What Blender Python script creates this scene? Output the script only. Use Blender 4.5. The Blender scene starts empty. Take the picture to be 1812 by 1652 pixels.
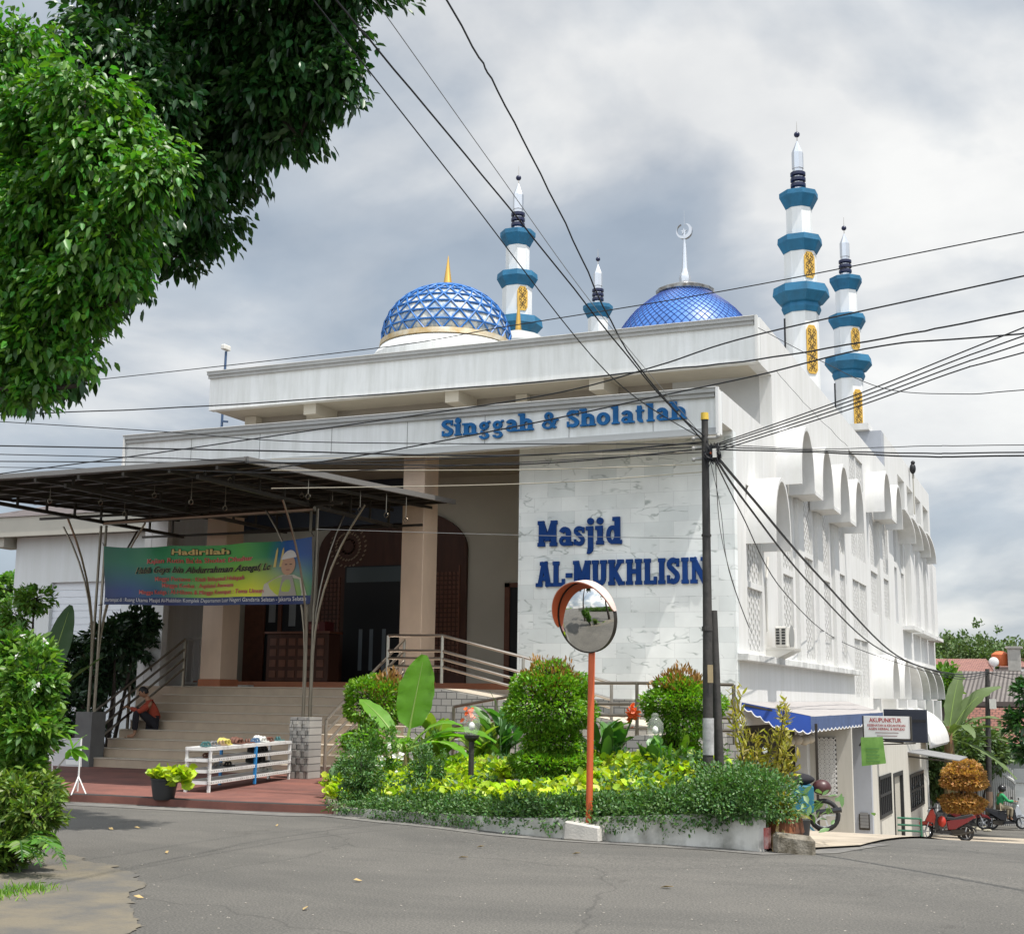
import bpy, bmesh, math, random
import numpy as np
from mathutils import Vector, Matrix
random.seed(7); RNG = np.random.default_rng(11)
SC = bpy.context.scene; COL = SC.collection
R = math.radians
# ---------------------------------------------------------------- camera (calibrated from the vanishing points)
F_PX = 2316.0; CU, CV = 906.0, 826.0; EYE = 1.6
CAM = np.array([[0.91860813, 0.05690717, -0.39105074],
                [0.39496188, -0.16430726, 0.90388508],
                [0.01281493, 0.98476632, 0.17341015]])
cd = bpy.data.cameras.new('camera'); cam = bpy.data.objects.new('camera', cd); COL.objects.link(cam)
cd.sensor_width = 36; cd.lens = 36*F_PX/1812; cd.clip_end = 3000; cd.clip_start = 0.1
rt, up, fw = CAM[:, 0], CAM[:, 1], CAM[:, 2]
cam.matrix_world = Matrix(((rt[0], up[0], -fw[0], 0), (rt[1], up[1], -fw[1], 0), (rt[2], up[2], -fw[2], EYE), (0, 0, 0, 1)))
SC.camera = cam
# ---------------------------------------------------------------- sun and sky
SUN = Vector((0.40, -0.12, 1.0)).normalized()
sd = bpy.data.lights.new('sun', 'SUN'); sd.energy = 4.5; sd.angle = R(0.6); sd.color = (1.0, 0.955, 0.89)
so = bpy.data.objects.new('sun', sd); COL.objects.link(so)
so.rotation_euler = SUN.to_track_quat('Z', 'Y').to_euler()
W = bpy.data.worlds.new('World'); SC.world = W; W.use_nodes = True
nt = W.node_tree; nt.nodes.clear()
def N(tree, t, **k):
    n = tree.nodes.new(t)
    for a, b in k.items(): setattr(n, a, b)
    return n
out = N(nt, 'ShaderNodeOutputWorld'); bg = N(nt, 'ShaderNodeBackground')
sky = N(nt, 'ShaderNodeTexSky', sky_type='NISHITA'); sky.sun_disc = False
sky.sun_elevation = math.asin(SUN.z); sky.sun_rotation = math.atan2(SUN.x, SUN.y)
tc = N(nt, 'ShaderNodeTexCoord')
sep = N(nt, 'ShaderNodeSeparateXYZ'); nt.links.new(tc.outputs['Generated'], sep.inputs[0])
mx = N(nt, 'ShaderNodeMath', operation='MAXIMUM'); nt.links.new(sep.outputs[2], mx.inputs[0]); mx.inputs[1].default_value = 0.0
ad = N(nt, 'ShaderNodeMath', operation='ADD'); nt.links.new(mx.outputs[0], ad.inputs[0]); ad.inputs[1].default_value = 0.32
dx = N(nt, 'ShaderNodeMath', operation='DIVIDE'); nt.links.new(sep.outputs[0], dx.inputs[0]); nt.links.new(ad.outputs[0], dx.inputs[1])
dy = N(nt, 'ShaderNodeMath', operation='DIVIDE'); nt.links.new(sep.outputs[1], dy.inputs[0]); nt.links.new(ad.outputs[0], dy.inputs[1])
cmb = N(nt, 'ShaderNodeCombineXYZ'); nt.links.new(dx.outputs[0], cmb.inputs[0]); nt.links.new(dy.outputs[0], cmb.inputs[1])
mp = N(nt, 'ShaderNodeMapping'); nt.links.new(cmb.outputs[0], mp.inputs[0]); mp.inputs['Location'].default_value = (9, 9, 1)
n1 = N(nt, 'ShaderNodeTexNoise'); n1.inputs['Scale'].default_value = 1.7; n1.inputs['Detail'].default_value = 7; n1.inputs['Roughness'].default_value = 0.5; n1.inputs['Distortion'].default_value = 0.25
nt.links.new(mp.outputs[0], n1.inputs['Vector'])
cr = N(nt, 'ShaderNodeValToRGB'); nt.links.new(n1.outputs[0], cr.inputs[0])
e = cr.color_ramp.elements; e[0].position = 0.42; e[0].color = (3.4, 3.95, 4.6, 1); e[1].position = 0.60; e[1].color = (7.6, 7.6, 7.45, 1)
m1 = cr.color_ramp.elements.new(0.50); m1.color = (4.45, 4.85, 5.3, 1)
n2 = N(nt, 'ShaderNodeTexNoise'); n2.inputs['Scale'].default_value = 3.2; n2.inputs['Detail'].default_value = 8; n2.inputs['Roughness'].default_value = 0.55
nt.links.new(mp.outputs[0], n2.inputs['Vector'])
c2 = N(nt, 'ShaderNodeValToRGB'); nt.links.new(n2.outputs[0], c2.inputs[0])
c2.color_ramp.elements[0].position = 0.35; c2.color_ramp.elements[0].color = (0.86, 0.865, 0.875, 1); c2.color_ramp.elements[1].position = 0.68; c2.color_ramp.elements[1].color = (1.10, 1.09, 1.07, 1)
mul = N(nt, 'ShaderNodeMix', data_type='RGBA', blend_type='MULTIPLY'); mul.inputs[0].default_value = 1
nt.links.new(cr.outputs[0], mul.inputs[6]); nt.links.new(c2.outputs[0], mul.inputs[7])
mixs = N(nt, 'ShaderNodeMix', data_type='RGBA'); mixs.inputs[0].default_value = 0.86
nt.links.new(sky.outputs[0], mixs.inputs[6]); nt.links.new(mul.outputs[2], mixs.inputs[7])
# cloud layer brightened overhead and behind the camera, added as fill for shaded fronts
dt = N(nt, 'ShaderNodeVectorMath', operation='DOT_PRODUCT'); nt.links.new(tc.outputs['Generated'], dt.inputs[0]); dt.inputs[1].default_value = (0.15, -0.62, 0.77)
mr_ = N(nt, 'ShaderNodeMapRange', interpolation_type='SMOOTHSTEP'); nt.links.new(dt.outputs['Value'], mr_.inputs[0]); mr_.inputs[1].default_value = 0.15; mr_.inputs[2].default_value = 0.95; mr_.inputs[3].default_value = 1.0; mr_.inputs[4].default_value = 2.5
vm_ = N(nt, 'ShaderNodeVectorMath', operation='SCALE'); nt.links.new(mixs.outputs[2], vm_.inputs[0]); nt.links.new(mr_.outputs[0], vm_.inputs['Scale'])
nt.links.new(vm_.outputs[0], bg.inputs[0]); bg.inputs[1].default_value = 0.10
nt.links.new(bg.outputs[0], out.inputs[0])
SC.view_settings.view_transform = 'Standard'; SC.view_settings.look = 'None'
SC.view_settings.exposure = 0.36; SC.view_settings.gamma = 1.0
SC.cycles.max_bounces = 7; SC.cycles.transparent_max_bounces = 8

# ---------------------------------------------------------------- pixel -> point on a known plane
def ray(u, v): return CAM @ np.array([u-CU, CV-v, F_PX])
def at(u, v, ax, val):
    r = ray(u, v); i = 'xyz'.index(ax); o = (0, 0, EYE)[i]; t = (val-o)/r[i]
    return Vector((r[0]*t, r[1]*t, EYE+r[2]*t))
def pxm(y): return (y/0.904)/F_PX         # metres per photo pixel near the axis at depth y
def proj(p):
    q = CAM.T @ (np.array(p, float)-[0, 0, EYE]); return CU+F_PX*q[0]/q[2], CV-F_PX*q[1]/q[2]
YP = [-60, 12, 15.5, 20, 24.3, 33, 45, 52, 60, 80, 400]; ZP = [0, 0, -0.02, -0.27, -0.74, -1.55, -2.75, -3.25, -3.45, -3.55, -3.6]
def sst(a, b, x): t = min(1, max(0, (x-a)/(b-a))); return t*t*(3-2*t)
def ground(x, y):
    z = sum(float(np.interp(y+d, YP, ZP)) for d in (-2, -1, 0, 1, 2))/5
    return z*sst(-8.2, -4.6, x) if y < 26 else z*sst(-8.2-(y-26)*2, -4.6, x)
def G(u, v, dz=0.0):
    r = ray(u, v); r = r/np.linalg.norm(r); t = 4.0
    while t < 140:
        p = np.array([0, 0, EYE])+r*t
        if p[2] <= ground(p[0], p[1])+dz: return Vector(p)
        t += 0.02
    return Vector(p)

# ---------------------------------------------------------------- mesh builder
class MB:
    def __init__(s): s.v = []; s.f = []
    def add(s, vs, fs):
        o = len(s.v); s.v += [tuple(map(float, a)) for a in vs]; s.f += [tuple(i+o for i in f) for f in fs]; return s
    def box(s, x0, x1, y0, y1, z0, z1):
        return s.add([(x0,y0,z0),(x1,y0,z0),(x1,y1,z0),(x0,y1,z0),(x0,y0,z1),(x1,y0,z1),(x1,y1,z1),(x0,y1,z1)],
                     [(0,3,2,1),(4,5,6,7),(0,1,5,4),(1,2,6,5),(2,3,7,6),(3,0,4,7)])
    def obox(s, c, ax, ay, az):       # centre and three half-axis vectors
        c, ax, ay, az = map(Vector, (c, ax, ay, az)); vs = []
        for k in (-1, 1):
            for i, j in ((-1,-1),(1,-1),(1,1),(-1,1)): vs.append(c+ax*i+ay*j+az*k)
        return s.add(vs, [(0,3,2,1),(4,5,6,7),(0,1,5,4),(1,2,6,5),(2,3,7,6),(3,0,4,7)])
    def bar(s, a, b, w, h=None, up=(0,0,1)):
        a, b = Vector(a), Vector(b); h = h or w; d = (b-a); L = d.length; d.normalize(); sx = d.cross(Vector(up))
        if sx.length < 1e-3: sx = Vector((1,0,0))
        sx.normalize(); uz = sx.cross(d)
        return s.obox((a+b)/2, d*L/2, sx*w/2, uz*h/2)
    def prism(s, pts, ax, a0, a1):    # polygon (2-D) extruded along axis ax
        n = len(pts)
        def P(p, a): return {'x': (a,p[0],p[1]), 'y': (p[0],a,p[1]), 'z': (p[0],p[1],a)}[ax]
        return s.add([P(p,a0) for p in pts]+[P(p,a1) for p in pts],
                     [tuple(range(n)), tuple(range(2*n-1, n-1, -1))]+[(i,(i+1)%n,(i+1)%n+n,i+n)[::-1] for i in range(n)])
    def tube(s, pts, r, n=8):
        pts = [Vector(p) for p in pts]; m = len(pts); rs = r if hasattr(r, '__len__') else [r]*m; o = len(s.v); up = Vector((0,0,1)); prev = None
        for i, p in enumerate(pts):
            d = (pts[min(i+1,m-1)]-pts[max(i-1,0)]).normalized()
            a = prev if prev is not None else (up if abs(d.z) < .9 else Vector((1,0,0)))
            sx = (a-d*a.dot(d)).normalized(); prev = sx; sy = d.cross(sx)
            for k in range(n):
                t = 2*math.pi*k/n; q = p+(sx*math.cos(t)+sy*math.sin(t))*rs[i]; s.v.append(tuple(q))
        for i in range(m-1):
            for k in range(n):
                k2 = (k+1)%n; s.f.append((o+i*n+k, o+i*n+k2, o+(i+1)*n+k2, o+(i+1)*n+k))
        s.f.append(tuple(o+k for k in range(n))[::-1]); s.f.append(tuple(o+(m-1)*n+k for k in range(n))); return s
    def lathe(s, prof, c, n=24, rot=0.0):
        o = len(s.v)
        for r, z in prof:
            for k in range(n):
                t = 2*math.pi*k/n+rot; s.v.append((c[0]+r*math.cos(t), c[1]+r*math.sin(t), c[2]+z))
        for i in range(len(prof)-1):
            for k in range(n):
                k2 = (k+1)%n; s.f.append((o+i*n+k, o+i*n+k2, o+(i+1)*n+k2, o+(i+1)*n+k))
        s.f.append(tuple(o+k for k in range(n))[::-1]); s.f.append(tuple(o+(len(prof)-1)*n+k for k in range(n))); return s
    def ball(s, c, r, n=12, m=8, sc=(1,1,1)):
        prof = [(r*math.sin(math.pi*i/m)*1.0+1e-4, -r*math.cos(math.pi*i/m)) for i in range(m+1)]; o = len(s.v)
        s.lathe(prof, (0,0,0), n); 
        for i in range(o, len(s.v)): x, y, z = s.v[i]; s.v[i] = (c[0]+x*sc[0], c[1]+y*sc[1], c[2]+z*sc[2])
        return s
    def build(s, name, mat, parent=None, smooth=False, bevel=0.0, label=None, noroot=False):
        L = Vector((0,0,0))
        if parent is not None:
            q = parent
            while q.parent: q = q.parent
            L = q.location
        me = bpy.data.meshes.new(name); me.from_pydata([tuple(Vector(v)-L) for v in s.v], [], s.f); me.update()
        o = bpy.data.objects.new(name, me); COL.objects.link(o); me.materials.append(mat)
        if smooth:
            for p in me.polygons: p.use_smooth = True
        if smooth == 'auto':
            bm = bmesh.new(); bm.from_mesh(me)
            for ed in bm.edges:
                if len(ed.link_faces) == 2 and ed.calc_face_angle(0) > 0.6: ed.smooth = False
            bm.to_mesh(me); bm.free()
        if bevel:
            b = o.modifiers.new('bevel', 'BEVEL'); b.width = bevel; b.segments = 1; b.limit_method = 'ANGLE'
        if parent is not None: o.parent = parent
        if label: o['label'] = label
        return o
def tag(o, label, cat, group=None, kind=None):
    if label: o['label'] = label
    if cat: o['category'] = cat
    if group: o['group'] = group
    if kind: o['kind'] = kind
    return o
def thing(name, label, cat, loc=(0,0,0), group=None):
    o = bpy.data.objects.new(name, None); COL.objects.link(o); o.location = loc; o.empty_display_size = .2
    return tag(o, label, cat, group)
def copy_tree(o, parent=None):
    c = o.copy(); COL.objects.link(c); c.parent = parent
    for ch in [q for q in o.children]: copy_tree(ch, c)
    return c

# ---------------------------------------------------------------- materials
MATS = {}
def mat(name, col, rough=.6, metal=0.0, var=0.0, scale=3.0, col2=None, bump=0.0, bscale=40, spec=.5, stretch=None, trans=0.0, island=0.0, alpha=1.0, emit=None, streak=0.0, thr=(.35,.7)):
    m = bpy.data.materials.new(name); MATS[name] = m; m.use_nodes = True; t = m.node_tree; b = t.nodes['Principled BSDF']
    b.inputs['Roughness'].default_value = rough; b.inputs['Metallic'].default_value = metal; b.inputs['Specular IOR Level'].default_value = spec
    b.inputs['Base Color'].default_value = (*col, 1); L = t.links
    tcn = N(t, 'ShaderNodeTexCoord'); vec = tcn.outputs['Object']
    if stretch:
        mpn = N(t, 'ShaderNodeMapping'); mpn.inputs['Scale'].default_value = stretch; L.new(vec, mpn.inputs[0]); v2 = mpn.outputs[0]
    else: v2 = vec
    src = None
    if var or col2:
        n = N(t, 'ShaderNodeTexNoise'); n.inputs['Scale'].default_value = scale; n.inputs['Detail'].default_value = 6; n.inputs['Roughness'].default_value = .6; L.new(v2, n.inputs['Vector'])
        r = N(t, 'ShaderNodeValToRGB'); L.new(n.outputs[0], r.inputs[0]); r.color_ramp.elements[0].position = thr[0]; r.color_ramp.elements[1].position = thr[1]
        c2 = col2 or tuple(c*(1-var) for c in col)
        r.color_ramp.elements[0].color = (*c2, 1); r.color_ramp.elements[1].color = (*col, 1); src = r.outputs[0]
    if streak:
        mpn = N(t, 'ShaderNodeMapping'); mpn.inputs['Scale'].default_value = (2.6, 2.6, .22); L.new(vec, mpn.inputs[0])
        n = N(t, 'ShaderNodeTexNoise'); n.inputs['Scale'].default_value = 1.6; n.inputs['Detail'].default_value = 9; n.inputs['Roughness'].default_value = .68; L.new(mpn.outputs[0], n.inputs['Vector'])
        r = N(t, 'ShaderNodeValToRGB'); L.new(n.outputs[0], r.inputs[0]); r.color_ramp.elements[0].position = .3; r.color_ramp.elements[1].position = .62
        k = 1-streak; r.color_ramp.elements[0].color = (k, k, k*.97, 1); r.color_ramp.elements[1].color = (1, 1, 1, 1)
        mm = N(t, 'ShaderNodeMix', data_type='RGBA', blend_type='MULTIPLY'); mm.inputs[0].default_value = 1; L.new(r.outputs[0], mm.inputs[7])
        if src: L.new(src, mm.inputs[6])
        else: mm.inputs[6].default_value = (*col, 1)
        src = mm.outputs[2]
    if island:
        gi = N(t, 'ShaderNodeNewGeometry'); hs = N(t, 'ShaderNodeHueSaturation')
        mr = N(t, 'ShaderNodeMapRange'); L.new(gi.outputs['Random Per Island'], mr.inputs[0]); mr.inputs[3].default_value = 1-island; mr.inputs[4].default_value = 1+island
        L.new(mr.outputs[0], hs.inputs['Value'])
        mr2 = N(t, 'ShaderNodeMapRange'); ml = N(t, 'ShaderNodeMath', operation='FRACT'); m7 = N(t, 'ShaderNodeMath', operation='MULTIPLY'); m7.inputs[1].default_value = 7.31
        L.new(gi.outputs['Random Per Island'], m7.inputs[0]); L.new(m7.outputs[0], ml.inputs[0]); L.new(ml.outputs[0], mr2.inputs[0]); mr2.inputs[3].default_value = .5-island*.06; mr2.inputs[4].default_value = .5+island*.04
        L.new(mr2.outputs[0], hs.inputs['Hue'])
        if src: L.new(src, hs.inputs['Color'])
        else: hs.inputs['Color'].default_value = (*col, 1)
        src = hs.outputs[0]
    if src: L.new(src, b.inputs['Base Color'])
    if bump:
        n = N(t, 'ShaderNodeTexNoise'); n.inputs['Scale'].default_value = bscale; n.inputs['Detail'].default_value = 5; L.new(vec, n.inputs['Vector'])
        bp = N(t, 'ShaderNodeBump'); bp.inputs['Strength'].default_value = bump; bp.inputs['Distance'].default_value = .02; L.new(n.outputs[0], bp.inputs['Height']); L.new(bp.outputs[0], b.inputs['Normal'])
    if trans:
        tr = N(t, 'ShaderNodeBsdfTranslucent'); mxn = N(t, 'ShaderNodeMixShader'); mxn.inputs[0].default_value = trans
        if src:
            g = N(t, 'ShaderNodeMix', data_type='RGBA', blend_type='MULTIPLY'); g.inputs[0].default_value = 1; L.new(src, g.inputs[6]); g.inputs[7].default_value = (1.5, 1.7, .5, 1); L.new(g.outputs[2], tr.inputs[0])
        else: tr.inputs[0].default_value = (*col, 1)
        L.new(b.outputs[0], mxn.inputs[1]); L.new(tr.outputs[0], mxn.inputs[2]); L.new(mxn.outputs[0], t.nodes['Material Output'].inputs[0])
    if alpha < 1:
        b.inputs['Alpha'].default_value = alpha
    if emit:
        b.inputs['Emission Color'].default_value = (*emit[0], 1); b.inputs['Emission Strength'].default_value = emit[1]
    return m
def bricks(name, c1, c2, mortar, w, h, ms=.008, axes='xz', rough=.5, bump=.3, veins=0.0, off=.5, bias=0.0, ndist=0.0):
    m = bpy.data.materials.new(name); MATS[name] = m; m.use_nodes = True; t = m.node_tree; b = t.nodes['Principled BSDF']; L = t.links
    b.inputs['Roughness'].default_value = rough
    tcn = N(t, 'ShaderNodeTexCoord'); sp = N(t, 'ShaderNodeSeparateXYZ'); cb = N(t, 'ShaderNodeCombineXYZ'); L.new(tcn.outputs['Object'], sp.inputs[0])
    L.new(sp.outputs['xyz'.index(axes[0])], cb.inputs[0]); L.new(sp.outputs['xyz'.index(axes[1])], cb.inputs[1])
    br = N(t, 'ShaderNodeTexBrick'); L.new(cb.outputs[0], br.inputs['Vector']); br.offset = off
    br.inputs['Color1'].default_value = (*c1, 1); br.inputs['Color2'].default_value = (*c2, 1); br.inputs['Mortar'].default_value = (*mortar, 1)
    br.inputs['Scale'].default_value = 1; br.inputs['Mortar Size'].default_value = ms; br.inputs['Brick Width'].default_value = w; br.inputs['Row Height'].default_value = h; br.inputs['Bias'].default_value = bias
    src = br.outputs[0]
    n = N(t, 'ShaderNodeTexNoise'); n.inputs['Scale'].default_value = 1.3; n.inputs['Detail'].default_value = 7; L.new(tcn.outputs['Object'], n.inputs['Vector'])
    r = N(t, 'ShaderNodeValToRGB'); L.new(n.outputs[0], r.inputs[0]); r.color_ramp.elements[0].position = .3; r.color_ramp.elements[1].position = .7; r.color_ramp.elements[0].color = (.86, .86, .86, 1); r.color_ramp.elements[1].color = (1.06, 1.06, 1.06, 1)
    mm = N(t, 'ShaderNodeMix', data_type='RGBA', blend_type='MULTIPLY'); mm.inputs[0].default_value = 1; L.new(src, mm.inputs[6]); L.new(r.outputs[0], mm.inputs[7]); src = mm.outputs[2]
    if veins:
        # a different offset for every tile: veins break at the joints
        vv = N(t, 'ShaderNodeVectorMath', operation='MULTIPLY_ADD'); L.new(br.outputs[0], vv.inputs[0]); vv.inputs[1].default_value = (60, 83, 47); L.new(cb.outputs[0], vv.inputs[2])
        mpv = N(t, 'ShaderNodeMapping'); mpv.inputs['Rotation'].default_value = (0, 0, .75); mpv.inputs['Scale'].default_value = (.8, 2.2, 1); L.new(vv.outputs[0], mpv.inputs[0])
        nv = N(t, 'ShaderNodeTexNoise'); nv.inputs['Scale'].default_value = 1.3; nv.inputs['Detail'].default_value = 3; nv.inputs['Roughness'].default_value = .5; nv.inputs['Distortion'].default_value = .35; L.new(mpv.outputs[0], nv.inputs['Vector'])
        rv = N(t, 'ShaderNodeValToRGB'); L.new(nv.outputs[0], rv.inputs[0]); el = rv.color_ramp.elements
        el[0].position = .478; el[0].color = (1, 1, 1, 1); el[1].position = .522; el[1].color = (1, 1, 1, 1); q = rv.color_ramp.elements.new(.50); k = 1-veins; q.color = (k*.94, k, k*.97, 1)
        m3 = N(t, 'ShaderNodeMix', data_type='RGBA', blend_type='MULTIPLY')
        nm = N(t, 'ShaderNodeTexNoise'); nm.inputs['Scale'].default_value = 2.3; nm.inputs['Detail'].default_value = 2; L.new(vv.outputs[0], nm.inputs['Vector']); rm = N(t, 'ShaderNodeMapRange'); L.new(nm.outputs[0], rm.inputs[0]); rm.inputs[1].default_value = .48; rm.inputs[2].default_value = .60; L.new(rm.outputs[0], m3.inputs[0]); L.new(src, m3.inputs[6]); L.new(rv.outputs[0], m3.inputs[7]); src = m3.outputs[2]
    L.new(src, b.inputs['Base Color'])
    bp = N(t, 'ShaderNodeBump'); bp.inputs['Strength'].default_value = bump; bp.inputs['Distance'].default_value = .02; bp.invert = True; L.new(br.outputs['Fac'], bp.inputs['Height']); L.new(bp.outputs[0], b.inputs['Normal'])
    return m

white = mat('white_paint', (.67,.665,.65), .7, streak=.13, var=.06, scale=.7, bump=.08, bscale=25)
whiteD = mat('weathered_white_paint', (.74,.75,.74), .75, streak=.20, var=.07, scale=1.2, bump=.1)
hoodw = mat('hood_white_paint', (.67,.665,.65), .7, streak=.08, var=.10, scale=2, bump=.05)
dirtw = mat('stained_ledge_paint', (.62,.62,.60), .8, col2=(.30,.30,.29), scale=2.5, thr=(.28,.55))
greyw = mat('shaded_wall_grey', (.36,.38,.42), .7, var=.08)  # grey with the shade of recesses and front faces put into its colour
beige = mat('beige_paint', (.50,.46,.38), .75, var=.06, scale=1.5)
soff = mat('soffit_paint', (.48,.44,.36), .8, var=.08)
marble = bricks('marble_tiles', (.78,.80,.78), (.58,.62,.61), (.62,.63,.62), .60, .30, .004, 'xz', .35, .1, veins=.50, bias=-.45)
colm = mat('cream_stone', (.66,.49,.36), .5, var=.14, scale=2.2, stretch=(1,1,.5))
stairm = mat('stair_tile', (.46,.36,.26), .55, var=.12, scale=4, bump=.05)
stairn = mat('stair_nosing', (.56,.49,.39), .5, var=.1)
stone = bricks('basket_stone_tiles', (.38,.365,.33), (.28,.27,.25), (.10,.10,.095), .22, .13, .008, 'xz', .8, .6, off=.5)
stoneY = bricks('basket_stone_side', (.38,.365,.33), (.28,.27,.25), (.10,.10,.095), .22, .13, .008, 'yz', .8, .6, off=.5)
wood = mat('dark_brown_wood', (.085,.034,.020), .5, var=.3, scale=6, stretch=(1,1,.2), spec=.3)
wood2 = mat('brown_wood', (.17,.06,.03), .5, var=.3, scale=6)
orange_s = mat('orange_skirting', (.42,.15,.07), .5, var=.2)
black = mat('black_void', (.006,.007,.009), .6)
navy = mat('navy_panel', (.014,.020,.036), .5, var=.2)
teal = mat('teal_paint', (.012,.160,.31), .6, var=.30, scale=2.2, streak=.2)
bluep = mat('royal_blue_letter', (.002,.040,.19), .7, spec=.25, var=.2, scale=4)
bluel = mat('bright_blue_letter', (.003,.105,.30), .65, spec=.3, var=.3, scale=3)
dblue = mat('dark_navy_paint', (.006,.010,.045), .35)
goldm = mat('gold_panel', (.60,.36,.06), .4, metal=.2)
goldd = mat('dark_perforation', (.05,.03,.01), .7)
minw = mat('minaret_white', (.72,.73,.73), .7, streak=.12)
spirem = mat('spire_metal', (.55,.57,.60), .28, metal=.75)
chrome = mat('polished_steel', (.45,.46,.48), .12, metal=1.0)
steel = mat('stainless_rail', (.50,.45,.39), .28, metal=1.0)
steeld = mat('aged_steel_post', (.27,.235,.185), .35, metal=1.0, var=.3)
frame = mat('canopy_frame', (.045,.038,.030), .5, metal=.4)
blued = mat('dome_blue', (.030,.17,.50), .5, var=.3, scale=4)
domeg = mat('dome_glass', (.22,.30,.40), .3, col2=(.60,.58,.50), scale=5, thr=(.42,.56))
dome2m = mat('dome_blue_tile', (.06,.20,.58), .42, var=.3, scale=1.2, bump=.15, bscale=8)
dome2l = mat('dome_joint', (.010,.040,.20), .5)
bronze = mat('weathered_bronze', (.42,.27,.08), .5, metal=.5, col2=(.62,.58,.48), scale=2.2)
conc = mat('concrete', (.40,.38,.34), .85, var=.25, scale=3, bump=.3)
concl = mat('light_concrete', (.52,.49,.44), .85, col2=(.30,.29,.27), scale=2.4, bump=.3, thr=(.25,.6))
plasterp = mat('planter_plaster', (.70,.68,.64), .85, col2=(.28,.27,.24), scale=2.6, streak=.2, thr=(.32,.6))
redplaza = mat('red_brown_paving', (.22,.085,.062), .8, col2=(.125,.052,.042), scale=1.6, bump=.2, bscale=60)
drainm = mat('drain_grate', (.05,.05,.05), .7, var=.5, scale=60)
orangep = mat('orange_paint', (.58,.11,.030), .5, var=.15)
polem = mat('pole_black', (.022,.021,.020), .7, col2=(.05,.045,.04), scale=5, bump=.4, bscale=15)
polew = mat('pole_white_band', (.52,.52,.52), .7, var=.5, scale=9)
yellowp = mat('yellow_paint', (.62,.42,.05), .6)
cablem = mat('cable_black', (.010,.011,.014), .6)
cableg = mat('cable_grey', (.20,.20,.20), .6)
cablel = mat('cable_beige', (.42,.38,.30), .6)
awnb = mat('awning_blue', (.012,.055,.29), .7, var=.15)
awng = mat('awning_grey', (.34,.32,.31), .8, var=.08)
awnw = mat('white_piping', (.8,.8,.8), .6)
acw = mat('ac_cream', (.62,.60,.55), .5)
acd = mat('ac_dark_vent', (.02,.02,.02), .6)
rackw = mat('rack_white', (.66,.66,.64), .5, col2=(.35,.33,.30), scale=9, thr=(.2,.45))
rackb = mat('rack_blue', (.02,.20,.48), .5)
potm = mat('black_plastic', (.022,.022,.024), .5)
potr = mat('rust_drum', (.26,.085,.03), .8, col2=(.10,.04,.02), scale=7)
glassm = mat('lamp_glass', (.75,.78,.72), .06, alpha=.16)
bulb = mat('bulb_white', (.85,.85,.8), .4)
rubber = mat('rubber', (.015,.015,.016), .8)
skin = mat('skin', (.36,.19,.11), .6)
hairm = mat('hair_black', (.010,.008,.007), .5)
shirtr = mat('red_shirt', (.34,.050,.022), .8, var=.2, scale=8)
trous = mat('black_trousers', (.012,.011,.015), .9)
greenj = mat('green_jacket', (.02,.28,.10), .7); greenw = mat('green_jacket_white', (.6,.65,.6), .7)
khaki = mat('khaki_cloth', (.30,.25,.17), .85)
helm = mat('helmet_black', (.02,.02,.022), .25)
redp = mat('red_fairing', (.42,.030,.015), .3); blackp = mat('black_fairing', (.015,.016,.02), .3); darkred = mat('dark_red_fairing', (.16,.012,.015), .3)
silver = mat('silver_fairing', (.5,.52,.55), .3, metal=.4)
seatm = mat('seat_vinyl', (.02,.02,.022), .6); lens = mat('headlight_lens', (.6,.65,.68), .1)
cartb = mat('cart_teal', (.01,.13,.20), .6, var=.2); paper = mat('white_paper', (.7,.7,.68), .8)
dwin = mat('black_grille', (.010,.011,.013), .5); wglass = mat('window_pane', (.30,.33,.34), .15); whitecurt = mat('curtain', (.55,.55,.52), .8)
greenr = mat('green_rail', (.03,.14,.085), .5)
bark = mat('bark', (.05,.037,.028), .9, var=.4, scale=12, bump=.6)
soil = mat('soil', (.045,.032,.022), .95, var=.4, scale=8)
roofr = bricks('red_roof_tiles', (.24,.10,.07), (.17,.07,.05), (.09,.04,.03), .28, .30, .03, 'xy', .85, .8)
roofr2 = bricks('dusty_red_roof', (.28,.13,.10), (.22,.10,.08), (.12,.06,.05), .30, .40, .03, 'xy', .85, .8)
roofb = bricks('brown_metal_roof', (.13,.105,.10), (.11,.09,.085), (.055,.045,.045), 3.0, .34, .05, 'xy', .7, .8)
roofg = bricks('grey_corrugated_roof', (.165,.145,.13), (.13,.115,.105), (.06,.05,.045), .22, 30, .05, 'xy', .85, .9, off=0)
cream = mat('cream_wall', (.42,.40,.34), .8, var=.12, scale=1); greyh = mat('grey_house_wall', (.30,.31,.29), .8, var=.1)
# foliage
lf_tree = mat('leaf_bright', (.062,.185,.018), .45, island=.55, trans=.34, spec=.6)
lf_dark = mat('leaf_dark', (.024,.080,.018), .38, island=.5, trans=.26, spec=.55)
lf_bush = mat('leaf_bush', (.105,.23,.035), .42, island=.5, trans=.34)
lf_top = mat('leaf_topiary', (.125,.27,.020), .42, island=.5, trans=.36)
lf_red = mat('leaf_red_tip', (.30,.16,.045), .45, island=.35, trans=.3)
lf_lime = mat('leaf_lime', (.36,.48,.030), .45, island=.55, trans=.35)
lf_hedge = mat('leaf_hedge', (.075,.165,.045), .5, island=.55, trans=.25)
lf_ban = mat('leaf_banana', (.15,.36,.030), .38, var=.18, scale=5, stretch=(1,1,1), trans=.45)
lf_banp = mat('leaf_banana_pale', (.14,.25,.10), .45, var=.2, scale=9, trans=.3)
lf_can = mat('leaf_canna', (.060,.165,.035), .4, island=.4, trans=.3); lf_cany = mat('leaf_canna_yellow', (.24,.34,.06), .45, island=.35, trans=.3)
lf_yel = mat('leaf_yellow_shrub', (.30,.27,.045), .5, island=.45, trans=.35)
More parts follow.
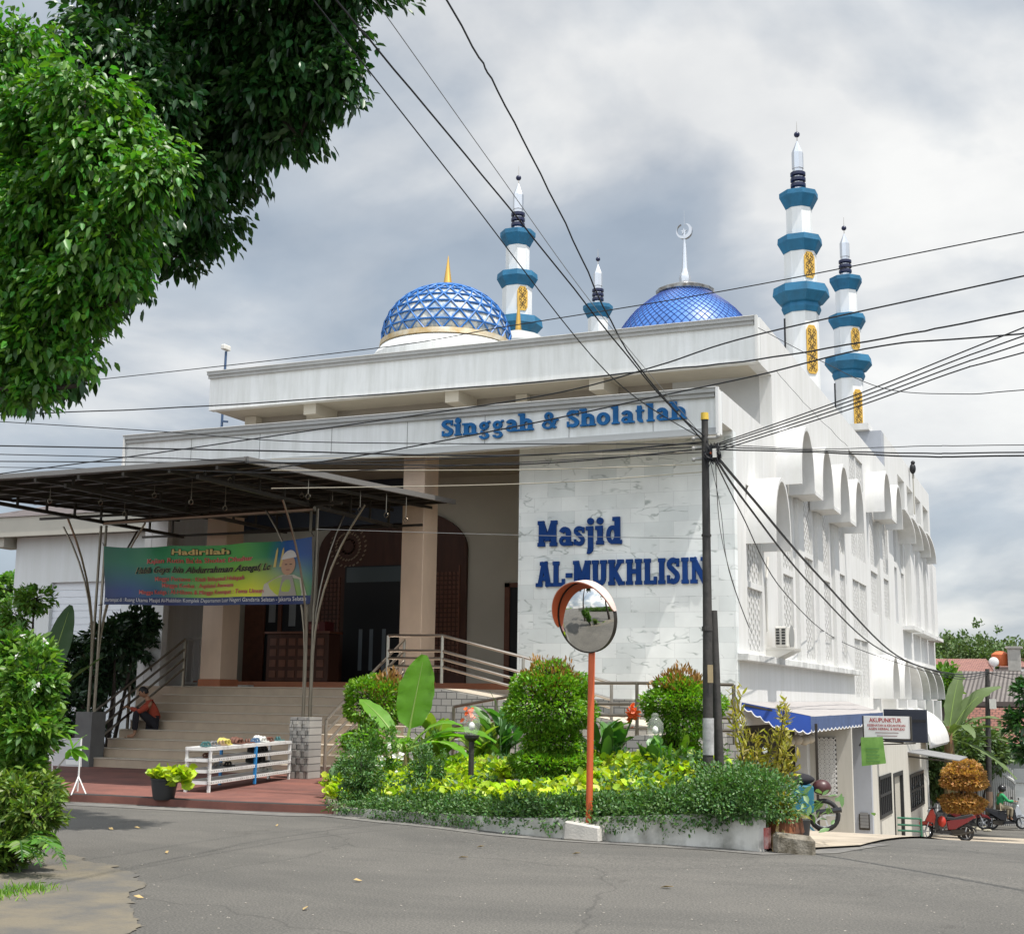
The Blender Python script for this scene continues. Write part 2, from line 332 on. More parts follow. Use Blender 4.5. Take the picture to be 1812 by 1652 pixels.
lf_oran = mat('leaf_orange_topiary', (.44,.25,.085), .6, island=.35, trans=.3)
lf_far = mat('leaf_far', (.085,.14,.045), .6, island=.4, trans=.2)
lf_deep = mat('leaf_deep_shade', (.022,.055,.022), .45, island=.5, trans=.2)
petal_w = mat('petal_white', (.8,.8,.74), .6, trans=.2); petal_o = mat('petal_orange', (.75,.13,.03), .5, trans=.2)
dryleaf = mat('dry_leaf', (.42,.30,.13), .8)

def parts(name, mt, boxes, parent, bevel=0.0):
    for bx in boxes: m = MB(); m.box(*bx); m.build(name, mt, parent, bevel=bevel)
# ---------------------------------------------------------------- foliage helpers
def leaves(name, P, D, size, mat_, parent=None, w=.42, droop=.0, fold=.25, narrow=False):
    """P: (N,3) base points, D: (N,3) leaf directions, size: scalar or (N,)"""
    P = np.asarray(P, float); D = np.asarray(D, float); n = len(P); D = D/np.linalg.norm(D, axis=1, keepdims=True)
    s = (np.ones(n)*size)*RNG.uniform(.7, 1.25, n)
    rnd = RNG.normal(size=(n, 3)); S = np.cross(D, rnd); S /= np.linalg.norm(S, axis=1, keepdims=True)
    Sz = np.cross(D, np.array([0, 0, 1.0])); k = np.linalg.norm(Sz, axis=1, keepdims=True); Sz = Sz/np.maximum(k, 1e-6)
    S = S*.45+Sz*.55; S -= D*(S*D).sum(1, keepdims=True); S /= np.linalg.norm(S, axis=1, keepdims=True); U = np.cross(S, D)
    s = s[:, None]; a = P; wd = w*.5
    dr = np.array([0, 0, -1.0])*droop
    q = [a, a+(D*.32+S*wd+U*fold*wd+dr*.08)*s, a+(D*.68+S*wd*.85+U*fold*wd+dr*.3)*s, a+(D+dr*.7)*s, a+(D*.68-S*wd*.85+U*fold*wd+dr*.3)*s, a+(D*.32-S*wd+U*fold*wd+dr*.08)*s]
    V = np.stack(q, 1).reshape(-1, 3)
    base = np.arange(n)[:, None]*6
    Fc = np.concatenate([base+np.array([[0, 1, 2, 3]]), base+np.array([[0, 3, 4, 5]])], 0)
    L = np.zeros(3)
    if parent is not None:
        r = parent
        while r.parent: r = r.parent
        L = np.array(r.location)
    V = V-L
    me = bpy.data.meshes.new(name); me.vertices.add(len(V)); me.vertices.foreach_set('co', V.ravel().astype(np.float32))
    me.loops.add(Fc.size); me.loops.foreach_set('vertex_index', Fc.ravel().astype(np.int32))
    me.polygons.add(len(Fc)); me.polygons.foreach_set('loop_start', (np.arange(len(Fc))*4).astype(np.int32))
    me.update(calc_edges=True); me.materials.append(mat_)
    o = bpy.data.objects.new(name, me); COL.objects.link(o)
    if parent is not None: o.parent = parent
    return o
def unit(n):
    v = RNG.normal(size=(n, 3)); return v/np.linalg.norm(v, axis=1, keepdims=True)
def blob(c, r, n, shell=.55, lump=.18, clus=0, cs=.2, flat_top=False):
    """points in an uneven ellipsoid; returns points and outward directions"""
    c = np.array(c, float); r = np.array(r, float)*np.ones(3)
    if clus:
        K = max(3, n//clus); u = unit(K); k = RNG.uniform(shell, 1.0, (K, 1))**.6
        ph = RNG.uniform(0, 6.28, 3); wob = 1+lump*(np.sin(u[:, :1]*4+ph[0])+np.sin(u[:, 1:2]*5+ph[1])+np.sin(u[:, 2:]*4.3+ph[2]))*.5+RNG.normal(size=(K, 1))*lump*.5
        cen = u*k*wob; idx = RNG.integers(0, K, n); p = cen[idx]*r+unit(n)*cs*RNG.uniform(0, 1, (n, 1))**.5
        d = u[idx]*1.0+unit(n)*.9
    else:
        u = unit(n); k = RNG.uniform(shell, 1.0, (n, 1))**.5; ph = RNG.uniform(0, 6.28, 3)
        wob = 1+lump*(np.sin(u[:, :1]*6+ph[0])+np.sin(u[:, 1:2]*7+ph[1])+np.sin(u[:, 2:]*6.3+ph[2]))*.5
        p = u*k*wob*r; d = u+unit(n)*.8
    return c+p, d
def terrain_strip(poly_fn): pass

# ================================================================= GROUND
xs_ = np.concatenate([np.linspace(-400, -40, 8), np.linspace(-36, -10, 27), np.linspace(-9.5, 6, 63), np.linspace(8, 40, 17), np.linspace(60, 400, 8)])
ys_ = np.concatenate([np.linspace(-60, 10, 15), np.linspace(10.5, 60, 100), np.linspace(62, 100, 20), np.linspace(120, 900, 10)])
vs = [(x, y, ground(x, y)) for y in ys_ for x in xs_]; nx = len(xs_)
fs = [(j*nx+i, j*nx+i+1, (j+1)*nx+i+1, (j+1)*nx+i) for j in range(len(ys_)-1) for i in range(nx-1)]
asph = mat('asphalt', (.122,.116,.106), .92, col2=(.096,.092,.085), scale=.55, bump=.45, bscale=90, thr=(.3,.7))
t = asph.node_tree; b = t.nodes['Principled BSDF']
n = N(t, 'ShaderNodeTexNoise'); n.inputs['Scale'].default_value = 55; n.inputs['Detail'].default_value = 3; tcn = N(t, 'ShaderNodeTexCoord'); t.links.new(tcn.outputs['Object'], n.inputs['Vector'])
r = N(t, 'ShaderNodeValToRGB'); t.links.new(n.outputs[0], r.inputs[0]); r.color_ramp.elements[0].position = .35; r.color_ramp.elements[1].position = .75; r.color_ramp.elements[0].color = (.62,.62,.62,1); r.color_ramp.elements[1].color = (1.45,1.43,1.38,1)
mm = N(t, 'ShaderNodeMix', data_type='RGBA', blend_type='MULTIPLY'); mm.inputs[0].default_value = 1
old = b.inputs['Base Color'].links[0].from_socket; t.links.new(old, mm.inputs[6]); t.links.new(r.outputs[0], mm.inputs[7]); t.links.new(mm.outputs[2], b.inputs['Base Color'])
nd = t.nodes; lk = t.links
def road_layer(src, kind, scale, p0, p1, c0, c1, sx=1.0, dist=0.0):
    mpn = N(t, 'ShaderNodeMapping'); mpn.inputs['Scale'].default_value = (1, sx, 1); lk.new(tcn.outputs['Object'], mpn.inputs[0])
    if kind == 'noise':
        q = N(t, 'ShaderNodeTexNoise'); q.inputs['Scale'].default_value = scale; q.inputs['Detail'].default_value = 6; q.inputs['Roughness'].default_value = .65; q.inputs['Distortion'].default_value = dist; o_ = q.outputs[0]; lk.new(mpn.outputs[0], q.inputs['Vector'])
    else:
        nz = N(t, 'ShaderNodeTexNoise'); nz.inputs['Scale'].default_value = 1.5; lk.new(mpn.outputs[0], nz.inputs['Vector']); va = N(t, 'ShaderNodeMix', data_type='RGBA'); va.inputs[0].default_value = .35; lk.new(mpn.outputs[0], va.inputs[6]); lk.new(nz.outputs[1], va.inputs[7])
        q = N(t, 'ShaderNodeTexVoronoi', feature='DISTANCE_TO_EDGE'); q.inputs['Scale'].default_value = scale; o_ = q.outputs[0]; lk.new(va.outputs[2], q.inputs['Vector'])
    rr_ = N(t, 'ShaderNodeValToRGB'); lk.new(o_, rr_.inputs[0]); rr_.color_ramp.elements[0].position = p0; rr_.color_ramp.elements[1].position = p1; rr_.color_ramp.elements[0].color = (*c0, 1); rr_.color_ramp.elements[1].color = (*c1, 1)
    k = N(t, 'ShaderNodeMix', data_type='RGBA', blend_type='MULTIPLY'); k.inputs[0].default_value = 1; lk.new(src, k.inputs[6]); lk.new(rr_.outputs[0], k.inputs[7]); return k.outputs[2]
src_ = mm.outputs[2]
src_ = road_layer(src_, 'noise', .22, .42, .58, (.88,.88,.87), (1.08,1.07,1.05), 2.2, 1.0)
src_ = road_layer(src_, 'crack', .30, .0, .004, (.72,.72,.72), (1,1,1))
src_ = road_layer(src_, 'noise', 7, .66, .72, (1,1,1), (1.35,1.33,1.28))
src_ = road_layer(src_, 'noise', 1.4, .30, .36, (.74,.73,.72), (1,1,1), .5)
lk.new(src_, b.inputs['Base Color'])
m = MB(); m.add(vs, fs); o = m.build('ground', asph, smooth=True); o['kind'] = 'structure'
def sheet(name, poly, dz, mat_, n=1, kind='structure'):
    """a thin sheet laid on the terrain from a polygon (fan-filled, refined)"""
    bm = bmesh.new(); f = bm.faces.new([bm.verts.new((p[0], p[1], 0)) for p in poly]); bmesh.ops.triangulate(bm, faces=[f])
    for _ in range(n): bmesh.ops.subdivide_edges(bm, edges=[e for e in bm.edges if e.calc_length() > .5], cuts=1, use_grid_fill=True)
    bmesh.ops.triangulate(bm, faces=bm.faces)
    for v in bm.verts: v.co.z = ground(v.co.x, v.co.y)+dz
    me = bpy.data.meshes.new(name); bm.normal_update(); bm.to_mesh(me); bm.free()
    for p in me.polygons:
        if p.normal.z < 0: p.flip()
    me.materials.append(mat_); o = bpy.data.objects.new(name, me); COL.objects.link(o); o['kind'] = kind; return o
# planter outline on the ground (front wall follows the kerb line)
PW = [G(u, v) for u, v in ((598,1441),(700,1452),(800,1462),(900,1475),(1000,1484),(1100,1490),(1200,1496),(1280,1501),(1343,1507))]
PWx = [(p.x, p.y) for p in PW]
PL = [(p.x, p.y) for p in (G(600,1441), G(582,1425,.1), G(575,1408,.1), G(583,1392,.1), G(600,1380,.1))]
# light concrete gutter strip in front of the kerb
def offs(pts, d):
    out = []
    for i, p in enumerate(pts):
        a = Vector(pts[max(i-1, 0)]); b_ = Vector(pts[min(i+1, len(pts)-1)]); t_ = (b_-a).normalized(); out.append((p[0]+t_.y*d, p[1]-t_.x*d))
    return out
gut_in = [(G(u, v).x, G(u, v).y) for u, v in ((-140,1408),(0,1414),(200,1424),(400,1434),(520,1440))]+PWx+[(-2.9,15.2),(-2.6,17)]
gut_out = offs(gut_in, .34)
o = sheet('gutter_strip', gut_in+gut_out[::-1], .006, mat('gutter_concrete', (.20,.19,.17), .9, col2=(.11,.105,.10), scale=2.5, bump=.3), 2)
# concrete patch, lower left
cp = [(-60,1500),(60,1502),(150,1520),(205,1535),(255,1560),(230,1600),(250,1640),(190,1665),(150,1720),(-200,1760)]
cpg = [(G(u, v).x, G(u, v).y) for u, v in cp]; rag = []
for i in range(len(cpg)):
    a_, b_ = Vector(cpg[i]), Vector(cpg[(i+1) % len(cpg)]); nseg_ = max(1, int((b_-a_).length/.05)) if i not in (8, 9) else 1
    for k in range(nseg_): p_ = a_.lerp(b_, k/nseg_); rag.append((p_.x+RNG.normal()*.016+.05*math.sin(k*.23+i*2), p_.y+RNG.normal()*.016+.05*math.cos(k*.31+i)))
sheet('concrete_patch', rag, .008, mat('patch_concrete', (.158,.136,.098), .95, col2=(.100,.095,.086), scale=1.5, bump=.6, bscale=30, thr=(.40,.60)), 2)
# red-brown plaza in front of the stairs, a 0.1 m step above the road
PZ = [(p.x, p.y) for p in (G(-160,1404), G(0,1412), G(200,1421), G(400,1432), G(598,1440))]
m = MB(); m.prism(PZ+[PL[1], PL[2], PL[3], PL[4], (-10.3, 18.5), (-10.3, 23), (-30, 23), (-30, 15.8)], 'z', -.3, .10)
o = m.build('plaza_floor', redplaza); o['kind'] = 'structure'
dr = offs(PZ, -.02); dr2 = offs(PZ, -.20)
m = MB(); m.prism(dr+dr2[::-1], 'z', .05, .106); o = m.build('drain_strip', drainm); o['kind'] = 'structure'
# pavement apron by the side street
ap = [(-3.2,14.7),(-2.5,16.2),(-2.35,20),(-2.3,26),(-2.2,33),(-2.0,40),(-1.5,46),(-.9,52),(-1.6,53),(-7,52),(-7,26),(-4.2,18)]
sheet('pavement', ap, .03, mat('pavement_concrete', (.46,.39,.30), .9, col2=(.28,.24,.19), scale=1.4, bump=.3), 3)

# ================================================================= MOSQUE
XS = -6.08; YF = 24.0; YM = 25.03; YU = 27.5
M0 = thing('mosque', 'white mosque with blue lettering, marble front panel, blue domes and blue-banded minarets', 'mosque', (-12.4, 25, 0))
def part(mb, name, mt, parent=M0, **k): return mb.build(name, mt, parent, **k)
# side wall (thin slab with openings for the lattice panels): built column by column
XW0 = XS-.28
holes = [  # (y0,y1,[(z0,z1),...]) lattice openings
 (26.05,27.40,[(2.60,3.86),(3.98,5.95)]), (29.25,30.70,[(2.62,4.45),(4.58,7.3)]), (31.85,33.25,[(2.63,5.1),(5.22,7.3)]), (34.42,35.70,[(2.66,4.75),(4.88,7.3)]),
 (36.92,38.20,[(2.67,5.15),(5.75,7.2)]), (39.55,42.28,[(1.75,3.45),(3.57,5.2),(5.9,7.15),(8.15,9.10)]),
 (43.35,44.9,[(4.44,5.80),(6.0,8.3)]), (46.05,47.65,[(4.44,5.82),(6.0,8.3)]), (49.35,50.05,[(4.44,6.5),(6.7,8.3)]), (51.2,52.1,[(4.46,6.45),(6.6,8.3)]),
 (54.4,55.2,[(4.45,7.7)]), (57.1,57.8,[(4.45,7.7)]), (59.9,60.6,[(4.45,7.7)]), (61.6,62.2,[(4.45,7.7)])]
def ztop(y): return 7.48 if y < 28.78 else (9.93 if y < 47.8 else (11.15 if y < 51.0 else 8.95))
m = MB(); ycur = YM+.01
def wcol(y0, y1, z0, z1): m.box(XW0, XS, y0, y1, z0, z1)
def seg(y0, y1, z0):
    c = [y0]+[q for q in (28.78, 32.2, 47.8, 51.0) if y0 < q < y1]+[y1]
    for a_, b_ in zip(c, c[1:]): wcol(a_, b_, 1.12 if a_ < 32.15 else -4, ztop(a_))
for (a, b_, zz) in holes:
    seg(ycur, a, 0); zc = 1.12 if a < 32.15 and b_ < 32.2 else -4
    for (p, q) in zz: wcol(a, b_, zc, p); zc = q
    wcol(a, b_, zc, ztop(a)); ycur = b_
seg(ycur, 62.9, 0)
wcol(27.725, 28.78, 8.86, 9.93)
op = ((51.3,53.4),(54.2,56.3),(57.1,59.2),(60.0,62.1)); yy0 = 51.0
for a, b_ in op: wcol(yy0, a, 8.95, 10.25); yy0 = b_
wcol(yy0, 62.9, 8.95, 10.25); wcol(51.0, 62.9, 10.25, 11.15); m.box(XS-1.0, XS-.9, 51.0, 62.8, 8.7, 10.6)
part(m, 'side_wall', white)
m = MB(); m.box(XS-.6, XS-.32, 25.4, 28.77, 1.3, 6.8); m.box(XS-.6, XS-.32, 29.05, 62.6, 1.3, 8.6); part(m, 'inner_wall', mat('painted_interior_dark', (.022,.023,.025), .8))  # near-black so lattice holes read dark; interior darkness is in the colour
# portion of the side wall that carries the two stepped front overhangs
m = MB(); m.box(XW0, XS, 24.225, YM, 6.86, 7.48); part(m, 'parapet_return', white)
# ---- fascias
def fascia(name, x0, x1, y, z0, z1, cap=.10, lip=0):
    m = MB(); m.box(x0, x1-.004, y, y+.22, z0, z1-.02); o = part(m, name, whiteD, bevel=.008)
    m = MB(); m.box(x0-.04, x1-.06, y-.09, y+.26, z1-.075, z1+.012); m.box(x0-.02, x1-.08, y-.055, y-.002, z1-.16, z1-.077)
    part(m, 'coping', mat('coping_grey', (.36,.36,.35), .6, streak=.15), o)
    m = MB(); m.box(x0-.06, x1-.04, y-.11, y+.28, z1+.014, z1+.03); part(m, 'coping_top', hoodw, o)
    return o
fl = fascia('lower_fascia', -20.2, XS, YF, 6.60, 7.48)
m = MB(); m.box(-20.22, XS-.005, YF-.05, YF-.002, 6.60, 6.72); m.box(-20.22, XS-.02, YF-.11, YF-.052, 6.575, 6.60); part(m, 'drip_edge', mat('drip_grey', (.33,.34,.34), .6), fl)
parts('panel_joint', mat('joint_line', (.22,.22,.21), .8), [(x-.006, x+.006, YF-.004, YF, 6.73, 7.31) for x in (-18.35,-16.5,-14.65,-12.8,-11.0,-9.15,-7.4)], fl)
m = MB(); m.box(XS-.05, XS+.004, YF-.10, YF-.001, 6.58, 7.50); m.box(-20.23,-20.19, YF-.10, YF-.001, 6.62, 7.46); part(m, 'end_lip', hoodw, fl)
fu = fascia('upper_fascia', -20.55, XS, YU, 8.87, 9.87)
m = MB(); m.box(XS-.05, XS+.004, YU-.11, YU-.001, 8.87, 9.9); part(m, 'end_lip', hoodw, fu)
# decks / soffits
m = MB(); m.box(-20.2, XW0-.003, YF+.22, 28.78, 6.86, 7.02); part(m, 'lower_soffit', soff)
m = MB(); m.box(-20.5, XW0-.003, YU+.22, 32, 8.88, 9.3); part(m, 'upper_soffit', soff)
m = MB(); m.box(-20.2, XW0-.003, YF+.22, 28.75, 7.03, 7.12); part(m, 'lower_roof', conc)
m = MB(); m.box(-20.5, XW0-.003, YU+.22, 62.5, 9.35, 9.5); part(m, 'main_roof', conc)
parts('soffit_beam', beige, [(x-.18, x+.18, 27.72, 28.78, 8.6, 8.879) for x in (-17.6, -13.6, -9.9)], M0)
m = MB(); m.box(-20.1, -8.4, 28.78, 29.0, 7.12, 8.88); part(m, 'terrace_wall', mat('brown_beige', (.27,.24,.20), .8, var=.1))  # darker brown-beige than the piers and beams around it
m = MB(); m.box(-8.4, XW0-.001, 28.785, 29.0, 7.12, 8.88); part(m, 'terrace_end_wall', mat('painted_shade_grey', (.44,.44,.43), .8, var=.06))  # white end of the wall; its shade is put into the grey colour
parts('terrace_pier', beige, [(-20.1, -19.75, 28.5, 28.779, 7.12, 8.87), (-18.25, -18.0, 28.6, 28.779, 7.12, 8.87), (-12.3,-12.0, 28.6, 28.779, 7.12, 8.87)], M0)
# left outer walls
m = MB(); m.box(-20.15, -19.95, 24.8, 60, -.2, 6.86); m.box(-20.1, -19.9, 29.0, 60, 6.87, 9.35); part(m, 'left_wall', white)
# ---- marble front panel with its dark stone plinth
m = MB(); m.box(-10.65, XS+.012, YM-.02, YM+.2, 1.60, 6.859); mb_ = part(m, 'marble_wall', marble)
m = MB(); m.box(-10.66, XS+.004, YM-.03, YM+.2, -.3, 1.598); part(m, 'stone_plinth', stone)
m = MB(); m.box(-10.65, -10.45, YM+.2, 28.3, 1.6, 6.859); part(m, 'marble_return_wall', beige)
# ---- back wall of the porch
YB = 28.3; ZL = 1.76
m = MB(); m.box(-19.95, -10.45, YB, YB+.2, -.2, 6.859); part(m, 'porch_back_wall', beige)
m = MB(); m.box(-19.9, -14.75, YB-.35, YB-.003, 5.75, 6.85); part(m, 'dark_bulkhead', navy)
# landing and stairs
m = MB(); m.box(-19.9, -12.24, 24.52, YB-.003, -.1, ZL); m.box(-12.239, -10.66, YM+.2, YB-.003, -.1, ZL); part(m, 'landing', stairm)
m = MB(); m.box(-19.8, -10.66, 26.4, YB-.004, ZL+.002, 1.90); part(m, 'raised_threshold', orange_s)
st = MB(); no = MB()
for k in range(9):
    y0 = 21.83+k*.335; z1 = .10+(k+1)*.1845
    xr = -12.24 if k > 3 else -11.6+(-.16*k)
    if k < 8: st.box(-18.95+.01*k, xr, y0, 24.519, z1-.1845+.0005, z1-.02)
    no.box(-18.95+.01*k, xr+.012, y0-.022, y0+.335 if k < 8 else y0+.12, z1-.0195, z1+.001)
sto = part(st, 'staircase', stairm); part(no, 'step_nosing', stairn, sto, bevel=.004)
m = MB()
for k in range(6):
    y0 = 21.75+k*.335; m.box(-11.6-.16*k+.02, -10.7, y0, 24.5, .0, .1+(k+1)*.1845-.03)
part(m, 'stepped_stone_wall', stone)
# stone walls of the ramp: switch-back
m = MB(); m.prism([(-12.2,.0),(-6.4,.0),(-6.4,1.05),(-7.0,1.05),(-11.55,ZL-.02),(-12.2,ZL-.02)], 'y', 23.3, 23.42); part(m, 'ramp_stone_wall', stone)
m = MB(); m.prism([(-12.2,.0),(-6.4,.0),(-6.4,1.0),(-7.0,1.0),(-11.2,.25),(-12.2,.2)], 'y', 21.8, 21.92); part(m, 'lower_ramp_wall', stone)
m = MB(); m.prism([(-12.2,.0),(-6.45,.0),(-6.45,1.06),(-7.0,1.06),(-11.55,ZL),(-12.2,ZL)], 'y', 23.421, YM-.031)
m.prism([(-12.2,.0),(-6.45,.0),(-6.45,1.0),(-7.0,1.0),(-11.2,.24),(-12.2,.2)], 'y', 21.921, 23.299); part(m, 'ramp_floor', stairn)
m = MB(); m.box(-6.4,-6.28,21.8,YM-.031,-.6,1.05); part(m,'ramp_end_wall',stoneY)
# left side wing: white side panel, grey wall, door, balustrade handled below
m = MB(); m.box(-19.94, -19.5, 24.8, 25.0, 1.0, 6.859); part(m, 'white_jamb', white)
# portico columns
def column(x0, x1, y0=24.62, y1=25.28):
    m = MB(); m.box(x0, x1, y0, y1, ZL+.16, 6.859); c = part(m, 'column', colm, bevel=.01)
    m = MB(); m.box(x0-.02, x1+.02, y0-.02, y1+.02, ZL, ZL+.16); part(m, 'column_base', orange_s, c)
    m = MB(); m.box(x0-.05, x1+.05, y0-.05, y1+.05, ZL+3.3, ZL+3.55)
    return c
column(-13.20, -12.68); column(-18.25, -17.70)
# big carved arch portal on the back wall
def arch_poly(x0, x1, z0, zs, ztop, n=24):
    cx, rx = (x0+x1)/2, (x1-x0)/2; return [(x0, z0)]+[(cx-rx*math.cos(math.pi*i/n), zs+(ztop-zs)*math.sin(math.pi*i/n)) for i in range(n+1)]+[(x1, z0)]
m = MB(); m.prism(arch_poly(-17.45, -13.35, 1.905, 5.1, 6.15), 'y', YB-.12, YB-.004); portal = part(m, 'carved_arch_portal', wood)
m = MB(); m.box(-16.65, -14.55, YB-.16, YB-.121, 1.92, 4.75); part(m, 'doorway', black, portal)
m = MB(); m.box(-16.60, -14.6, YB-.165, YB-.161, 4.35, 4.72); part(m, 'fanlight', mat('fanlight', (.05,.07,.075), .3), portal)
m = MB()
for x in (-16.2,-15.9,-15.55): m.box(x, x+.10, YB-.168, YB-.162, 2.2, 3.2)
part(m, 'painted_reflection_panes', mat('painted_glint', (.16,.19,.21), .3), portal)  # pale strips with the glass reflection put into their colour
for (xa, xb, za, zb) in ((-17.3,-16.85,2.2,4.4),(-14.35,-13.55,2.2,4.6)):
    m = MB()   # a carved panel of small raised lozenges
    m.box(xa-.05, xa-.02, YB-.15, YB-.121, za-.1, zb+.1); m.box(xb+.02, xb+.05, YB-.15, YB-.121, za-.1, zb+.1)
    x = xa
    while x < xb:
        z = za
        while z < zb: m.obox((x+.04, YB-.135, z), (.03,0,.03), (0,.012,0), (-.012,0,.012)); m.obox((x+.04, YB-.134, z), (-.03,0,.03), (0,.012,0), (.012,0,.012)); z += .11
        x += .11
    part(m, 'carving', wood2, portal)
m = MB()   # perforated rosette above the door
for i in range(26):
    for rr, wdt in ((.18,.05),(.34,.06),(.5,.06)):
        a = i*2*math.pi/26*(1 if rr != .18 else 2); m.obox((-16.6+rr*math.cos(a), YB-.135, 5.25+rr*math.sin(a)), (.028,0,.02), (0,.008,0), (-.010,0,.014))
part(m, 'rosette', mat('rosette_cream', (.30,.22,.15), .6), portal)
# narrow brown door in the recess beside the marble
m = MB(); m.box(-12.35, -12.22, YB-.1, YB-.004, 1.905, 4.25); m.box(-12.35, -11.2, YB-.1, YB-.004, 4.15, 4.25); dr_ = part(m, 'side_door', wood2)
m = MB(); m.box(-12.219, -11.2, YB-.06, YB-.005, 1.905, 4.149); part(m, 'door_leaf', black, dr_)
# left openings behind the balustrade
m = MB(); m.box(-19.6, -19.0, YB-.1, YB-.004, 1.905, 4.3); m.box(-18.6,-18.5, YB-.1, YB-.004, 1.905, 4.3); d2 = part(m, 'left_door', wood2)
m = MB(); m.box(-18.999, -18.601, YB-.05, YB-.005, 1.905, 4.3); m.box(-18.499, -17.9, YB-.05, YB-.005, 1.905, 4.3); part(m, 'door_leaf', black, d2)
m = MB(); m.box(-18.9,-18.7,YB-.06,YB-.052,3.4,4.0); m.box(-18.3,-18.1,YB-.06,YB-.052,3.3,3.9); part(m, 'notice_sheet', mat('grey_notice',(.28,.29,.29),.6), d2)
# reception desk in the porch
T = thing('reception_desk', 'dark brown carved wooden desk between the left porch column and the arch', 'desk', (-17.0, 26.6, 1.9))
m = MB(); m.box(-17.75, -16.05, 26.5, 27.0, 1.905, 3.02); m.build('desk_body', wood, T, bevel=.01)
m = MB(); m.box(-17.8, -16.0, 26.45, 27.05, 3.021, 3.07); m.build('desk_top', wood2, T)
m = MB()
for i in range(6):
    for j in range(4): m.box(-17.65+i*.26, -17.47+i*.26, 26.48, 26.499, 2.0+j*.25, 2.16+j*.25)
m.build('carved_panel', wood2, T)
T = thing('letter_box', 'small dark red box standing on the brown porch desk', 'box', (-16.5, 26.7, 3.07))
m = MB(); m.box(-16.75, -16.2, 26.55, 26.95, 3.072, 3.30); m.build('box_body', mat('maroon_box', (.10,.012,.012), .5), T)
m = MB(); m.box(-16.62, -16.36, 26.542, 26.549, 3.12, 3.24); m.build('front_label', mat('maroon_text', (.25,.08,.07), .5), T)
m = MB(); m.box(-17.25,-16.85, YB-.010, YB-.004, 3.62, 3.86); tag(m.build('wall_notice', paper), 'small white paper notice on the grey porch wall above the desk', 'notice')

# ---- hoods on the side wall
def hood(y0, y1, zb, zt, p=.58, th=.085, flat=.12, name='arched_hood', n=18, half=False):
    yc, ry = (y0+y1)/2, (y1-y0)/2; h = zt-zb; m = MB()
    def prof(ry, zt_): 
        pts = []
        for i in range(n+1):
            a = math.pi*i/n; pts.append((yc-ry*math.cos(a)*(1.0), zb+(zt_-zb)*(math.sin(a)**.82)))
        return pts
    outer = prof(ry, zt); inner = prof(ry-th, zt-th)
    x0, x1 = XS-.02, XS+p; o = len(m.v)
    for q in outer: m.v += [(x0, q[0], q[1]), (x1, q[0], q[1])]
    for q in inner: m.v += [(x0, q[0], q[1]), (x1, q[0], q[1])]
    K = n+1
    for i in range(n):
        a = 2*i; m.f.append((a, a+2, a+3, a+1)); bq = 2*K+2*i; m.f.append((bq, bq+1, bq+3, bq+2)); m.f.append((a+1, a+3, bq+3, bq+1)); m.f.append((a, bq, bq+2, a+2))
    for i in (0, n): a = 2*i; bq = 2*K+2*i; m.f.append((a, a+1, bq+1, bq) if i == 0 else (a, bq, bq+1, a+1))
    return part(m, name, hoodw, smooth='auto')
hood(26.0, 27.6, 4.72, 6.16, p=.60)
for a, b_ in ((29.0,30.65),(31.6,33.25),(34.15,35.8),(36.7,38.3)): 
    hood(a, b_, 6.38, 7.82)
for a, b_ in ((30.65,31.6),(33.25,34.15),(35.8,36.7)):
    m = MB(); m.box(XS-.02, XS+.58, a-.03, b_+.03, 6.37, 6.46); part(m, 'hood_link_slab', hoodw)
for a, b_ in ((42.7,44.6),(45.7,47.5)): hood(a, b_, 7.60, 9.05)
m = MB(); m.box(XS-.02, XS+.58, 44.57, 45.73, 7.59, 7.68); part(m, 'hood_link_slab', hoodw)
def half_hood(pa, pb, p=.60, th=.09, n=14):
    """scale-like half arch: from its apex pixel pa down to its foot pixel pb, both on the outer plane"""
    A_, B_ = at(*pa, 'x', XS+p), at(*pb, 'x', XS+p); y0, z1, y1, z0 = A_.y, A_.z, B_.y, B_.z; m = MB()
    o_ = [(y0+(y1-y0)*math.sin(math.pi/2*i/n), z0+(z1-z0)*math.cos(math.pi/2*i/n)**.85) for i in range(n+1)]
    i_ = [(y0+(y1-y0-th*1.3)*math.sin(math.pi/2*i/n), z0+(z1-z0-th)*math.cos(math.pi/2*i/n)**.85) for i in range(n+1)]
    m.prism(o_+i_[::-1], 'x', XS-.02, XS+p); return part(m, 'half_arch_hood', hoodw, smooth='auto')
for pa, pb in (((1600.2,896.6),(1621.3,962)),((1614.3,911.9),(1634.3,974.3)),((1627,925.7),(1647.4,986)),((1640.2,939.5),(1657.2,997.6))): half_hood(pa, pb)
for pa, pb in (((1611.8,1171),(1633.6,1237)),((1625,1175),(1647.4,1237)),((1638.7,1178),(1660.5,1237)),((1651.8,1181),(1672.8,1237))): half_hood(pa, pb)
for a, b_ in ((42.9,44.7),(45.8,47.7)): hood(a, b_, 1.72, 3.1, p=.62)
parts('lower_pier', white, [(XS+.002, XS+.45, y-.35, y+.15, -3.9, 1.715) for y in (45.3,48.0,50.8,53.6,56.6,59.8)], M0)
parts('upper_pier', white, [(XS+.002, XS+.22, y, y+1.5, 4.47, 7.7) for y in (52.6,55.4,58.1,60.9)], M0)
for i, y in enumerate((51.2,54.4,57.1,59.9)):
    m = MB(); m.box(XS+.002, XS+.42, y, y+2.5, 4.3, 4.44); part(m, 'window_sill', hoodw)
# pilasters between the lattice panels
parts('pilaster', white, [(XS+.002, XS+.09, a, b_, 2.52, z) for a, b_, z in ((31.0,31.7,6.36),(33.5,34.25,6.36),(36.0,36.75,6.36),(44.95,45.7,7.58),(28.95,29.15,6.3))], M0)
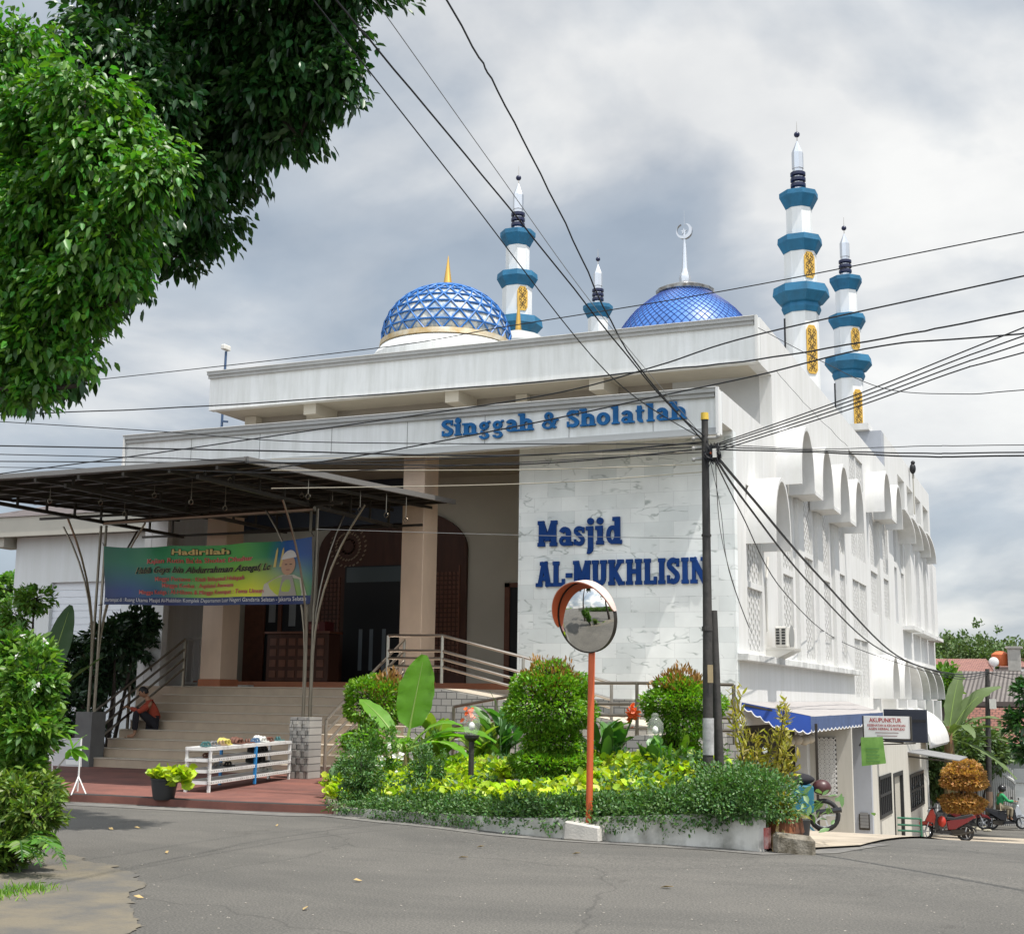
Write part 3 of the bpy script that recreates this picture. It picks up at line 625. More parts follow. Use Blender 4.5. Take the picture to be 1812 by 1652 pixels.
# ledge
m = MB(); m.box(XS-.02, XS+.22, YM+.05, 39.3, 2.36, 2.50); part(m, 'ledge', dirtw, bevel=.01)
# block on the roof
m = MB(); m.box(-8.5, XS-.02, 47.2, 47.79, 9.5, 11.16); part(m, 'upper_parapet_end', greyw)  # front face of the higher parapet, its shade painted in as grey
m = MB(); m.box(-8.4, XS-.4, 46.9, 47.9, 11.17, 11.4); part(m, 'roof_tank_slab', white)
# lattice panels
def lattice(y0, y1, z0, z1):
    m = MB(); x0, x1 = XS-.16, XS-.06; cw, ch = .155, .21
    ny = max(2, round((y1-y0-.04)/cw)); nz = max(2, round((z1-z0-.04)/ch)); dy, dz = (y1-y0)/ny, (z1-z0)/nz
    for j in range(ny+1): m.box(x0, x1, y0+j*dy-.024, y0+j*dy+.024, z0, z1)
    for j in range(ny):
        for k in range(nz+1):
            z = z0+(k+(.5 if j % 2 else 0))*dz
            if z < z1+.01:
                a = y0+j*dy+.0245; b_ = a+dy-.049
                m.add([(x0+.004,a,z-.035),(x0+.004,b_,z-.095),(x0+.004,b_,z-.025),(x0+.004,a,z+.035),(x1-.004,a,z-.035),(x1-.004,b_,z-.095),(x1-.004,b_,z-.025),(x1-.004,a,z+.035)],
                      [(0,1,2,3),(7,6,5,4),(0,4,5,1),(1,5,6,2),(2,6,7,3),(3,7,4,0)])
    return part(m, 'lattice_panel', white)
for (a, b_, zz) in holes:
    for (p, q) in zz:
        if b_-a < .85 and a > 49: 
            m = MB(); m.box(XS-.2, XS-.1, a, b_, p, q); part(m, 'recess_panel', greyw)
        else: lattice(a, b_, p, q)
    if b_-a > 2:
        m = MB(); m.box(XS-.2, XS-.02, (a+b_)/2-.07, (a+b_)/2+.07, 1.75, 9.1); part(m, 'mullion', white)

# ---- domes
def dome_lattice():
    c = Vector(at(790, 600, 'y', 33.5)); s = pxm(33.5)*1.02
    cx, cy = c.x, 33.5+0; r = 117*s; zb = at(790, 612, 'y', 33.5).z
    zt = at(790, 508, 'y', 33.5).z; H_ = zt-zb
    m = MB(); n = 20; prof = []
    Rs = r
    def q(phi, th): return (cx+Rs*math.sin(phi)*math.cos(th), cy+Rs*math.sin(phi)*math.sin(th), zb+H_*(math.cos(phi)-math.cos(1.67))/(1-math.cos(1.67)))
    rings = 9; P0 = [i*1.67/rings for i in range(rings+1)]
    nn = 24; 
    pr_ = [(Rs*.985*math.sin(p)+1e-3, (H_*(math.cos(p)-math.cos(1.67))/(1-math.cos(1.67)))*.985) for p in P0][::-1]
    m.lathe(pr_, (cx, cy, zb), 48); d = part(m, 'lattice_dome', domeg, smooth=True)
    m = MB()
    for i in range(1, rings+1):
        m.tube([q(P0[i], math.pi*2*k/48) for k in range(49)], .028, 5)
        for k in range(nn):
            off0 = .5*(i % 2); off1 = .5*((i-1) % 2)
            a = (k+off0)*2*math.pi/nn
            for sg in (-.5, .5): m.tube([q(P0[i], a), q(P0[i-1]+1e-3, a+sg*2*math.pi/nn)], .026, 4)
    part(m, 'blue_lattice', blued, d)
    m = MB(); m.lathe([(Rs*1.0,-.14),(Rs*1.03,-.12),(Rs*1.02,.03),(Rs*.97,.06)], (cx, cy, zb), 48); part(m, 'gold_ring', bronze, d, smooth='auto')
    m = MB(); m.lathe([(Rs*1.13,-1.6),(Rs*1.13,-.45),(Rs*1.02,-.16),(Rs*.9,-.14)], (cx, cy, zb), 48); part(m, 'drum', whiteD, d, smooth='auto')
    tip = at(793, 452, 'y', 33.5).z
    m = MB(); m.lathe([(.13,0),(.15,.1),(.12,.2),(.012,tip-zt),(.002,tip-zt+.05)], (cx, cy, zt-.05), 12); part(m, 'spike_finial', mat('gold_spike', (.55,.34,.08), .45, metal=.6), d, smooth='auto')
dome_lattice()
def dome_far():   # small turret dome behind the first dome
    c = at(917, 592, 'y', 38); m = MB(); s = pxm(38)
    m.lathe([(62*s,-1.2),(62*s,-.3),(40*s,.05),(16*s,.2),(.02,.24)], (c.x, 38, c.z-.12), 16); d = part(m, 'small_roof_dome', mat('grey_tin', (.34,.35,.34), .6), smooth='auto')
    m = MB(); m.lathe([(.1,0),(.10,.15),(.012,1.25)], (c.x, 38, c.z+.05), 10); part(m, 'spike_finial', MATS['gold_spike'], d)
dome_far()
def dome_blue():
    y = 44.8; c = at(1213, 590, 'y', y); s = pxm(y)*1.0; zt = at(1213, 520, 'y', y).z; cx = c.x
    pv = ((40,521),(47,525),(56,531),(65,538),(75,546.5),(85,556),(93,566),(101,577),(108,588),(114,602),(120,622))
    prof = [(r_*s*1.03, at(1213, v_, 'y', y).z) for r_, v_ in pv]; zb = 0; rings = len(prof)-1
    m = MB(); m.lathe(prof[::-1], (cx, y, 0), 64); d = part(m, 'blue_tiled_dome', dome2m, smooth=True)
    m = MB()
    for k in range(56):
        for sg in (-1, 1):
            pts = []
            for i in range(0, rings+1):
                th = 2*math.pi*k/56+sg*(i-rings)*.11; r_, z_ = prof[i]; pts.append((cx+(r_+.012)*math.cos(th), y+(r_+.012)*math.sin(th), zb+z_+.008))
            m.tube(pts, .010, 4)
    part(m, 'tile_joint', dome2l, d)
    m = MB(); m.lathe([(.90,-.10),(1.06,.04),(1.08,.15),(1.0,.19),(.70,.31),(.34,.44),(.22,.50),(.02,.52)], (cx, y, zt-.06), 16); part(m, 'steel_crown', mat('dark_reflection_steel', (.20,.17,.14), .25, metal=.8, col2=(.45,.44,.42), scale=5), d)  # crown steel coloured dark to carry the dark reflection on it
    z0 = zt+.38; m = MB(); m.lathe([(.20,0),(.23,.22),(.18,.38),(.15,.42),(.12,.6),(.035,2.0),(.03,2.05)], (cx, y, z0), 10); part(m, 'mast', spirem, d, smooth='auto')
    zc = at(1214, 409, 'y', y).z; ri = .30
    m = MB(); pts = []; 
    A = [(ri*math.cos(a), ri*math.sin(a)) for a in np.linspace(R(75), R(390), 30)]; B_ = [(.05+ri*.74*math.cos(a), .06+ri*.74*math.sin(a)) for a in np.linspace(R(390), R(75), 30)]
    A = [(ri*math.cos(a), ri*math.sin(a)) for a in np.linspace(R(115), R(425), 36)]; B_ = [(-.045+ri*.78*math.cos(a), .045+ri*.78*math.sin(a)) for a in np.linspace(R(425), R(115), 36)]
    for i in range(35):
        a0, a1, b0, b1 = A[i], A[i+1], B_[35-i], B_[34-i]
        m.add([(cx+p[0], yy, zc+p[1]) for yy in (y-.07, y+.07) for p in (a0, a1, b1, b0)], [(0,1,2,3),(7,6,5,4),(0,4,5,1),(1,5,6,2),(2,6,7,3),(3,7,4,0)])
    st_ = [((.13 if i % 2 == 0 else .05)*math.sin(i*math.pi/5)-.02, (.13 if i % 2 == 0 else .05)*math.cos(i*math.pi/5)+.0) for i in range(10)]
    m.prism([(cx+p[0], zc+p[1]) for p in st_], 'y', y-.02, y+.02); m.lathe([(.015,0),(.01,.55)], (cx, y, zc+.24), 6)
    part(m, 'crescent_and_star', chrome, d)
dome_blue()

# ---- minarets
def minaret(x, y):
    zz = lambda v: at(1413, v, 'y', 40.24).z
    s = (at(1450, 436, 'y', 40.24)-at(1413, 436, 'y', 40.24)).length/37; k8 = 1/math.cos(math.pi/8)
    def rr(px): return px*s/2*k8*.97
    rot = math.pi/8
    m = MB(); m.lathe([(rr(57), 0), (rr(57), zz(540)-9), ], (x, y, 9), 8, rot); m.lathe([(rr(55), zz(512)), (rr(55), zz(440))], (x, y, 0), 8, rot); m.lathe([(rr(44), zz(430)), (rr(44), zz(352))], (x, y, 0), 8, rot)
    sh = part(m, 'minaret', minw)
    def band(v0, v1, v2, w0, w1, w2, v3=None, w3=None):
        m = MB(); prof = [(rr(w2), zz(v2)), (rr(w1), zz(v1)), (rr(w0), zz(v0)), (rr(w0)*.9, zz(v0)+.02)]
        if v3: prof = [(rr(w3), zz(v3)), (rr(w3)*1.12, zz(v3)+.16), (rr(w3)*1.05, zz(v3)+.30)]+prof[0:]
        m.lathe(prof, (x, y, 0), 8, rot); return part(m, 'balcony_band', teal, sh)
    band(344, 352, 372, 66, 66, 45); band(424, 434, 451, 74, 76, 57); band(512, 526, 540, 92, 96, 72, 558, 60)
    m = MB()
    for v in (309, 319, 329): m.lathe([(rr(20), zz(v+4)), (rr(26), zz(v+2.5)), (rr(26), zz(v-2.5)), (rr(20), zz(v-4))], (x, y, 0), 16)
    part(m, 'black_ring', dblue, sh)
    m = MB(); m.lathe([(rr(18), zz(345)), (rr(18), zz(300)), (rr(20), zz(299)), (rr(20), zz(271)), (rr(1.5), zz(249))], (x, y, 0), 8, rot); part(m, 'spire', spirem, sh)
    m = MB(); m.ball((x, y, zz(238)), rr(11)/1.08, 14, 10); part(m, 'finial_ball', dblue, sh, smooth=True)
    m = MB(); m.lathe([(.02, 0), (.006, zz(215)-zz(249))], (x, y, zz(249)), 6); part(m, 'finial_rod', steel, sh)
    for (v0, v1, pw) in ((454, 500, 55), (583, 668, 57)):
        for ang in (-math.pi/2, 0, -math.pi/4):
            ap_ = pw*s/2*.97+.012; n_ = Vector((math.cos(ang), math.sin(ang), 0)); tg = Vector((-n_.y, n_.x, 0)); w_ = .19; z0, z1 = zz(v1), zz(v0)
            if ang != -math.pi/4: continue
            m = MB(); pts = [(-w_, z0+.12), (-w_*.6, z0), (w_*.6, z0), (w_, z0+.12), (w_, z1-.16), (w_*.5, z1), (-w_*.5, z1), (-w_, z1-.16)]
            c = Vector((x, y, 0))+n_*ap_
            m.add([c+tg*p[0]+Vector((0,0,p[1]))+n_*dd for dd in (-.01, .02) for p in pts], [tuple(range(8)), tuple(range(15, 7, -1))]+[(i, (i+1) % 8, (i+1) % 8+8, i+8)[::-1] for i in range(8)])
            g = part(m, 'gold_panel', goldm, sh)
            m = MB(); q = z0+.12; row = 0
            while q < z1-.1:
                big = row % 3 == 1
                for j in ((0,) if big else (-1, 1)):
                    for a_ in range(6 if big else 4):
                        aa = a_*2*math.pi/(6 if big else 4)+.4; rad = .05 if big else .035
                        cc = c+n_*.023+tg*(j*.085+rad*1.3*math.cos(aa))+Vector((0,0,q+rad*1.3*math.sin(aa))); m.obox(cc, tg*.017, n_*.003, (0,0,.019))
                if big: m.obox(c+n_*.023+Vector((0,0,q)), tg*.03, n_*.004, (0,0,.035))
                q += .105; row += 1
            part(m, 'perforation', goldd, g)
    m = MB(); m.box(x-rr(57)*.93-.02, x-rr(57)*.93+.03, y-.25, y-.15, zz(640), zz(565)); part(m, 'cable_duct', black, sh)
for x, y in ((-7.5, 40.24), (-7.5, 49.45), (-17.3, 40.24), (-17.6, 49.45)): minaret(x, y)

# ---- raised lettering: heavy slab-serif glyphs drawn as strokes (cap height 1)
def arc(cx, cz, rx, rz, a0, a1, n=12): return [(cx+rx*math.cos(R(a0+(a1-a0)*i/n)), cz+rz*math.sin(R(a0+(a1-a0)*i/n))) for i in range(n+1)]
def GL(th, sf, sh, X):     # th stem, sf serif overhang, sh serif height, X x-height
    h = th/2; k = 1-sh/2
    def st(x, z0, z1, w=None): return ([(x, z0), (x, z1)], w or th)
    def sr(x, z, w=None, dx=0.0): w = w or th+2*sf; return ([(x-w/2+dx, z), (x+w/2+dx, z)], sh)
    bo, to, xo = sh/2, 1-sh/2, X-sh/2
    bowl = lambda cx, w: (arc(cx, X/2, w/2-h*.8, X/2-th*.36, 0, 360, 20), th*.86)
    g = {}
    g['M'] = (.86, [st(.17,0,1), st(.69,0,1), ([(.17,.98),(.43,.22)], th*.85), ([(.69,.98),(.43,.22)], th*.85), sr(.17,bo), sr(.69,bo), sr(.15,to,th+sf), sr(.71,to,th+sf)])
    g['A'] = (.74, [([(.15,0),(.36,1.0)], th*.80), ([(.60,0),(.39,1.0)], th), ([(.22,.32),(.54,.32)], sh*1.1), sr(.14,bo), sr(.61,bo), sr(.36,to,th*1.6)])
    g['L'] = (.62, [st(.19,0,1), sr(.19,to), ([(.04,bo),(.60,bo)], sh), ([(.55,0),(.55,.30)], sh*.9)])
    g['-'] = (.34, [([(.02,.43),(.32,.43)], th*.8)])
    g['U'] = (.74, [st(.18,.3,1), st(.57,.3,1), (arc(.375,.30,.195,.30-h*.8,180,360,12), th*.98), sr(.18,to), sr(.57,to)])
    g['K'] = (.80, [st(.19,0,1), ([(.24,.40),(.60,.95)], th*.72), ([(.33,.50),(.62,.04)], th*1.0), sr(.19,bo), sr(.19,to), sr(.64,bo,th+sf*1.6), sr(.60,to,th+sf*1.6)])
    g['H'] = (.80, [st(.19,0,1), st(.61,0,1), ([(.19,.52),(.61,.52)], sh*1.2), sr(.19,bo), sr(.61,bo), sr(.19,to), sr(.61,to)])
    g['I'] = (.40, [st(.20,0,1), sr(.20,bo), sr(.20,to)])
    g['N'] = (.80, [st(.17,0,1,th*.7), st(.64,0,1,th*.7), ([(.14,.97),(.66,.03)], th*1.05), sr(.17,bo), sr(.15,to,th+sf*1.4), sr(.64,to)])
    g['S'] = (.60, [(arc(.30,.735,.19,.265-h*.8,40,180,9)+[(.14,.66)]+[(.30,.52),(.44,.40)]+arc(.30,.27,.18,.27-h*.8,20,-140,10), th*.92), ([(.50,.66),(.50,.98)], sh*.8), ([(.08,.02),(.08,.34)], sh*.8)])
    g['i'] = (.40, [st(.19,0,X), sr(.19,bo), sr(.13,xo,th+sf), ([(.19,X+.19)], th*.62)])
    g['j'] = (.38, [([(.20,X),(.20,-.14)]+arc(.10,-.14,.10,.10,0,-110,6), th*.95), sr(.14,xo,th+sf), ([(.20,X+.19)], th*.62)])
    g['a'] = (.62, [([(.44,.0),(.44,X*.62)]+arc(.29,X*.66,.15,X*.34-h*.7,0,165,8), th*.92), (arc(.27,X*.27,.15,X*.27-h*.55,0,360,14), th*.62), sr(.50,bo,th+sf*.6)])
    g['s'] = (.50, [(arc(.25,X*.74,.15,X*.26-h*.5,35,185,8)+[(.25,X*.53),(.37,X*.38)]+arc(.25,X*.27,.15,X*.27-h*.5,15,-150,9), th*.72), ([(.42,X*.66),(.42,X*.97)], sh*.6), ([(.07,.02),(.07,X*.34)], sh*.6)])
    g['d'] = (.66, [st(.48,0,1.04), (arc(.28,X/2,.17,X/2-h*.7,0,360,18), th*.72), sr(.42,1.04-sh/2,th+sf), sr(.54,bo,th+sf*.6)])
    g['n'] = (.72, [st(.18,0,X), ([(.54,0),(.54,X*.6)]+arc(.37,X*.6,.17,X*.4-h*.8,0,150,8), th*.92), sr(.18,bo), sr(.54,bo), sr(.12,xo,th+sf)])
    g['h'] = (.72, [st(.18,0,1.04), ([(.54,0),(.54,X*.6)]+arc(.37,X*.6,.17,X*.4-h*.8,0,150,8), th*.92), sr(.18,bo), sr(.54,bo), sr(.12,1.04-sh/2,th+sf)])
    g['g'] = (.62, [(arc(.29,X*.66,.15,X*.34-h*.6,0,360,16), th*.7), ([(.45,X*.95),(.58,X*.98)], sh), ([(.20,X*.28),(.16,X*.10),(.40,X*.04),(.46,-.10)]+arc(.30,-.14,.17,.13,10,-190,9), th*.6)])
    g['o'] = (.62, [(arc(.30,X/2,.20,X/2-h*.7,0,360,20), th*.88)])
    g['l'] = (.38, [st(.20,0,1.04), sr(.20,bo), sr(.14,1.04-sh/2,th+sf)])
    g['t'] = (.46, [([(.20,X+.24),(.20,.20)]+arc(.31,.20,.11,.20-h*.7,180,290,6), th*.92), ([(.04,xo),(.40,xo)], sh)])
    g['&'] = (.84, [(arc(.36,.76,.13,.24-h*.6,-40,220,10)+[(.40,.40),(.66,.04)], th*.68), ([(.50,.60),(.20,.40)]+arc(.32,.24,.20,.24-h*.5,150,330,9)+[(.60,.30),(.66,.52)], th*.62), ([(.54,.52),(.80,.52)], sh)])
    return g
def stroke(m, pts, w, x0, z0, kx, kz, slope, y, d0):
    n = len(pts); L_, R_ = [], []
    if n == 1:
        c = pts[0]; m.prism([(x0+(c[0]+w*math.cos(a))*kx, z0+(c[1]+w*kx/kz*1.0*math.sin(a))*kz) for a in np.linspace(0, 6.283, 17)[:-1]], 'y', d0, y); return
    for i in range(n):
        a = Vector(pts[max(i-1,0)]); b_ = Vector(pts[min(i+1,n-1)])
        if (Vector(pts[0])-Vector(pts[-1])).length < .02 and i in (0, n-1): a = Vector(pts[-2]); b_ = Vector(pts[1])
        t_ = (b_-a).normalized(); nn_ = Vector((-t_.y, t_.x)); p = Vector(pts[i]); L_.append(p+nn_*w/2); R_.append(p-nn_*w/2)
    def W_(p, dy): X_ = x0+p[0]*kx; return (X_, dy, z0+p[1]*kz+slope*(X_-x0_all[0]))
    vs = [W_(p, d0) for p in L_]+[W_(p, d0) for p in R_]+[W_(p, y) for p in L_]+[W_(p, y) for p in R_]; fs = []
    for i in range(n-1): fs += [(i, n+i, n+i+1, i+1), (i, i+1, 2*n+i+1, 2*n+i), (n+i, 3*n+i, 3*n+i+1, n+i+1)]
    fs += [(0, 2*n, 3*n, n), (n-1, 2*n-1, 4*n-1, 3*n-1)]; m.add(vs, fs)
x0_all = [0]
def L2(txt, u0, v0, u1, v1, capv, y, mt, depth=.05, th=.225, sf=.045, sh=.15, X=.72, space=.025):
    a = at(u0, v0, 'y', y); b_ = at(u1, v1, 'y', y); z = (a.z+b_.z)/2; H_ = at(u0, capv, 'y', y).z-a.z; g = GL(th, sf, sh, X)
    tot = sum((.30 if c == ' ' else g[c][0]+space) for c in txt)-space; k = (b_.x-a.x)/tot; x = a.x; x0_all[0] = a.x; sl = 0
    for ch in txt:
        if ch == ' ': x += .30*k; continue
        m = MB(); w_, ss = g[ch]
        for j, (pts, w) in enumerate(ss): stroke(m, pts, w, x, z, k, H_, sl, y-.002, y-depth-.0015*j)
        m.build('letter', mt, M0); x += (w_+space)*k
L2('Masjid', 952, 967, 1101, 962.5, 922, YM-.02, bluep)
L2('AL-MUKHLISIN', 950, 1037, 1254, 1033, 993, YM-.02, bluep)
L2('Singgah & Sholatlah', 782, 771.5, 1217, 743, 743, YF-.002, bluel, th=.215, sf=.06, sh=.11, space=.02)
# ================================================================= ALONG THE SIDE STREET (lower storey)
XA = -5.1
def zg(x, y): return ground(x, y)
m = MB(); m.box(-9.0, -6.1, 32.2, 32.4, -3, 1.12); part(m, 'carport_back_wall', mat('carport_grey', (.17,.16,.15), .85, var=.2, scale=1.5))
m = MB(); m.box(-9.2, -9.0, 25.3, 32.2, -3, 1.12); m.box(-9, XS-.001, 25.3, 25.5, -3, 1.1); part(m, 'carport_inner_wall', MATS['carport_grey'])
m = MB(); m.box(-9.2, XS-.001, 25.25, 32.2, 1.121, 1.22); part(m, 'carport_ceiling', soff)
m = MB(); m.box(-6.1, -5.66, 32.2, 32.35, -1.9, 1.15); m.box(-5.66, XA, 32.2, 32.35, -1.9, 1.15)
fp = part(m, 'annex_front_wall', mat('annex_paint', (.50,.48,.43), .8, streak=.15))
T_an = MATS['annex_paint']
# lattice vent (front-facing) on the pier
def xz(u, v, y): p = at(u, v, 'y', y); return p.x, p.z
(xa, za), (xb, zb) = xz(1449, 1405, 32.18), xz(1479, 1305, 32.18)
m = MB(); m.box(xa, xb, 32.17, 32.199, za, zb); ve = part(m, 'vent_shade_panel', mat('vent_hole_shade', (.03,.028,.026), .8))  # flat dark panel; the shade behind the lattice is put into its colour
m = MB(); dxv = (xb-xa)/4; nzv = int((zb-za)/dxv); dzv = (zb-za)/nzv
for i in range(4):
    for j in range(nzv):
        c = ((xa+(i+.5)*dxv), 32.15, za+(j+.5)*dzv)
        m.obox(c, (dxv*.5,0,dzv*.5), (0,.012,0), (-.011,0,.011)); m.obox(c, (-dxv*.5,0,dzv*.5), (0,.010,0), (.011,0,.011))
        m.box(c[0]-dxv/2, c[0]+dxv/2, 32.136, 32.16, c[2]-dzv/2-.014, c[2]-dzv/2+.014); m.box(c[0]-dxv/2-.014, c[0]-dxv/2+.014, 32.135, 32.161, c[2]-dzv/2, c[2]+dzv/2)
part(m, 'vent_lattice', white, ve)
m = MB(); m.box(XA-.16, XA, 32.35, 34.6, 1.0, 1.3); part(m, 'annex_beam', T_an)
YA2 = 35.2
m = MB(); m.box(-6.2, XA, YA2, YA2+.2, -3, 1.15); part(m, 'annex_recess_wall', greyw)  # set-back front face; the grey colour carries its shade
(xa, za), (xb, zb) = xz(1521, 1467, YA2), xz(1539, 1440, YA2)
m = MB(); m.box(xa, xb, YA2-.03, YA2-.002, za, zb); lv = part(m, 'louvre', frame); m = MB()
for i in range(5): m.box(xa+.03, xb-.03, YA2-.045, YA2-.031, za+.05+i*(zb-za)/5, za+.12+i*(zb-za)/5)
part(m, 'louvre_slat', mat('slat_grey', (.2,.2,.2), .6), lv)
def yz(u, v, x=XA): p = at(u, v, 'x', x); return p.y, p.z
# street side wall of the annex with window and door openings
ye = yz(1640, 1400)[0]
w1 = (yz(1556, 1410)[0], yz(1577, 1410)[0]); w2 = (yz(1611, 1410)[0], yz(1635, 1410)[0]); dd_ = (yz(1582, 1420)[0], yz(1599, 1420)[0])
zw1 = (yz(1558, 1449)[1], yz(1556, 1373)[1]); zw2 = (yz(1613, 1435)[1], yz(1611, 1370)[1])
m = MB(); zt_ = 1.15
y = YA2+.201
for (a, b_, z0, z1) in ((w1[0], w1[1], zw1[0], zw1[1]), (dd_[0], dd_[1], -3, zw1[1]-.05), (w2[0], w2[1], zw2[0], zw2[1])):
    m.box(XA-.2, XA, y, a, -3.9, zt_); m.box(XA-.2, XA, a, b_, z1, zt_)
    if z0 > -2.9: m.box(XA-.2, XA, a, b_, -3.9, z0)
    y = b_
m.box(XA-.2, XA, y, ye, -3.9, zt_); m.box(-6.0, XA, ye, ye+.2, -3.9, zt_); m.box(XS, XA-.2, YA2+.2, ye, .95, zt_)
part(m, 'annex_side_wall', T_an)
for (a, b_, z0, z1) in ((w1[0], w1[1], zw1[0], zw1[1]), (w2[0], w2[1], zw2[0], zw2[1])):
    m = MB(); m.box(XA-.02, XA+.03, a, b_, z0, z0+.09); m.box(XA-.02, XA+.03, a, b_, z1-.09, z1); m.box(XA-.02, XA+.03, a, a+.1, z0+.09, z1-.09); m.box(XA-.02, XA+.03, b_-.1, b_, z0+.09, z1-.09)
    nb = 5
    for i in range(1, nb+1): yy = a+.1+(b_-a-.2)*i/(nb+1); m.box(XA-.015, XA+.025, yy-.04, yy+.04, z0+.09, z1-.09)
    m.box(XA-.014, XA+.024, a+.1, b_-.1, z1-.55, z1-.48)
    f = part(m, 'grille_window', dwin); m = MB(); m.box(XA-.12, XA-.09, a, b_, z0, z1); part(m, 'pane', wglass, f)
a, b_ = dd_; m = MB(); z1 = zw1[1]-.05; m.box(XA-.06, XA+.02, a, a+.16, -3.3, z1); m.box(XA-.06, XA+.02, b_-.16, b_, -3.3, z1); m.box(XA-.06, XA+.02, a+.16, b_-.16, z1-.12, z1); f = part(m, 'street_door', dwin)
m = MB(); m.box(XA-.10, XA-.07, a+.16, b_-.16, -3.3, z1-.12); part(m, 'door_leaf', mat('door_cream', (.38,.36,.31), .7), f)
m = MB(); m.box(XA-.068, XA-.06, a+.25, a+.75, z1-1.0, z1-.6); part(m, 'door_notice', paper, f)
# last barrel canopy low on the wall
m = MB(); o_ = len(m.v)
yb0, yb1 = 46.5, 53.0; n = 16; R0 = 1.0
for i in range(n+1):
    a = math.pi*.5*i/n; x = XS-.02+1.35*math.sin(a); z = .18+1.25*math.cos(a)
    m.v += [(x, yb0, z), (x, yb1, z), (x-.06*math.sin(a), yb0, z-.08), (x-.06*math.sin(a), yb1, z-.08)]
for i in range(n): k = o_+4*i; m.f += [(k, k+1, k+5, k+4), (k+2, k+6, k+7, k+3), (k, k+4, k+6, k+2), (k+1, k+3, k+7, k+5)]
part(m, 'barrel_canopy', hoodw, smooth='auto')

# ---- blue awning
pts = dict(wl=at(1311, 1240, 'x', XS), wr=at(1563, 1249, 'x', XS))
T = thing('blue_awning', 'long fabric awning with blue scalloped valance below the white side wall', 'awning', (-5.4, 29, 1.3))
ax_, zt2 = -4.75, 1.33
p0 = Vector((XS+.03, 26.0, 1.62)); 
cnr = at(1434, 1266, 'y', 27.2); ax_ = cnr.x; zf = cnr.z
far = at(1562, 1259, 'x', ax_); yfar = min(far.y, 40)
ynear = 27.2; wz = at(1311, 1242, 'x', XS).z; ynw = at(1311, 1242, 'x', XS).y
m = MB(); A_ = Vector((XS+.02, ynw, wz)); B_ = Vector((ax_, ynear, zf)); C_ = Vector((ax_, yfar, far.z)); D_ = Vector((XS+.02, yfar, wz+.05))
nseg = 14; 
for i in range(nseg):
    t0, t1 = i/nseg, (i+1)/nseg; sag = lambda t: -.03*abs(math.sin(t*math.pi*5))
    a0, a1 = A_.lerp(D_, t0), A_.lerp(D_, t1); b0, b1 = B_.lerp(C_, t0)+Vector((0,0,sag(t0))), B_.lerp(C_, t1)+Vector((0,0,sag(t1)))
    m.add([a0, a1, b1, b0, a0-Vector((0,0,.02)), a1-Vector((0,0,.02)), b1-Vector((0,0,.02)), b0-Vector((0,0,.02))], [(0,3,2,1),(4,5,6,7),(0,1,5,4),(2,3,7,6)])
m.build('awning_top', awng, T, smooth=False)
def valance(a, b_, h, n, nm, mt, wavy=.05, hw=None):
    m = MB(); m2 = MB(); K = n*8; d = (b_-a).normalized(); nn_ = Vector((-d.y, d.x, 0)).normalized()*.006; prev = None
    for i in range(K+1):
        t = i/K; p = a.lerp(b_, t); hh = (hw(t) if hw else h); q = p-Vector((0,0,hh+wavy*abs(math.sin(t*n*math.pi)))); p = p+Vector((0,0,.003))
        if prev: 
            m.add([prev[0]-nn_, p-nn_, q-nn_, prev[1]-nn_, prev[0]+nn_, p+nn_, q+nn_, prev[1]+nn_], [(0,1,2,3),(7,6,5,4),(3,2,6,7),(0,4,5,1)])
            m2.bar(prev[1], q, .018, .018)
        prev = (p, q)
    v = m.build('valance', mt, T); m2.build('piping', awnw, v); return v
valance(A_-Vector((0,0,.01)), B_-Vector((0,0,.01)), .3, 8, 'side', awnb, hw=lambda t: .05+.26*min(1, t*2.2))
valance(B_-Vector((0,0,.02)), C_-Vector((0,0,.02)), .26, 22, 'front', mat('awning_blue_faded', (.06,.10,.22), .8, var=.3, scale=5), .05)
m = MB(); m.bar(at(1444, 1280, 'y', 27.3), Vector((at(1444, 1280, 'y', 27.3).x, 27.3, ground(-4.9, 27.3))), .05); m.build('awning_post', frame, T)
m = MB(); m.bar(B_-Vector((.03,0,.04)), C_-Vector((.03,0,.04)), .04); m.bar(A_+Vector((.03,.05,-.05)), B_+Vector((-.02,.05,-.05)), .04); m.build('awning_frame', frame, T)
# cream ball lamps under the awning
T = thing('paper_lamp_cluster', 'row of round cream lampshades hanging under the blue awning', 'lamp', (-5.6, 28.5, .9))
for i, (u, v) in enumerate(((1385,1306),(1397,1311),(1411,1308),(1423,1309),(1432,1306))):
    p = at(u, v, 'y', 28.5+i*.1); m = MB(); m.ball(p, .13, 12, 8, (1,1,.85)); m.lathe([(.01,0),(.01,.35)], (p.x, p.y, p.z), 5); m.build('lamp_shade', mat('cream_shade%d' % i, (.42,.38,.31), .8) if i == 0 else MATS['cream_shade0'], T, smooth='auto')
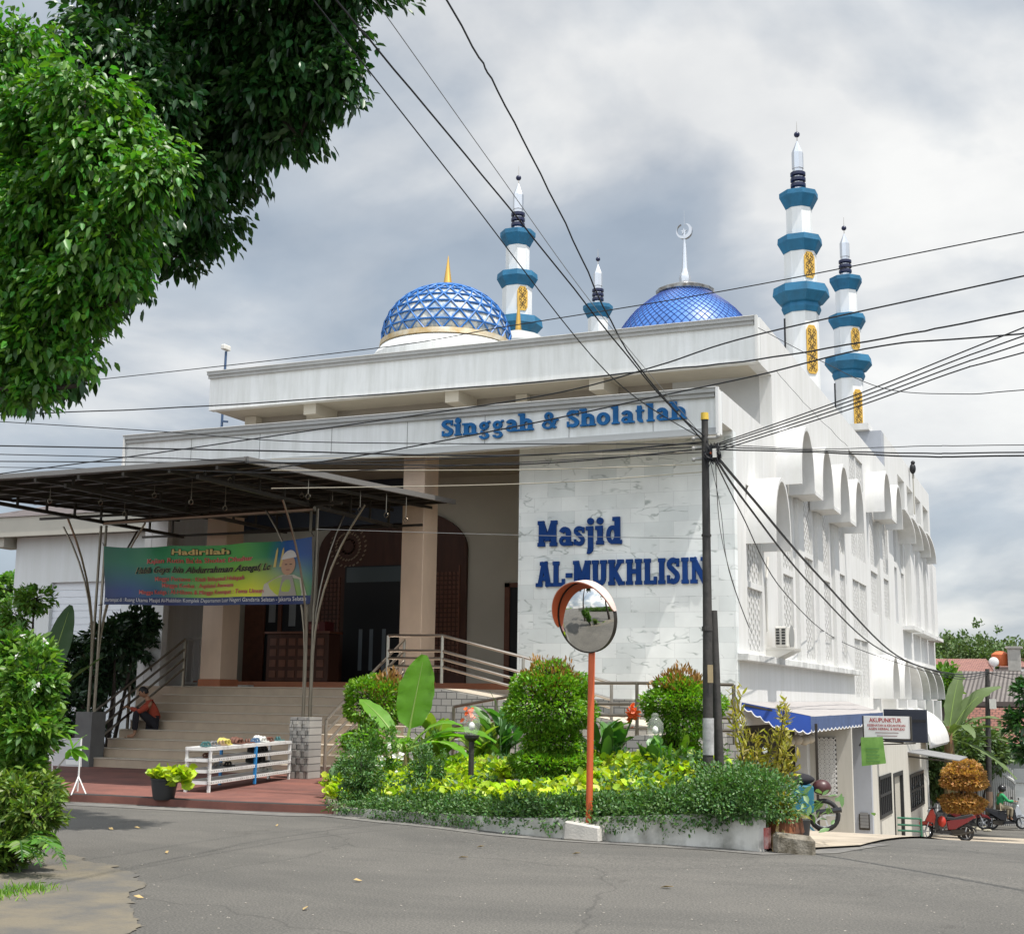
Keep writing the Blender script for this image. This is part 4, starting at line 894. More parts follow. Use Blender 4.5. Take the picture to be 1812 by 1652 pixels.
# ---- signs
ys = 34.0
def xzb(u0, v0, u1, v1, y): a = at(u0, v0, 'y', y); b2 = at(u1, v1, 'y', y); return a.x, b2.x, b2.z, a.z
T = thing('navy_sign_box', 'dark navy metal sign box projecting from the wall behind the white clinic sign', 'sign', (-4.6, 36, .8))
x0, x1, z0, z1 = xzb(1563, 1254, 1641, 1314, 36.2); m = MB(); m.box(x0, x1, 36.2, 36.45, z0, z1); m.build('box_body', navy, T, bevel=.01)
m = MB(); m.box(x0+.3, x1-.01, 36.185, 36.199, (z0+z1)/2+.1, (z0+z1)/2+.17); m.build('dark_band', black, T)
m = MB(); m.bar((XA, 36.3, z0+.1), (x0+.05, 36.3, z0+.1), .04); m.bar((XA,36.3,z0-.08),(x1-.3,36.3,z0-.02),.03); m.build('bracket', frame, T)
T = thing('clinic_sign', 'white projecting sign with red lettering below the blue awning', 'sign', (-4.6, 34, .8))
x0, x1, z0, z1 = xzb(1528, 1266, 1611, 1307, ys); m = MB(); m.box(x0, x1, ys, ys+.16, z0, z1); m.build('sign_face', paper, T)
m = MB(); m.box(x0-.03, x1+.03, ys-.01, ys+.17, z0-.04, z0-.001); m.box(x0-.03, x0-.001, ys-.01, ys+.17, z0, z1); m.box(x1+.001, x1+.03, ys-.01, ys+.17, z0, z1); m.build('sign_frame', frame, T)
m = MB(); m.bar((XA-.1, ys+.08, z0-.2), (x0-.02, ys+.08, z0-.02), .04); m.bar((x0+.1,ys+.3,z0-.06),(x1-.2,ys+.3,z0-.1),.03); m.build('bracket', frame, T)
def flat_text(txt, p, width, height, mt, parent, name, axis='y', shear=0.0, offset=0.0, align='LEFT', ext=.002, tilt=0.0):
    c = bpy.data.curves.new('t', 'FONT'); c.body = txt; c.size = 1; c.extrude = .5; c.offset = offset; c.shear = shear; c.fill_mode = 'BOTH'; c.resolution_u = 2
    o = bpy.data.objects.new('t', c); COL.objects.link(o); dg = bpy.context.evaluated_depsgraph_get(); me = o.evaluated_get(dg).to_mesh()
    V = [tuple(v.co) for v in me.vertices]; Fs = [tuple(q.vertices) for q in me.polygons]; o.evaluated_get(dg).to_mesh_clear(); bpy.data.objects.remove(o); bpy.data.curves.remove(c)
    x0 = min(v[0] for v in V); x1 = max(v[0] for v in V); y0 = min(v[1] for v in V); y1 = max(v[1] for v in V); kx = width/(x1-x0); ky = height/(y1-y0)
    m = MB(); m.add([(p[0]+(v[0]-x0)*kx, p[1]-(v[2]+.5)*ext, p[2]+(v[1]-y0)*ky+tilt*(v[0]-x0)*kx) for v in V], Fs); return m.build(name, mt, parent)
redt = mat('sign_red', (.35,.03,.03), .6); bluet = mat('sign_blue', (.03,.08,.35), .6); w_ = x1-x0; h_ = z1-z0
flat_text('AKUPUNKTUR', (x0+.12*w_, ys-.002, z0+.72*h_), .70*w_, .20*h_, redt, T, 'lettering', offset=.02)
flat_text('KESEHATAN & KECANTIKAN', (x0+.08*w_, ys-.002, z0+.53*h_), .82*w_, .11*h_, redt, T, 'lettering', offset=.02)
flat_text('AGEN HERBAL & REFLEXI', (x0+.10*w_, ys-.002, z0+.37*h_), .78*w_, .11*h_, redt, T, 'lettering', offset=.02)
m = MB(); m.box(x0+.25*w_, x0+.75*w_, ys-.004, ys-.001, z0+.24*h_, z0+.28*h_); m.box(x0+.28*w_, x0+.72*w_, ys-.004, ys-.001, z0+.10*h_, z0+.14*h_); m.build('small_print', mat('print_grey', (.3,.22,.22), .7), T)
T = thing('green_banner', 'small light green cloth banner hanging under the white clinic sign', 'banner', (-4.9, 33.6, 0))
a = [at(u, v, 'y', 33.6) for u, v in ((1523,1304),(1562,1303),(1568,1350),(1525,1355))]
m = MB(); m.add([q+Vector((0,dy_,0)) for dy_ in (0,.01) for q in a], [(0,3,2,1),(4,5,6,7),(0,1,5,4),(1,2,6,5),(2,3,7,6),(3,0,4,7)]); m.build('banner_cloth', mat('green_cloth', (.22,.42,.10), .7, col2=(.12,.28,.05), scale=3), T)
m = MB(); 
for i in range(5): 
    q = a[0].lerp(a[3], .4+i*.11)+Vector((.12,-.004,0)); m.box(q.x, q.x+.32-.05*(i%2), q.y-.004, q.y, q.z, q.z+.03)
m.build('print_line', mat('print_dkgreen', (.10,.25,.06), .7), T)
T = thing('small_metal_canopy', 'thin grey sheet canopy on brackets above the barred window', 'canopy', (-4.6, 44, .2))
a = at(1606, 1331, 'x', XA); b2 = at(1645, 1331, 'x', XA); c_ = at(1710, 1341, 'y', a.y+1.2); d_ = at(1690, 1346, 'y', a.y-.6)
m = MB(); m.add([q+Vector((0,0,dz)) for dz in (0,.03) for q in (a, Vector((XA, a.y+3.2, a.z)), Vector((XA+1.5, a.y+3.2, a.z-.22)), Vector((XA+1.5, a.y+.1, a.z-.22)))], [(0,1,2,3),(7,6,5,4),(0,4,5,1),(1,5,6,2),(2,6,7,3),(3,7,4,0)]); m.build('sheet', mat('canopy_grey', (.20,.20,.20), .6), T)
for dy in (.15, 3.1): m = MB(); m.bar((XA, a.y+dy, a.z-.12), (XA+1.3, a.y+dy, a.z-.24), .05); m.build('bracket', frame, T)
# green tube barrier
yb_ = 44.0; T = thing('green_tube_barrier', 'low green steel tube barrier in front of the street door', 'barrier', (-4.4, 42, -2.6)); 
a = G(1588, 1480); b2 = G(1632, 1480); a = Vector((-4.55, 38.5, ground(-4.55, 38.5))); b2 = Vector((-4.1, 41.3, ground(-4.1, 41.3)))
u0, v0 = proj(a)
yg = 40.5; pL_, pR_ = at(1583, 1475, 'y', yg), at(1631, 1480, 'y', yg); zb_ = min(pL_.z, pR_.z); zt3 = at(1606, 1447, 'y', yg).z
for p in (pL_, pR_): m = MB(); m.tube([(p.x, yg, ground(p.x, yg)-.02), (p.x, yg, zt3)], .03, 8); m.build('post', greenr, T)
m = MB()
for f_ in (1, .62, .3): zz_ = zb_+(zt3-zb_)*f_; m.tube([(pL_.x, yg, zz_), (pR_.x, yg, zz_)], .028, 8)
m.build('rail', greenr, T)
# AC unit on the wall
T = thing('air_conditioner', 'cream outdoor air conditioner unit on a bracket on the white side wall', 'air conditioner', (-5.7, 28.1, 2.9))
a = at(1371, 1144, 'y', 27.6); z0 = a.z; z1 = at(1371, 1108, 'y', 27.6).z; xo = at(1391, 1120, 'y', 27.6).x; xi = at(1371, 1120, 'y', 27.6).x
m = MB(); m.box(xi, xo+.02, 27.6, 28.45, z0, z1); m.build('casing', acw, T, bevel=.015)
for i in range(2):
    m = MB()
    for j in range(6): 
        w__ = (xo-xi)/2; h__ = (z1-z0-.08)/6; m.box(xi+i*w__+.025, xi+(i+1)*w__-.02, 27.585, 27.599, z0+.04+j*h__+.012, z0+.04+(j+1)*h__-.008)
    m.build('side_vent', acd, T)
m = MB(); m.lathe([(.26,0),(.26,.01)], (0,0,0), 24); m.v = [(xo+.022+z, 28.05+x, (z0+z1)/2+y) for x, y, z in m.v]; m.build('fan_grille', mat('ac_grille', (.25,.25,.24), .6), T)
m = MB(); m.bar((XS, 27.65, z0-.03), (xo+.15, 27.65, z0-.03), .05); m.bar((XS, 28.4, z0-.03), (xo+.15, 28.4, z0-.03), .05); m.prism([(XS, z0-.06),(xo+.15, z0-.06),(XS, z0-.35)], 'y', 27.64, 27.67); m.prism([(XS, z0-.06),(xo+.15, z0-.06),(XS, z0-.35)], 'y', 28.39, 28.42); m.build('bracket', acw, T)
m = MB(); m.tube([(XS+.03, 27.7, z1-.1), (XS+.03, 27.65, z1+.9), (XS+.03, 27.9, z1+1.5)], .02, 6); m.build('pipe', acw, T)
# tilted roof camera pole at upper left
T = thing('roof_camera_mast', 'slim blue mast with small white camera rising at the left of the upper roof', 'mast', at(399, 660, 'y', 29.5))
a, b2 = at(392, 760, 'y', 29.5), at(400, 622, 'y', 29.5); m = MB(); m.tube([a, b2], .035, 8); m.bar(at(392, 745, 'y', 29.5), at(403, 746, 'y', 29.5), .05); m.build('mast_tube', mat('mast_blue', (.04,.08,.16), .5), T)
m = MB(); p = at(402, 616, 'y', 29.5); m.box(p.x-.08, p.x+.06, 29.3, 29.6, p.z-.07, p.z+.07); m.build('camera_head', acw, T, bevel=.02)
# bird
T = thing('perched_bird', 'small black bird perched on a thin rod above the far end of the roof', 'bird', at(1615, 833, 'x', XS))
p = at(1615, 829, 'x', XS+.15); m = MB(); m.ball(p, .16, 10, 8, (.8,1.0,1.4)); m.ball(p+Vector((.02,-.04,.24)), .09, 8, 6); m.bar(p+Vector((0,.05,-.12)), p+Vector((-.02,.2,-.38)), .08, .03); m.build('bird_body', black, T, smooth=True)
m = MB(); m.tube([p+Vector((0,0,-.12)), p+Vector((0,0,-1.9))], .025, 6); m.build('rod', cream, T)

# ================================================================= CANOPY IN FRONT OF THE PORCH
T = thing('steel_canopy', 'dark steel framed flat canopy on curved stainless posts in front of the stairs', 'canopy', (-16, 20, .1))
PR = Vector((-13.2, 21.1, .1)); PLt = Vector((-18.9, 21.9, .1)); ZT = 5.08
xR, xL = -12.15, -19.9; y0c, y1c = 17.3, 25.0
def zc(y): return 5.34+(y-y0c)*.052
m = MB(); m.add([(xL,y0c,zc(y0c)),(xR,y0c,zc(y0c)),(xR,y1c,zc(y1c)),(xL,y1c,zc(y1c)),(xL,y0c,zc(y0c)+.012),(xR,y0c,zc(y0c)+.012),(xR,y1c,zc(y1c)+.012),(xL,y1c,zc(y1c)+.012)], [(0,3,2,1),(4,5,6,7),(0,1,5,4),(1,2,6,5),(2,3,7,6),(3,0,4,7)])
cs = mat('canopy_sheet', (.13,.105,.085), .35, trans=.45); m.build('roof_sheet', cs, T)
m = MB(); m.bar((xR, y0c, zc(y0c)-.03), (xR, y1c, zc(y1c)-.03), .07, .10); m.bar((xL, y0c, zc(y0c)-.03), (xR, y0c, zc(y0c)-.03), .06, .08)
m.build('edge_trim', mat('edge_trim', (.20,.19,.18), .45, metal=.3), T)
m = MB()   # purlins both ways
y = y0c+.5
while y < y1c: m.bar((xL, y, zc(y)-.06), (xR, y, zc(y)-.06), .05, .07); y += .62
x = xR-.55
while x > xL: m.bar((x, y0c, zc(y0c)-.13), (x, y1c, zc(y1c)-.13), .05, .06); x -= .95
m.build('purlin', frame, T)
for xt in (-13.3, -18.9, -16.1):
    m = MB(); m.bar((xt, 17.6, 5.14), (xt, 24.6, 5.16), .06, .07)
    y = 17.8
    while y < 24.6: m.bar((xt, y, 5.15), (xt, y, zc(y)-.05), .04); y += .8
    m.build('truss', frame, T)
for yt in (21.1, 24.4):
    m = MB(); m.bar((xL, yt, 5.16), (-12.6, yt, 5.16), .05, .05); m.build('truss', frame, T)
m = MB(); m.tube([(PLt.x, PLt.y, ZT+.06), (PR.x, PR.y, ZT)], .05, 8); m.build('cross_beam', steeld, T)
for P_ in (PR, PLt):
    m = MB()
    for d in (-.07, .07): m.tube([(P_.x+d, P_.y, P_.z+1.1), (P_.x+d, P_.y, ZT)], .028, 8)
    for (ax2, ay2) in ((1,0),(-1,0),(0,-1),(.0,1)):
        pts = []
        for i in range(11):
            t = i/10; off = .09+1.0*max(0, (t-.25)/.75)**2.2; pts.append((P_.x+ax2*off, P_.y+ay2*off, P_.z+1.1+(ZT+.02-P_.z-1.1)*t))
        m.tube(pts, .022, 6)
    c = m.build('post', steeld, T, smooth='auto'); 
    m = MB(); m.box(P_.x-.21, P_.x+.21, P_.y-.21, P_.y+.21, P_.z, P_.z+1.1)
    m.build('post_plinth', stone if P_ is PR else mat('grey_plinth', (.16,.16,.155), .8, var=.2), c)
    for i in range(9):   # raised tiles of the basket-weave cladding
        if P_ is PR:
            m = MB()
            for k in range(5):
                for r_ in range(9):
                    if (k+r_) % 2: m.box(P_.x-.21+k*.084, P_.x-.21+(k+1)*.084-.006, P_.y-.228, P_.y-.2105, P_.z+r_*.122, P_.z+(r_+1)*.122-.008)
            m.build('cladding_tile', stone, c); break
# hanging ring hooks
for (u, v, y) in ((407,850,18.6),(545,878,19.5),(474,846,21),(534,877,21.2),(588,890,21.4),(637,901,21.6),(683,911,22.3),(718,920,23),(273,876,19),(398,899,19.5),(88,886,18),(178,889,19),(338,888,18.6),(220,909,21)):
    p = at(u, v, 'y', y); m = MB(); m.tube([p+Vector((.045*math.cos(a), 0, .045*math.sin(a))) for a in np.linspace(0, 6.28, 13)], .008, 5); m.tube([p+Vector((0,0,.045)), Vector((p.x, p.y, zc(y)-.1))], .008, 4)
    m.build('ring_hook', steeld, T)
# banner
T = thing('printed_banner', 'wide green, blue and yellow printed banner strung between the canopy posts', 'banner', (-16, 21.3, 3.2))
NB = 40; tl, tr_, br_, bl = at(184, 966, 'y', 21.75), at(556, 949, 'y', 20.95), at(547, 1068, 'y', 20.95), at(182, 1069, 'y', 21.75)
def bn(s, t): 
    top = tl.lerp(tr_, s); bot = bl.lerp(br_, s); sag = -.10*math.sin(math.pi*s)*(1-t*.6)-.05*(1-t)*abs(math.sin(s*9)); p = top.lerp(bot, t)
    return p+Vector((0, .05*math.sin(s*11+t*3)+.03*math.sin(s*23-t*5), sag*.6))
bm_ = bpy.data.materials.new('banner_print'); bm_.use_nodes = True; t = bm_.node_tree; b = t.nodes['Principled BSDF']; b.inputs['Roughness'].default_value = .45
uvn = N(t, 'ShaderNodeUVMap'); sp_ = N(t, 'ShaderNodeSeparateXYZ'); t.links.new(uvn.outputs[0], sp_.inputs[0])
rx = N(t, 'ShaderNodeValToRGB'); t.links.new(sp_.outputs[0], rx.inputs[0]); el = rx.color_ramp.elements; el[0].position = 0; el[0].color = (.02,.16,.09,1); el[1].position = 1; el[1].color = (.03,.09,.30,1)
for p_, c_ in ((.10,(.02,.20,.11,1)),(.25,(.02,.24,.09,1)),(.45,(.03,.32,.08,1)),(.68,(.08,.42,.06,1)),(.80,(.04,.26,.10,1)),(.88,(.02,.10,.34,1))): q = el.new(p_); q.color = c_
rx2 = N(t, 'ShaderNodeValToRGB'); t.links.new(sp_.outputs[0], rx2.inputs[0]); el = rx2.color_ramp.elements; el[0].position = 0; el[0].color = (.015,.035,.14,1); el[1].position = 1; el[1].color = (.06,.20,.10,1)
for p_, c_ in ((.15,(.015,.05,.20,1)),(.30,(.03,.12,.20,1)),(.45,(.14,.36,.06,1)),(.58,(.45,.60,.04,1)),(.74,(.70,.72,.03,1)),(.9,(.34,.46,.05,1))): q = el.new(p_); q.color = c_
mxx = N(t, 'ShaderNodeMix', data_type='RGBA'); ry_ = N(t, 'ShaderNodeMapRange'); t.links.new(sp_.outputs[1], ry_.inputs[0]); ry_.inputs[1].default_value = .75; ry_.inputs[2].default_value = .25
t.links.new(ry_.outputs[0], mxx.inputs[0]); t.links.new(rx.outputs[0], mxx.inputs[6]); t.links.new(rx2.outputs[0], mxx.inputs[7])
lt_ = N(t, 'ShaderNodeMath', operation='LESS_THAN'); t.links.new(sp_.outputs[1], lt_.inputs[0]); lt_.inputs[1].default_value = .13
mx3 = N(t, 'ShaderNodeMix', data_type='RGBA'); t.links.new(lt_.outputs[0], mx3.inputs[0]); t.links.new(mxx.outputs[2], mx3.inputs[6]); mx3.inputs[7].default_value = (.012,.03,.12,1)
t.links.new(mx3.outputs[2], b.inputs['Base Color'])
m = MB(); m.add([bn(i/NB, j/8) for j in range(9) for i in range(NB+1)], [(j*(NB+1)+i, (j+1)*(NB+1)+i, (j+1)*(NB+1)+i+1, j*(NB+1)+i+1) for j in range(8) for i in range(NB)])
bo = m.build('banner_cloth', bm_, T, smooth=True); uv = bo.data.uv_layers.new(name='UVMap')
for poly in bo.data.polygons:
    for li in poly.loop_indices: vi = bo.data.loops[li].vertex_index; uv.data[li].uv = ((vi % (NB+1))/NB, 1-(vi//(NB+1))/8)
def btext(txt, s0, s1, t0, t1, mt, name='lettering', off=0.0, shear=0.0, out=.02):
    c = bpy.data.curves.new('t', 'FONT'); c.body = txt; c.size = 1; c.offset = off; c.shear = shear; c.resolution_u = 2
    o = bpy.data.objects.new('t', c); COL.objects.link(o); dg = bpy.context.evaluated_depsgraph_get(); me = o.evaluated_get(dg).to_mesh()
    V = [tuple(v.co) for v in me.vertices]; Fs = [tuple(q.vertices) for q in me.polygons]; o.evaluated_get(dg).to_mesh_clear(); bpy.data.objects.remove(o); bpy.data.curves.remove(c)
    x0 = min(v[0] for v in V); x1 = max(v[0] for v in V); y0 = min(v[1] for v in V); y1 = max(v[1] for v in V)
    m = MB(); m.add([bn(s0+(s1-s0)*(v[0]-x0)/(x1-x0), t1+(t0-t1)*(v[1]-y0)/(y1-y0))-Vector((0,out,0)) for v in V], Fs); return m.build(name, mt, bo)
def bpatch(pts, mt, name, out=.012):
    m = MB(); m.add([bn(s, t_)-Vector((0,out,0)) for s, t_ in pts], [tuple(range(len(pts)))]); return m.build(name, mt, bo)
yt_ = mat('text_cream_yellow', (.62,.48,.16), .6); rt_ = mat('text_red', (.62,.045,.035), .6); wt_ = mat('text_white', (.75,.75,.72), .6); bt_ = mat('text_black', (.012,.014,.012), .6)
halo = mat('text_pink_halo', (.55,.32,.26), .6)
btext('Hadirilah', .35, .625, .05, .17, bt_, off=.06, out=.013); btext('Hadirilah', .355, .62, .06, .155, yt_, off=.03, out=.02)
btext("Kajian Rutin Ba'da Sholat Dhuhur", .235, .735, .205, .32, halo, off=.02, out=.013); btext("Kajian Rutin Ba'da Sholat Dhuhur", .24, .73, .21, .315, rt_, off=0)
btext('Habib Geys bin Abdurrahman Assegaf, Lc', .165, .835, .345, .495, mat('halo_dim', (.30,.30,.12), .6), off=.05, shear=.35, out=.013); btext('Habib Geys bin Abdurrahman Assegaf, Lc', .17, .83, .35, .49, bt_, shear=.35, off=.02)
for tx, s0, s1, t0 in (('Minggu Pertama : Kitab Bidayatul Hidayah', .285, .70, .525), ('Minggu Kedua : Aqidatul Awwam', .32, .655, .635), ('Minggu Ketiga : Al-Hikam & Minggu Keempat : Tema Umum', .20, .80, .745)):
    btext(tx, s0-.002, s1+.002, t0-.003, t0+.095, halo, off=.02, out=.013); btext(tx, s0, s1, t0, t0+.09, rt_, off=-.004)
btext('Bertempat di : Ruang Utama Masjid Al-Mukhlisin Komplek Departemen Luar Negeri Gandaria Selatan - Jakarta Selatan', .01, .985, .885, .97, wt_, off=-.004)
# speaker's portrait printed at the right end and small mosque towers
def ell(cx, cy, rx_, ry2, n=20, a0=0, a1=6.283): return [(cx+rx_*math.cos(a), cy+ry2*math.sin(a)) for a in np.linspace(a0, a1, n, endpoint=a1 < 6)]
bpatch([(.79,.87),(.80,.68),(.845,.60),(.88,.55),(.93,.55),(.965,.62),(.985,.87)], mat('print_shirt', (.50,.47,.38), .6), 'printed_portrait', .014)
bpatch([(.865,.87),(.885,.56),(.925,.56),(.945,.87)], mat('print_inner_shirt', (.30,.28,.24), .6), 'printed_portrait', .0155)
bpatch(ell(.905, .40, .028, .155)[::-1], mat('print_face', (.46,.27,.17), .6), 'printed_portrait', .017)
bpatch(ell(.905, .31, .031, .15, 14, math.pi, 2*math.pi)[::-1]+[], mat('print_cap', (.62,.60,.56), .6), 'printed_portrait', .0185)
for sx_ in (.896,.915): bpatch(ell(sx_, .385, .006, .009, 8)[::-1], mat('print_eye', (.10,.06,.05), .6), 'printed_portrait', .02)
bpatch(ell(.906, .47, .009, .009, 8)[::-1], mat('print_lip', (.30,.13,.10), .6), 'printed_portrait', .02)
for sx_ in (.842,.868): bpatch([(sx_,.42),(sx_+.012,.42),(sx_+.010,.16),(sx_+.006,.1),(sx_+.002,.16)], yt_, 'printed_tower', .013)
for (pa, pb) in ((tl, (PLt.x, PLt.y, tl.z+.1)), (tr_, (PR.x, PR.y-.1, tr_.z+.1)), (bl, (PLt.x, PLt.y, bl.z)), (br_, (PR.x, PR.y-.1, br_.z))):
    m = MB(); m.tube([pa, pb], .008, 4); m.build('tie_cord', cablem, T)

# ================================================================= RAILINGS
def rail(name, label, lines, posts, r=.028, mt=None):
    mt = mt or steel; T = thing(name, label, 'handrail', Vector(posts[0][0]))
    for (a, b_) in posts: m = MB(); m.tube([a, b_], r*1.15, 8); m.build('post', mt, T, smooth='auto')
    for pl in lines: m = MB(); m.tube(pl, r, 8); m.build('rail', mt, T, smooth='auto')
    return T
def sloped(x0, y0, z0, x1, y1, z1, n=3, h=.9, gap=.22): return [[(x0, y0, z0+h-k*gap), (x1, y1, z1+h-k*gap)] for k in range(n+1)]
rail('stair_handrail', 'slanting steel handrail of four tubes at the right side of the stairs', sloped(-12.95, 21.4, .25, -12.95, 24.4, ZL+.1), [((-12.95,21.4,.1),(-12.95,21.4,1.15)), ((-12.95,22.95,.9),(-12.95,22.95,1.9)), ((-12.95,24.4,ZL),(-12.95,24.4,ZL+1.0))])
rail('stair_handrail', 'slanting steel handrail at the shaded left side of the stairs', sloped(-18.97, 21.9, .2, -18.6, 24.5, ZL+.15), [((-18.97,21.9,.1),(-18.97,21.9,1.1)), ((-18.85,23.0,.8),(-18.85,23.0,1.75)), ((-18.6,24.5,ZL),(-18.6,24.5,ZL+1.05))], mt=steeld)
a = Vector((-13.35, 23.6, ZL)); b_ = Vector((-11.62, 23.36, ZL)); c_ = Vector((-9.1,23.36,1.36)); d_ = Vector((-6.6, 23.36, 1.02))
aU = at(687,1124,'y',23.36); bU = at(783,1124,'y',23.36); cU = at(926,1162,'y',23.36); dU = at(1082,1208,'y',23.36)
hs = bU.z-ZL
rail('ramp_handrail', 'long steel handrail of four tubes running down the upper ramp toward the marble wall', [[aU-Vector((0,0,k)), bU-Vector((0,0,k)), cU-Vector((0,0,k)), dU-Vector((0,0,k))] for k in (0,.30,.45,.61)],
     [(aU-Vector((0,0,.95)), aU), (bU-Vector((0,0,.93)), bU), (cU-Vector((0,0,.93)), cU), (dU-Vector((0,0,.95)), dU)])
e0 = at(803,1250,'y',21.95); e1 = at(878,1236,'y',21.95); e2 = at(1042,1208,'y',21.95); e3 = at(1127,1208,'y',21.95); e4 = at(1298,1211,'y',21.95)
rail('ramp_handrail', 'lower steel handrail that climbs right behind the planter shrubs to the building corner', [[p-Vector((0,0,k)) for p in (e0,e1,e2,e3,e4)] for k in (0,.36,.55,.76)],
     [(p-Vector((0,0,.98)), p) for p in (e0,e1,e2,e3,at(1212,1209,'y',21.95),e4)], mt=steeld)
T = thing('balustrade', 'white painted balustrade of thin upright bars at the left of the landing', 'balustrade', (-19, 26.3, ZL))
a = at(268,1129,'y',26.3); b_ = at(366,1130,'y',26.3); zb_ = at(300,1208,'y',26.3).z; m = MB(); m.bar(a, b_, .06); m.bar((a.x,a.y,zb_), (b_.x,b_.y,zb_), .05); m.build('rail', white, T)
for i in range(10): x = a.x+(b_.x-a.x)*i/9; m = MB(); m.bar((x,26.3,zb_), (x,26.3,a.z), .032); m.build('baluster', white, T)
m = MB(); m.box(-19.9, -18.0, 26.2, 26.4, ZL-.6, zb_-.03); m.build('base_kerb', concl, T)
# ================================================================= PLANTER AND GARDEN
def ptop(i): return (.10,.12,.14,.17,.21,.26,.31,.35,.40)[i]
T = thing('planter', 'raised plaster garden bed wall with water stains along the road corner', 'planter', (-7, 16, 0))
m = MB(); inner = offs(PWx, -.14); n = len(PWx)
for i in range(n-1):
    q = [PWx[i], PWx[i+1], inner[i+1], inner[i]]; zt0, zt1 = ptop(i), ptop(i+1)
    m.add([(p[0], p[1], -.3) for p in q]+[(q[0][0],q[0][1],zt0),(q[1][0],q[1][1],zt1),(q[2][0],q[2][1],zt1),(q[3][0],q[3][1],zt0)], [(0,3,2,1),(4,5,6,7),(0,1,5,4),(2,3,7,6)]+([(3,0,4,7)] if i == 0 else [])+([(1,2,6,5)] if i == n-2 else []))
e0_ = PWx[-1]; m.prism([(e0_[0]-.14, e0_[1]+.16), (e0_[0]+.0, e0_[1]+.003), (e0_[0]-.75, e0_[1]+3.2), (e0_[0]-.9, e0_[1]+3.2)], 'z', -.6, .40)
m.build('front_wall', plasterp, T)
m = MB(); cv = [PL[1], PL[2], PL[3], PL[4]]; cv = [(PWx[0][0], PWx[0][1])]+cv; ci = [(x+.13, y+.02) for x, y in cv]
m.prism(cv+ci[::-1], 'z', .0, .16); m.build('curved_kerb', mat('cream_kerb', (.46,.38,.28), .8, var=.15), T)
pin = [(p[0], p[1]) for p in inner]
m = MB(); poly = pin+[(e0_[0]-.9, e0_[1]+3.2), (-6.3,21.6), (-11.4,21.7), (-11.2,19.5), ci[4], ci[3], ci[2], ci[1]]
m.prism(poly, 'z', -.2, .085); m.build('soil_bed', soil, T)
def soilz(x, y): return .10+.25*sst(-10, -4, x)+.11*max(0, y-float(np.interp(x, [p[0] for p in PWx], [p[1] for p in PWx]))-.5)
def garden_stuff(name, label, cat, cells, nl, size, mt, h, w=.45, up=.6, kind='stuff', spread=.35):
    P = []; D = []
    for (x, y, sz, hh) in cells:
        k = nl; ang = RNG.uniform(0, 6.28, k); rr_ = sz*np.sqrt(RNG.uniform(0, 1, k)); px = x+rr_*np.cos(ang); py = y+rr_*np.sin(ang)
        z = soilz(x, y)+hh*RNG.uniform(.25, 1, k)*(1-.35*(rr_/sz)**2); P.append(np.stack([px, py, z], 1)); d = unit(k); d[:, 2] = np.abs(d[:, 2])*up+.15; D.append(d)
    o = leaves(name, np.concatenate(P), np.concatenate(D), size, mt, w=w); return tag(o, label, cat, None, kind)
def inpoly(x, y, poly):
    c = False; n = len(poly)
    for i in range(n):
        x1, y1 = poly[i]; x2, y2 = poly[(i+1) % n]
        if (y1 > y) != (y2 > y) and x < (x2-x1)*(y-y1)/(y2-y1)+x1: c = not c
    return c
b2x = at(975, 1395, 'y', 16.9).x
# lime ground cover
cells = []
for _ in range(1300):
    x, y = RNG.uniform(-10.4, -3.8), RNG.uniform(14.6, 19)
    line = np.interp(x, [p[0] for p in PWx], [p[1] for p in PWx])
    if inpoly(x, y, poly) and y > line+.45 and y < line+3.3 and x < -4.7 and math.hypot(x-b2x, y-16.9) > .95: cells.append((x, y, .22, .26+.08*math.sin(x*3)*math.sin(y*4)))
garden_stuff('lime_ground_cover', 'mass of lime green sweet potato leaves covering the middle of the planter', 'ground cover', [c for i, c in enumerate(cells) if i % 6], 40, .10, lf_lime, .3, w=.8)
garden_stuff('mixed_ground_cover', 'darker green leafy weeds mixed into the lime ground cover', 'ground cover', [(c[0]+.1, c[1], .2, c[3]*1.25) for i, c in enumerate(cells) if i % 6 == 0 or c[0] > -5.6], 30, .075, lf_hedge, .3, w=.5)
# low dark green hedge that spills over the front wall
segs = []
for i in range(n-1):
    a, b_ = Vector(PWx[i]), Vector(PWx[i+1])
    for k in range(5):
        p = a.lerp(b_, (k+.5)/5); t_ = (b_-a).normalized(); segs.append((p, Vector((-t_.y, t_.x)), i+(k+.5)/5))
P = []; D = []
for (p, nn_, s_) in segs:
    zt_ = np.interp(s_, range(9), [ptop(i) for i in range(9)]); big = .62+.62*sst(5.3, 7.6, s_)
    hgt = (.34+.07*math.sin(s_*7)+.05*math.sin(s_*13))*big*(.8 if s_ < 1 else 1)
    c = (p.x+nn_.x*.34, p.y+nn_.y*.34, zt_+hgt*.36)
    q, d = blob(c, (.32, .30+.2*(big-.62), hgt*.72), 1300, shell=.55, lump=.3); P.append(q); D.append(d)
    if random.random() < .6:
        q, d = blob((p.x-nn_.x*.05, p.y-nn_.y*.05, zt_+.02), (.22, .09, RNG.uniform(.06, .22)), 200, shell=.4, lump=.4); P.append(q); D.append(d)
p = Vector(PWx[-1]); q, d = blob((p.x-.50, p.y+.8, .50), (.40, .8, .34), 5000, lump=.25); P.append(q); D.append(d)
tag(leaves('low_hedge', np.concatenate(P), np.concatenate(D), .042, lf_hedge, w=.5), 'dense dark green small-leaved hedge spilling over the planter wall', 'hedge', None, 'stuff')
